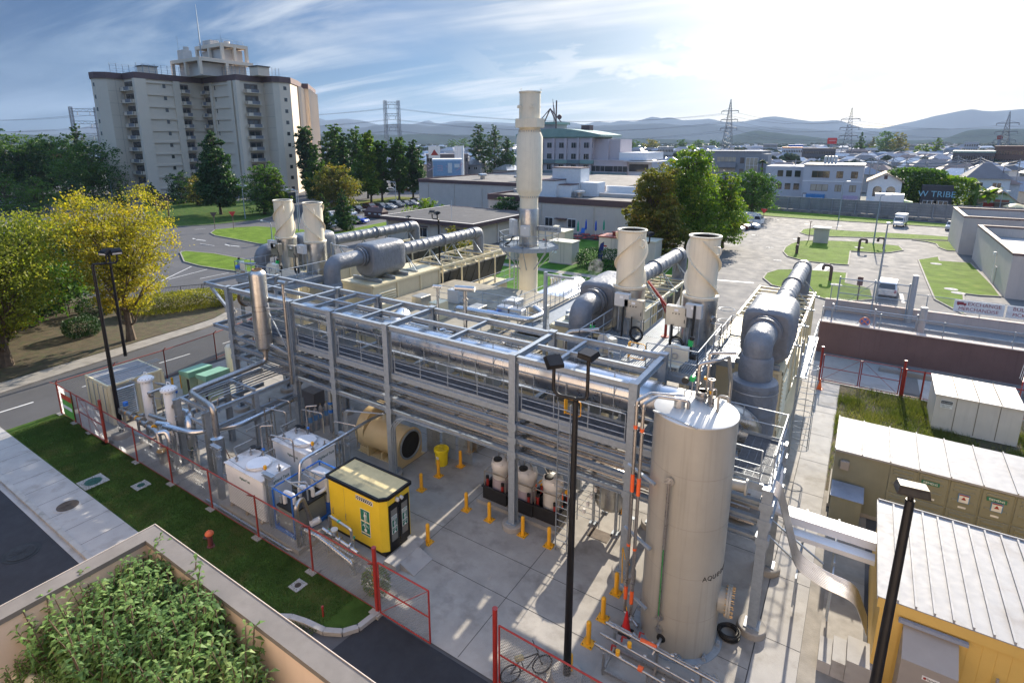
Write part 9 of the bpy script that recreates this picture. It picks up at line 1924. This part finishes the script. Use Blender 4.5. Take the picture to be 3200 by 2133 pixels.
for u in(.3,.7):
 x=xa+(xb-xa)*u;b=MB();b.box(x-.9,166.93,z0-3.6,x+.9,166.995,z0-2.0);b.add([(x+.9*math.cos(a*.314),166.93,z0-2.0+.9*math.sin(a*.314))for a in range(11)],[tuple(range(11))]);wpart(b,'arched_window',GLS,t)
b=MB();b.box(xa-.5,165.8,z0-5.9,xb+.5,166.99,z0-5.2);wpart(b,'canopy',WHT,t);b=MB();b.box((xa+xb)/2-.35,166.95,z0+.6,(xa+xb)/2+.35,166.99,z0+1.5);wpart(b,'vent',BRN,t)
q=Z4(1270,860,y=172);shrub((q.x-1,172,0),14,9,9.5,9000,.32,L_MD,'dark mass of ivy swallowing the building right of the gabled house','ivy_mass','ivy',50);q=Z4(1430,860,y=171);shrub((q.x,170,0),13.5,8,8.0,8000,.3,L_BR,'brighter ivy mass above the shop lettering','ivy_mass','ivy',51)
t=thing('shop_front','dark shop front with hand-painted TRIBE lettering under the ivy','shop',None,(q.x,164,0));b=MB();xs0,xs1=Z4(1335,800,y=164.5).x,Z4(1480,800,y=164.5).x;b.box(xs0-1,164.5,0,xs1+1,168,6.2);wpart(b,'front',pm('dark_board',(.05,.05,.06),.7),t);text('W TRIBE',1.9,pm('sky_blue_letter',(.25,.5,.62),.6),t,((xs0+xs1)/2-q.x-.1,.42-3.5+3.0,4.2),(0,-1,0),squeeze=.95);[win(t,xs0+(xs1-xs0)*u,164.48,.4,2.6,2.3,3,fr=WHT)for u in(.2,.75)]
def hip(name,label,x0,x1,y0,y1,z0,z1,wm,rm,o=.5,group=None,cat='house',wins=2):
 t=thing(name,label,cat,group,((x0+x1)/2,(y0+y1)/2,0));b=MB();b.box(x0,y0,0,x1,y1,z0);wpart(b,'wall',wm,t);dx=min((x1-x0),(y1-y0))*.5;ym=(y0+y1)/2;b=MB()
 b.add([(x0-o,y0-o,z0+.01),(x1+o,y0-o,z0+.01),(x1+o,y1+o,z0+.01),(x0-o,y1+o,z0+.01),(x0+dx*.8,ym,z1),(x1-dx*.8,ym,z1)],[(0,1,5,4),(2,3,4,5),(1,2,5),(3,0,4),(3,2,1,0)]);wpart(b,'roof',rm,t)
 for k in range(wins):win(t,x0+(x1-x0)*(k+.7)/(wins+.4),y0,z0-2.3,1.7,1.4,2,fr=WHT)
 return t
a,c=Z4(1615,700,y=182),Z4(1925,700,y=182);e=Z4(1700,690,y=182);hip('white_house','large white rendered house with a dark hipped roof behind the banana plant',a.x,c.x,182,194,e.z,e.z+3.6,WHT,DRF)
t,xa,xb,z0,z1=gable('mint_shop','small mint green gabled shop with a red door near the right edge',Z4,1722,1985,862,780,162,14,pm('mint_wall',(.40,.58,.52),.7),TRF)
b=MB();x=xa+(xb-xa)*.18;b.box(x-.9,161.9,.1,x+1.0,161.99,3.0);wpart(b,'door',RED,t);b=MB();x=xa+(xb-xa)*.72;b.box(x-2.6,161.9,.1,x+2.4,161.99,3.1);wpart(b,'shutter',rec,t);b=MB();b.box(xa+(xb-xa)*.3,161.95,z0+.2,xa+(xb-xa)*.72,161.99,z0+.75);wpart(b,'sign_strip',pm('pale_red_board',(.3,.12,.08),.7),t)
q=Z4(1960,880,y=157);t=thing('parasol','open white and yellow parasol beside the mint shop','parasol',None,(q.x,157,0));b=MB();b.cyl((0,0,0),(0,0,3.4),.05,n=6);part(b,'pole',WHT,t);b=MB();b.lathe([(2.1,2.75),(1.2,3.2),(.02,3.5)],n=16,cap=False);part(b,'canopy',YELR,t)
RC=[pm('charcoal_tile_roof',(.07,.07,.08),.32,.1,.2,.6),pm('blue_grey_tile_roof',(.12,.15,.20),.3,.1,.15,.6),pm('brown_tile_roof',(.16,.09,.07),.38,0,.2,.6),pm('pale_metal_roof',(.42,.43,.44),.22,.5,.1,.6),pm('grey_tile_roof',(.20,.20,.21),.3,.2,.2,.6)]
WC=[pm('house_cream',(.50,.46,.40),.85),pm('house_white',(.62,.62,.62),.85),pm('house_beige',(.42,.35,.27),.85),pm('house_grey',(.33,.34,.36),.85)]
RN=['charcoal','blue-grey','brown','pale metal','grey'];WN=['cream','white','beige','grey'];HP=[]
for k in range(20):
 a_,b_=rnd.uniform(8,12),rnd.uniform(7,9);z0=rnd.choice((3.1,5.8,5.8));HP.append(None)
 lb='small %s house with a %s roof in the crowded suburb'%(WN[k//5],RN[k%5]);HP[k]=hip('house',lb,-a_/2,a_/2,-b_/2,b_/2,z0,z0+2.3,WC[k//5],RC[k%5],.6,'small houses of the crowded suburb beyond the wall');HP[k].location=(0,0,0)
HL_={};used=set();r1=random.Random(5);spots=[]
for j in range(22):
 Y=190+j*15.5+j*j*.25
 for i in range(60):
  X=-75-.0*j+i*(14.5+j*.12)-j*7+r1.uniform(-2,2);q=V(X,Y,4)-CAM;px=PX+F*q.dot(RT)/q.dot(FW);y_=Y+r1.uniform(-3,3)
  if 1620<px<3330 and not(Y<206 and X<24)and r1.random()<.93:spots.append((X,y_))
spots=spots[:235]
for j in range(9):
 for i in range(8):spots.append((-290+i*21-j*9+r1.uniform(-4,4),190+j*24+i*6+r1.uniform(-4,4)))
for i,(x,y)in enumerate(spots):
 k=r1.randrange(20);rz=r1.choice((0,0,1.57))+r1.uniform(-.25,.25);s_=r1.uniform(.85,1.15)
 if k not in used:used.add(k);o=HP[k];o.location=(x,y,0);o.rotation_euler=(0,0,rz)
 else:o=dup(HP[k],(x,y,0),rz,None,None,s_)
 q=o.location-CAM;HL_.setdefault((k,max(0,min(4,int(math.hypot(x,y)-200)//75))if x>-110 else 5),[]).append((q.dot(RT)/q.dot(FW),o))
for(k,bd),l_ in HL_.items():
 for i,(u,o)in enumerate(sorted(l_,key=lambda e:e[0])):o['label']='%s house, %s roof, %s from left of its kind, %s'%(WN[k//5],RN[k%5],ORD[i],['nearest rows','second band','third band','fourth band','furthest rows','behind column trees'][max(0,bd)])
b=MB();r1=random.Random(9);bt=MB()
for i in range(5200):
 d=480+2300*r1.random()**1.5;a=r1.uniform(-.72,.72)+YAW;x,y=-math.sin(a)*d,math.cos(a)*d;w_,l_,h=r1.uniform(5,9),r1.uniform(5,9),r1.choice((3.5,6,6,9 if r1.random()<.2 else 6));m_=r1.randrange(5)
 b.box(x-w_,y-l_*.5,0,x+w_,y+l_*.5,h,5+r1.randrange(2));b.add([(x-w_-.5,y-l_*.5-.5,h),(x+w_+.5,y-l_*.5-.5,h),(x+w_+.5,y+l_*.5+.5,h),(x-w_-.5,y+l_*.5+.5,h),(x-w_*.7,y,h+2),(x+w_*.7,y,h+2)],[(0,1,5,4),(2,3,4,5),(1,2,5),(3,0,4)],m_)
b.build('far_town',RC+[WC[1],WC[3]],label='mass of tiny far roofs spreading to the foot of the hills',cat='town',kind='stuff')
for i in range(900):
 d=260+2700*r1.random()**1.2;a=r1.uniform(-.75,.75)+YAW;x,y=-math.sin(a)*d,math.cos(a)*d
 if y<230:continue
 w_=r1.uniform(2.5,6)*(1+d/1200);h=r1.uniform(5,9)*(1+d/3500)
 for k in range(16):aa,e=r1.uniform(0,6.28),r1.uniform(0,1);p=Vector((x+math.cos(aa)*w_*e,y+math.sin(aa)*w_*.6*e,h*(.35+.6*math.sqrt(max(0,1-e*e))*r1.uniform(.8,1))));s_=w_*r1.uniform(.2,.42);bt.lathe([(.1*s_,-s_),(s_,-.35*s_),(s_*.9,.3*s_),(.05*s_,.75*s_)],p,5,cap=False,sm=False)
bt.build('far_trees',[pm('far_foliage',(.035,.055,.022),.95,0,.5,.05)],label='scattered far treetops between the roofs of the town',cat='trees',kind='stuff')
def far(lab,f,xa,xb,yt,D,mat,rows=5,cols=6,nm='far_building',dep=18,rf=None,g=None):
 a,c=f(xa,yt,0),f(xb,yt,0);dd=[]
 for q in(a,c):v=q-CAM;h_=math.hypot(v.x,v.y);s_=1 if v.z<0 else-1;dd.append(CAM+v*(D/h_))
 a,c=dd;e=V(c.x-a.x,c.y-a.y,0);w_=e.length;rz=math.atan2(e.y,e.x);zt=(a.z+c.z)/2;t=thing(nm,lab,'building',g,(a.x,a.y,0),rz);b=MB();b.box(0,0,0,w_,dep,zt);part(b,'wall',mat,t);b=MB();b.box(-.2,-.2,zt+.01,w_+.2,dep+.2,zt+.7);part(b,'roof_edge',rf or mat,t);b=MB()
 for j in range(rows):z=zt-(j+.8)*3.3;[b.box(w_*(k+.2)/cols,-.06,z,w_*(k+.8)/cols,-.01,z+1.5)for k in range(cols)]if z>0 else None
 part(b,'window_rows',GLS,t,kind='stuff');return t,w_,zt
GRD=pm('far_dark_grey',(.15,.14,.15),.9);GRL=pm('far_light_grey',(.40,.41,.42),.8);BRB=pm('far_brick',(.24,.14,.11),.9);BLW=pm('far_blue_sign',(.03,.14,.5),.6)
far('dark grey apartment tower standing alone on the plain',Z3,1250,1324,707,620,GRD,9,5);t,w_,z=far('pale hospital-like block with a bright green roof storey',Z3,1488,1658,752,560,GRL,4,14);b=MB();b.box(w_*.3,2,z+.7,w_*.7,12,z+6);b.box(0,-.5,z+.72,w_,1.9,z+1.6);part(b,'green_top',pm('bright_green_roof',(.16,.5,.08),.6),t)
far('wide brown block right of the nearest lattice pylon',Z3,1782,1932,766,430,GRD,4,12);far('white low hall below the dark apartment tower',Z3,1195,1320,815,380,GRL,2,10)
far('long white store with an orange stripe and a blue roof sign',Z4,325,465,478,420,WHT,1,12,rf=pm('orange_stripe',(.7,.2,.05),.6));far('brown brick tower block in the middle distance',Z4,492,558,428,640,BRB,3,5);far('blue-roofed long shed behind the white store',Z4,368,470,460,520,BLW,1,4);far('grey hospital block left of the white store',Z4,192,292,450,640,GRL,4,12);far('dark low factory behind the white office',Z4,465,700,486,400,GRD,2,20)
t,w_,z=far('white stepped hotel with a narrow top tower among the trees',Z4,1145,1238,418,480,GRL,7,8);b=MB();b.box(w_*.2,2,z+.7,w_*.55,9,z+13);part(b,'top_tower',GRL,t)
far('big grey slab hotel cut off by the right edge',Z4,1880,2080,312,620,GRL,12,14);far('pale narrow apartment block before the grey slab hotel',Z4,1955,2060,372,430,WHW,7,4);far('long low apartment row with dark balconies at the right edge',Z4,1812,2120,475,300,BRB,3,16);far('long green-roofed low row left of the balcony apartments',Z4,1520,1815,510,290,GRD,2,18,rf=GRE);far('white cube building left of the wooded hill',Z4,1452,1540,430,640,GRL,4,6);far('pale block with a red and white roof sign',Z4,1770,1865,412,520,GRL,3,6);far('low white block beneath the wooded hill',Z4,1600,1700,440,560,WHW,3,6)
far('long white low building behind the column trees',Z2,430,640,882,260,WHW,2,14,rf=GRE);t,w_,z=far('two storey shop building with a faded blue billboard',Z2,1180,1420,925,200,WHT,0,8,dep=12);b=MB();b.box(w_*.02,-.6,z-5.0,w_*.96,-.05,z+.2);o=part(b,'billboard',pm('faded_blue_board',(.28,.42,.58),.7),t);text('イショップ',3.2,pm('faded_pink_letter',(.6,.42,.5),.7),o,(w_*.25,-.63,z-2.2),(0,-1,0));b=MB();b.box(w_*.52,-.7,z-4,w_*.66,-.61,z-.6);part(b,'white_panel',WS,o);b=MB();b.box(w_*.74,-.68,z-2.2,w_*.92,-.61,z-.9);part(b,'oval_panel',WS,o)
b=MB();[b.box(w_*(.04+.19*k),-.2,z-7.6,w_*(.18+.19*k),-.05,z-5.8)for k in range(4)];part(b,'window_band',GLS,t)
t,w_,z=far('low grey building with a white sign showing a red mountain mark',Z2,1130,1470,880,260,GRD,1,14);b=MB();b.box(1,-.5,z-1,w_*.33,-.05,z+4.2);o=part(b,'sign_board',WS,t);b=MB();b.add([(2,-.55,z+.2),(5.5,-.55,z+.2),(3.6,-.55,z+2.8)],[(0,1,2)]);part(b,'emblem',RED,o)
for k in range(3):q=Z2(1378+k*19,800,y=190);b=MB();b.cyl((q.x,190,3),(q.x,190,q.z),1.0,n=10);b.build('silo',WHT,label=['left','middle','right'][k]+' white upright silo in the group of three',cat='silo',group='white silos right of the column trees',loc=(q.x,190,3))
def dirpt(f,px,py,D):v=f(px,py,0)-CAM;v=v if v.dot(FW)>0 else-v;return CAM+v*(D/math.hypot(v.x,v.y))
def board(f,xa,xb,ya,yb,D,c,lab,mast=True):
 p,q=dirpt(f,xa,ya,D),dirpt(f,xb,yb,D);t=thing('billboard',lab,'billboard',None,((p.x+q.x)/2,(p.y+q.y)/2,0));z0,z1=min(p.z,q.z),max(p.z,q.z);m_=V(*t.location);e=V(q.x-p.x,q.y-p.y,0);b=MB();b.beam(m_-e/2+V(0,0,(z0+z1)/2),m_+e/2+V(0,0,(z0+z1)/2),.5,z1-z0);wpart(b,'board',c,t)
 b=MB();n_=e.normalized().cross(V(0,0,1));[b.beam(m_-e*(.32-.1*k)+n_*.3+V(0,0,z0+(z1-z0)*.55),m_-e*(.28-.1*k)+n_*.3+V(0,0,z0+(z1-z0)*.55),.05,(z1-z0)*.2)for k in range(7)];wpart(b,'lettering_strip',WS,t);b=MB();b.cyl((m_.x,m_.y,0),(m_.x,m_.y,z0),.7,n=8);wpart(b,'mast',GALV,t)
board(Z4,643,703,406,448,430,pm('billboard_red',(.7,.05,.05),.5),'large red billboard with white characters high over the roofs');board(Z4,1830,1865,390,415,560,RED,'small red and white roof board near the grey hotel')
def lattice(b,p0,p1,w0,w1,n,r=.09):
 pr=None
 for k in range(n+1):
  u=k/n;c=p0+(p1-p0)*u;w_=w0+(w1-w0)*u;cur=[c+V(sx*w_/2,sy*w_/2,0)for sx,sy in((-1,-1),(1,-1),(1,1),(-1,1))]
  if pr:
   for i in range(4):b.beam(pr[i],cur[i],r*1.6,r*1.6);b.beam(pr[i],cur[(i+1)%4],r,r);b.beam(pr[(i+1)%4],cur[i],r,r);b.beam(cur[i],cur[(i+1)%4],r,r)
  pr=cur
PM_=pm('pylon_steel',(.24,.25,.27),.6,.3,.2,.3);wires=[]
for(f,px,py,D,lab)in((Z3,1790,420,450,'nearest lattice pylon, right of the middle'),(Z4,814,195,500,'second lattice pylon, over the suburb roofs'),(Z4,1920,222,560,'third lattice pylon, in front of the grey hotel')):
 q=dirpt(f,px,py,D);t=thing('pylon',lab,'pylon','lattice pylons across the suburb',(q.x,q.y,0));b=MB();lattice(b,V(q.x,q.y,0),V(q.x,q.y,q.z-8),8.5,2.0,13,.13);lattice(b,V(q.x,q.y,q.z-8),V(q.x,q.y,q.z),2,.3,4,.12);wpart(b,'lattice_mast',PM_,t);ps=[];b=MB()
 for k,dz in enumerate((8,14,20)):
  b.beam((q.x-6,q.y+1.5,q.z-dz),(q.x+6,q.y-1.5,q.z-dz),.4,.5);b.beam((q.x-6,q.y+1.5,q.z-dz),(q.x,q.y,q.z-dz+2),.16,.16);b.beam((q.x+6,q.y-1.5,q.z-dz),(q.x,q.y,q.z-dz+2),.16,.16);ps+=[V(q.x-6,q.y+1.5,q.z-dz-1.6),V(q.x+6,q.y-1.5,q.z-dz-1.6)];[b.cyl(p,p+V(0,0,1.6),.2,n=4)for p in ps[-2:]]
 wpart(b,'cross_arm',PM_,t);wires.append((ps,q))
for(f,xl,xr,py,D,lab,hw)in((Z2,795,895,430,380,'twin-legged lattice portal tower left of the middle',4.2),(Z1,518,640,750,420,'twin-legged lattice portal tower left of the tower block',6)):
 q=dirpt(f,(xl+xr)/2,py,D);n_=V(q.y,-q.x,0).normalized();t=thing('portal_tower',lab,'pylon','twin-legged lattice portals',(q.x,q.y,0));b=MB();
 for s_ in(-1,1):c=V(q.x,q.y,0)+n_*hw*s_;lattice(b,c,V(c.x,c.y,q.z),1.8,1.4,22,.12)
 wpart(b,'lattice_leg',PM_,t);b=MB();ps=[]
 for k,dz in enumerate((1,8,15)):
  for h in(0,-1.6):b.beam(V(q.x,q.y,q.z-dz+h)-n_*hw,V(q.x,q.y,q.z-dz+h)+n_*hw,.25,.25)
  [b.beam(V(q.x,q.y,q.z-dz-1.6*(i%2))-n_*hw*(1-i*.25),V(q.x,q.y,q.z-dz-1.6*((i+1)%2))-n_*hw*(.75-i*.25),.16,.16)for i in range(8)];ps+=[V(q.x,q.y,q.z-dz-3.6)-n_*hw*.5,V(q.x,q.y,q.z-dz-3.6)+n_*hw*.5];[b.cyl(p,p+V(0,0,2.2),.2,n=4)for p in ps[-2:]]
 wpart(b,'cross_truss',PM_,t);wires.insert(0,(ps,q))
def line(a,c,sag,lab,g='power lines in the sky'):
 b=MB();b.tube([a+(c-a)*(k/16)-V(0,0,sag*4*(k/16)*(1-k/16))for k in range(17)],.075,n=4,cap=False);b.build('power_line',PM_,label=lab,cat='power line',group=g,loc=a)
seqn=['left of the tower block','between the twin-legged towers and the first pylon','between the first and second pylons','between the second and third pylons']
pts6=wires;end=[p+(wires[0][1]-wires[1][1])*.0+V(-160,-60,4)for p in wires[0][0]]
for s_,(A_,B2)in enumerate([(end,wires[0][0])]+[(wires[k][0],wires[k+1][0])for k in range(len(wires)-1)]+[(wires[-1][0],[p+V(140,-60,0)for p in wires[-1][0]])]):
 nm_=['west of the left portal','behind the tower block','from the middle portal to the first pylon','from the first to the second pylon','from the second to the third pylon','east of the third pylon'][s_]
 for k in range(6):line(A_[k],B2[k],4+(s_==2)*3,'%s %s power line %s'%(['upper','middle','lower'][k//2],['left','right'][k%2],nm_))
PL=pm('utility_pole',(.30,.30,.31),.8);r1=random.Random(3);up=None
for k,(px,py,Y)in enumerate(((410,640,175),(235,560,190),(960,480,215),(1110,500,225),(1210,480,230),(1330,560,240),(1560,520,250),(1720,520,235),(2010,470,205),(870,520,205),(1600,640,200),(1000,540,196))):
 q=Z4(px,py,y=Y);h=11.5;t=thing('utility_pole','concrete utility pole with crossbars, '+['at the alley left of the white office','behind the alley left of the office','first behind the gabled house','over the ivy mass','beyond the ivy mass','in the middle of the roofs','by the green-roofed row','left of the white house roof','at the right edge','above the office roof units','beside the white house','left of the gabled house roof'][k],'utility pole','utility poles of the suburb',(q.x,Y,0));b=MB();b.cyl((0,0,0),(0,0,h),.18,.12,n=7);part(b,'mast',PL,t);b=MB();[b.beam((-1,0,z),(1,0,z),.1,.12)for z in(h-.5,h-1.3)];b.cyl((.5,.2,h-3.2),(.5,.2,h-2.2),.3,n=8);part(b,'crossbar',PL,t)
 if up:[line(V(up.x,up.y,h-.4-.8*j),V(q.x,Y,h-.4-.8*j),1.2,'%s street wire from pole to pole, span %s'%(['upper','lower'][j],['one','two','three','four','five','six','seven','eight','nine','ten','eleven','twelve'][k]),'wires between the utility poles')for j in range(2)]
 up=V(q.x,Y,0)
lampz(Z4,725,850,752,600,[(.1,0)],'tall dark lamp post in the street before the white office',mat=BRN);lampz(Z4,1820,895,1880,600,[(.1,0)],'tall dark lamp post in the street by the mint shop',mat=BRN);lampz(Z3,728,1160,735,925,[(-1.2,0)],'old-fashioned dark lamp post before the low school wing',mat=BRN);lampz(Z3,778,1120,790,882,[(.8,0)],'pale curved lamp post before the low school wing')
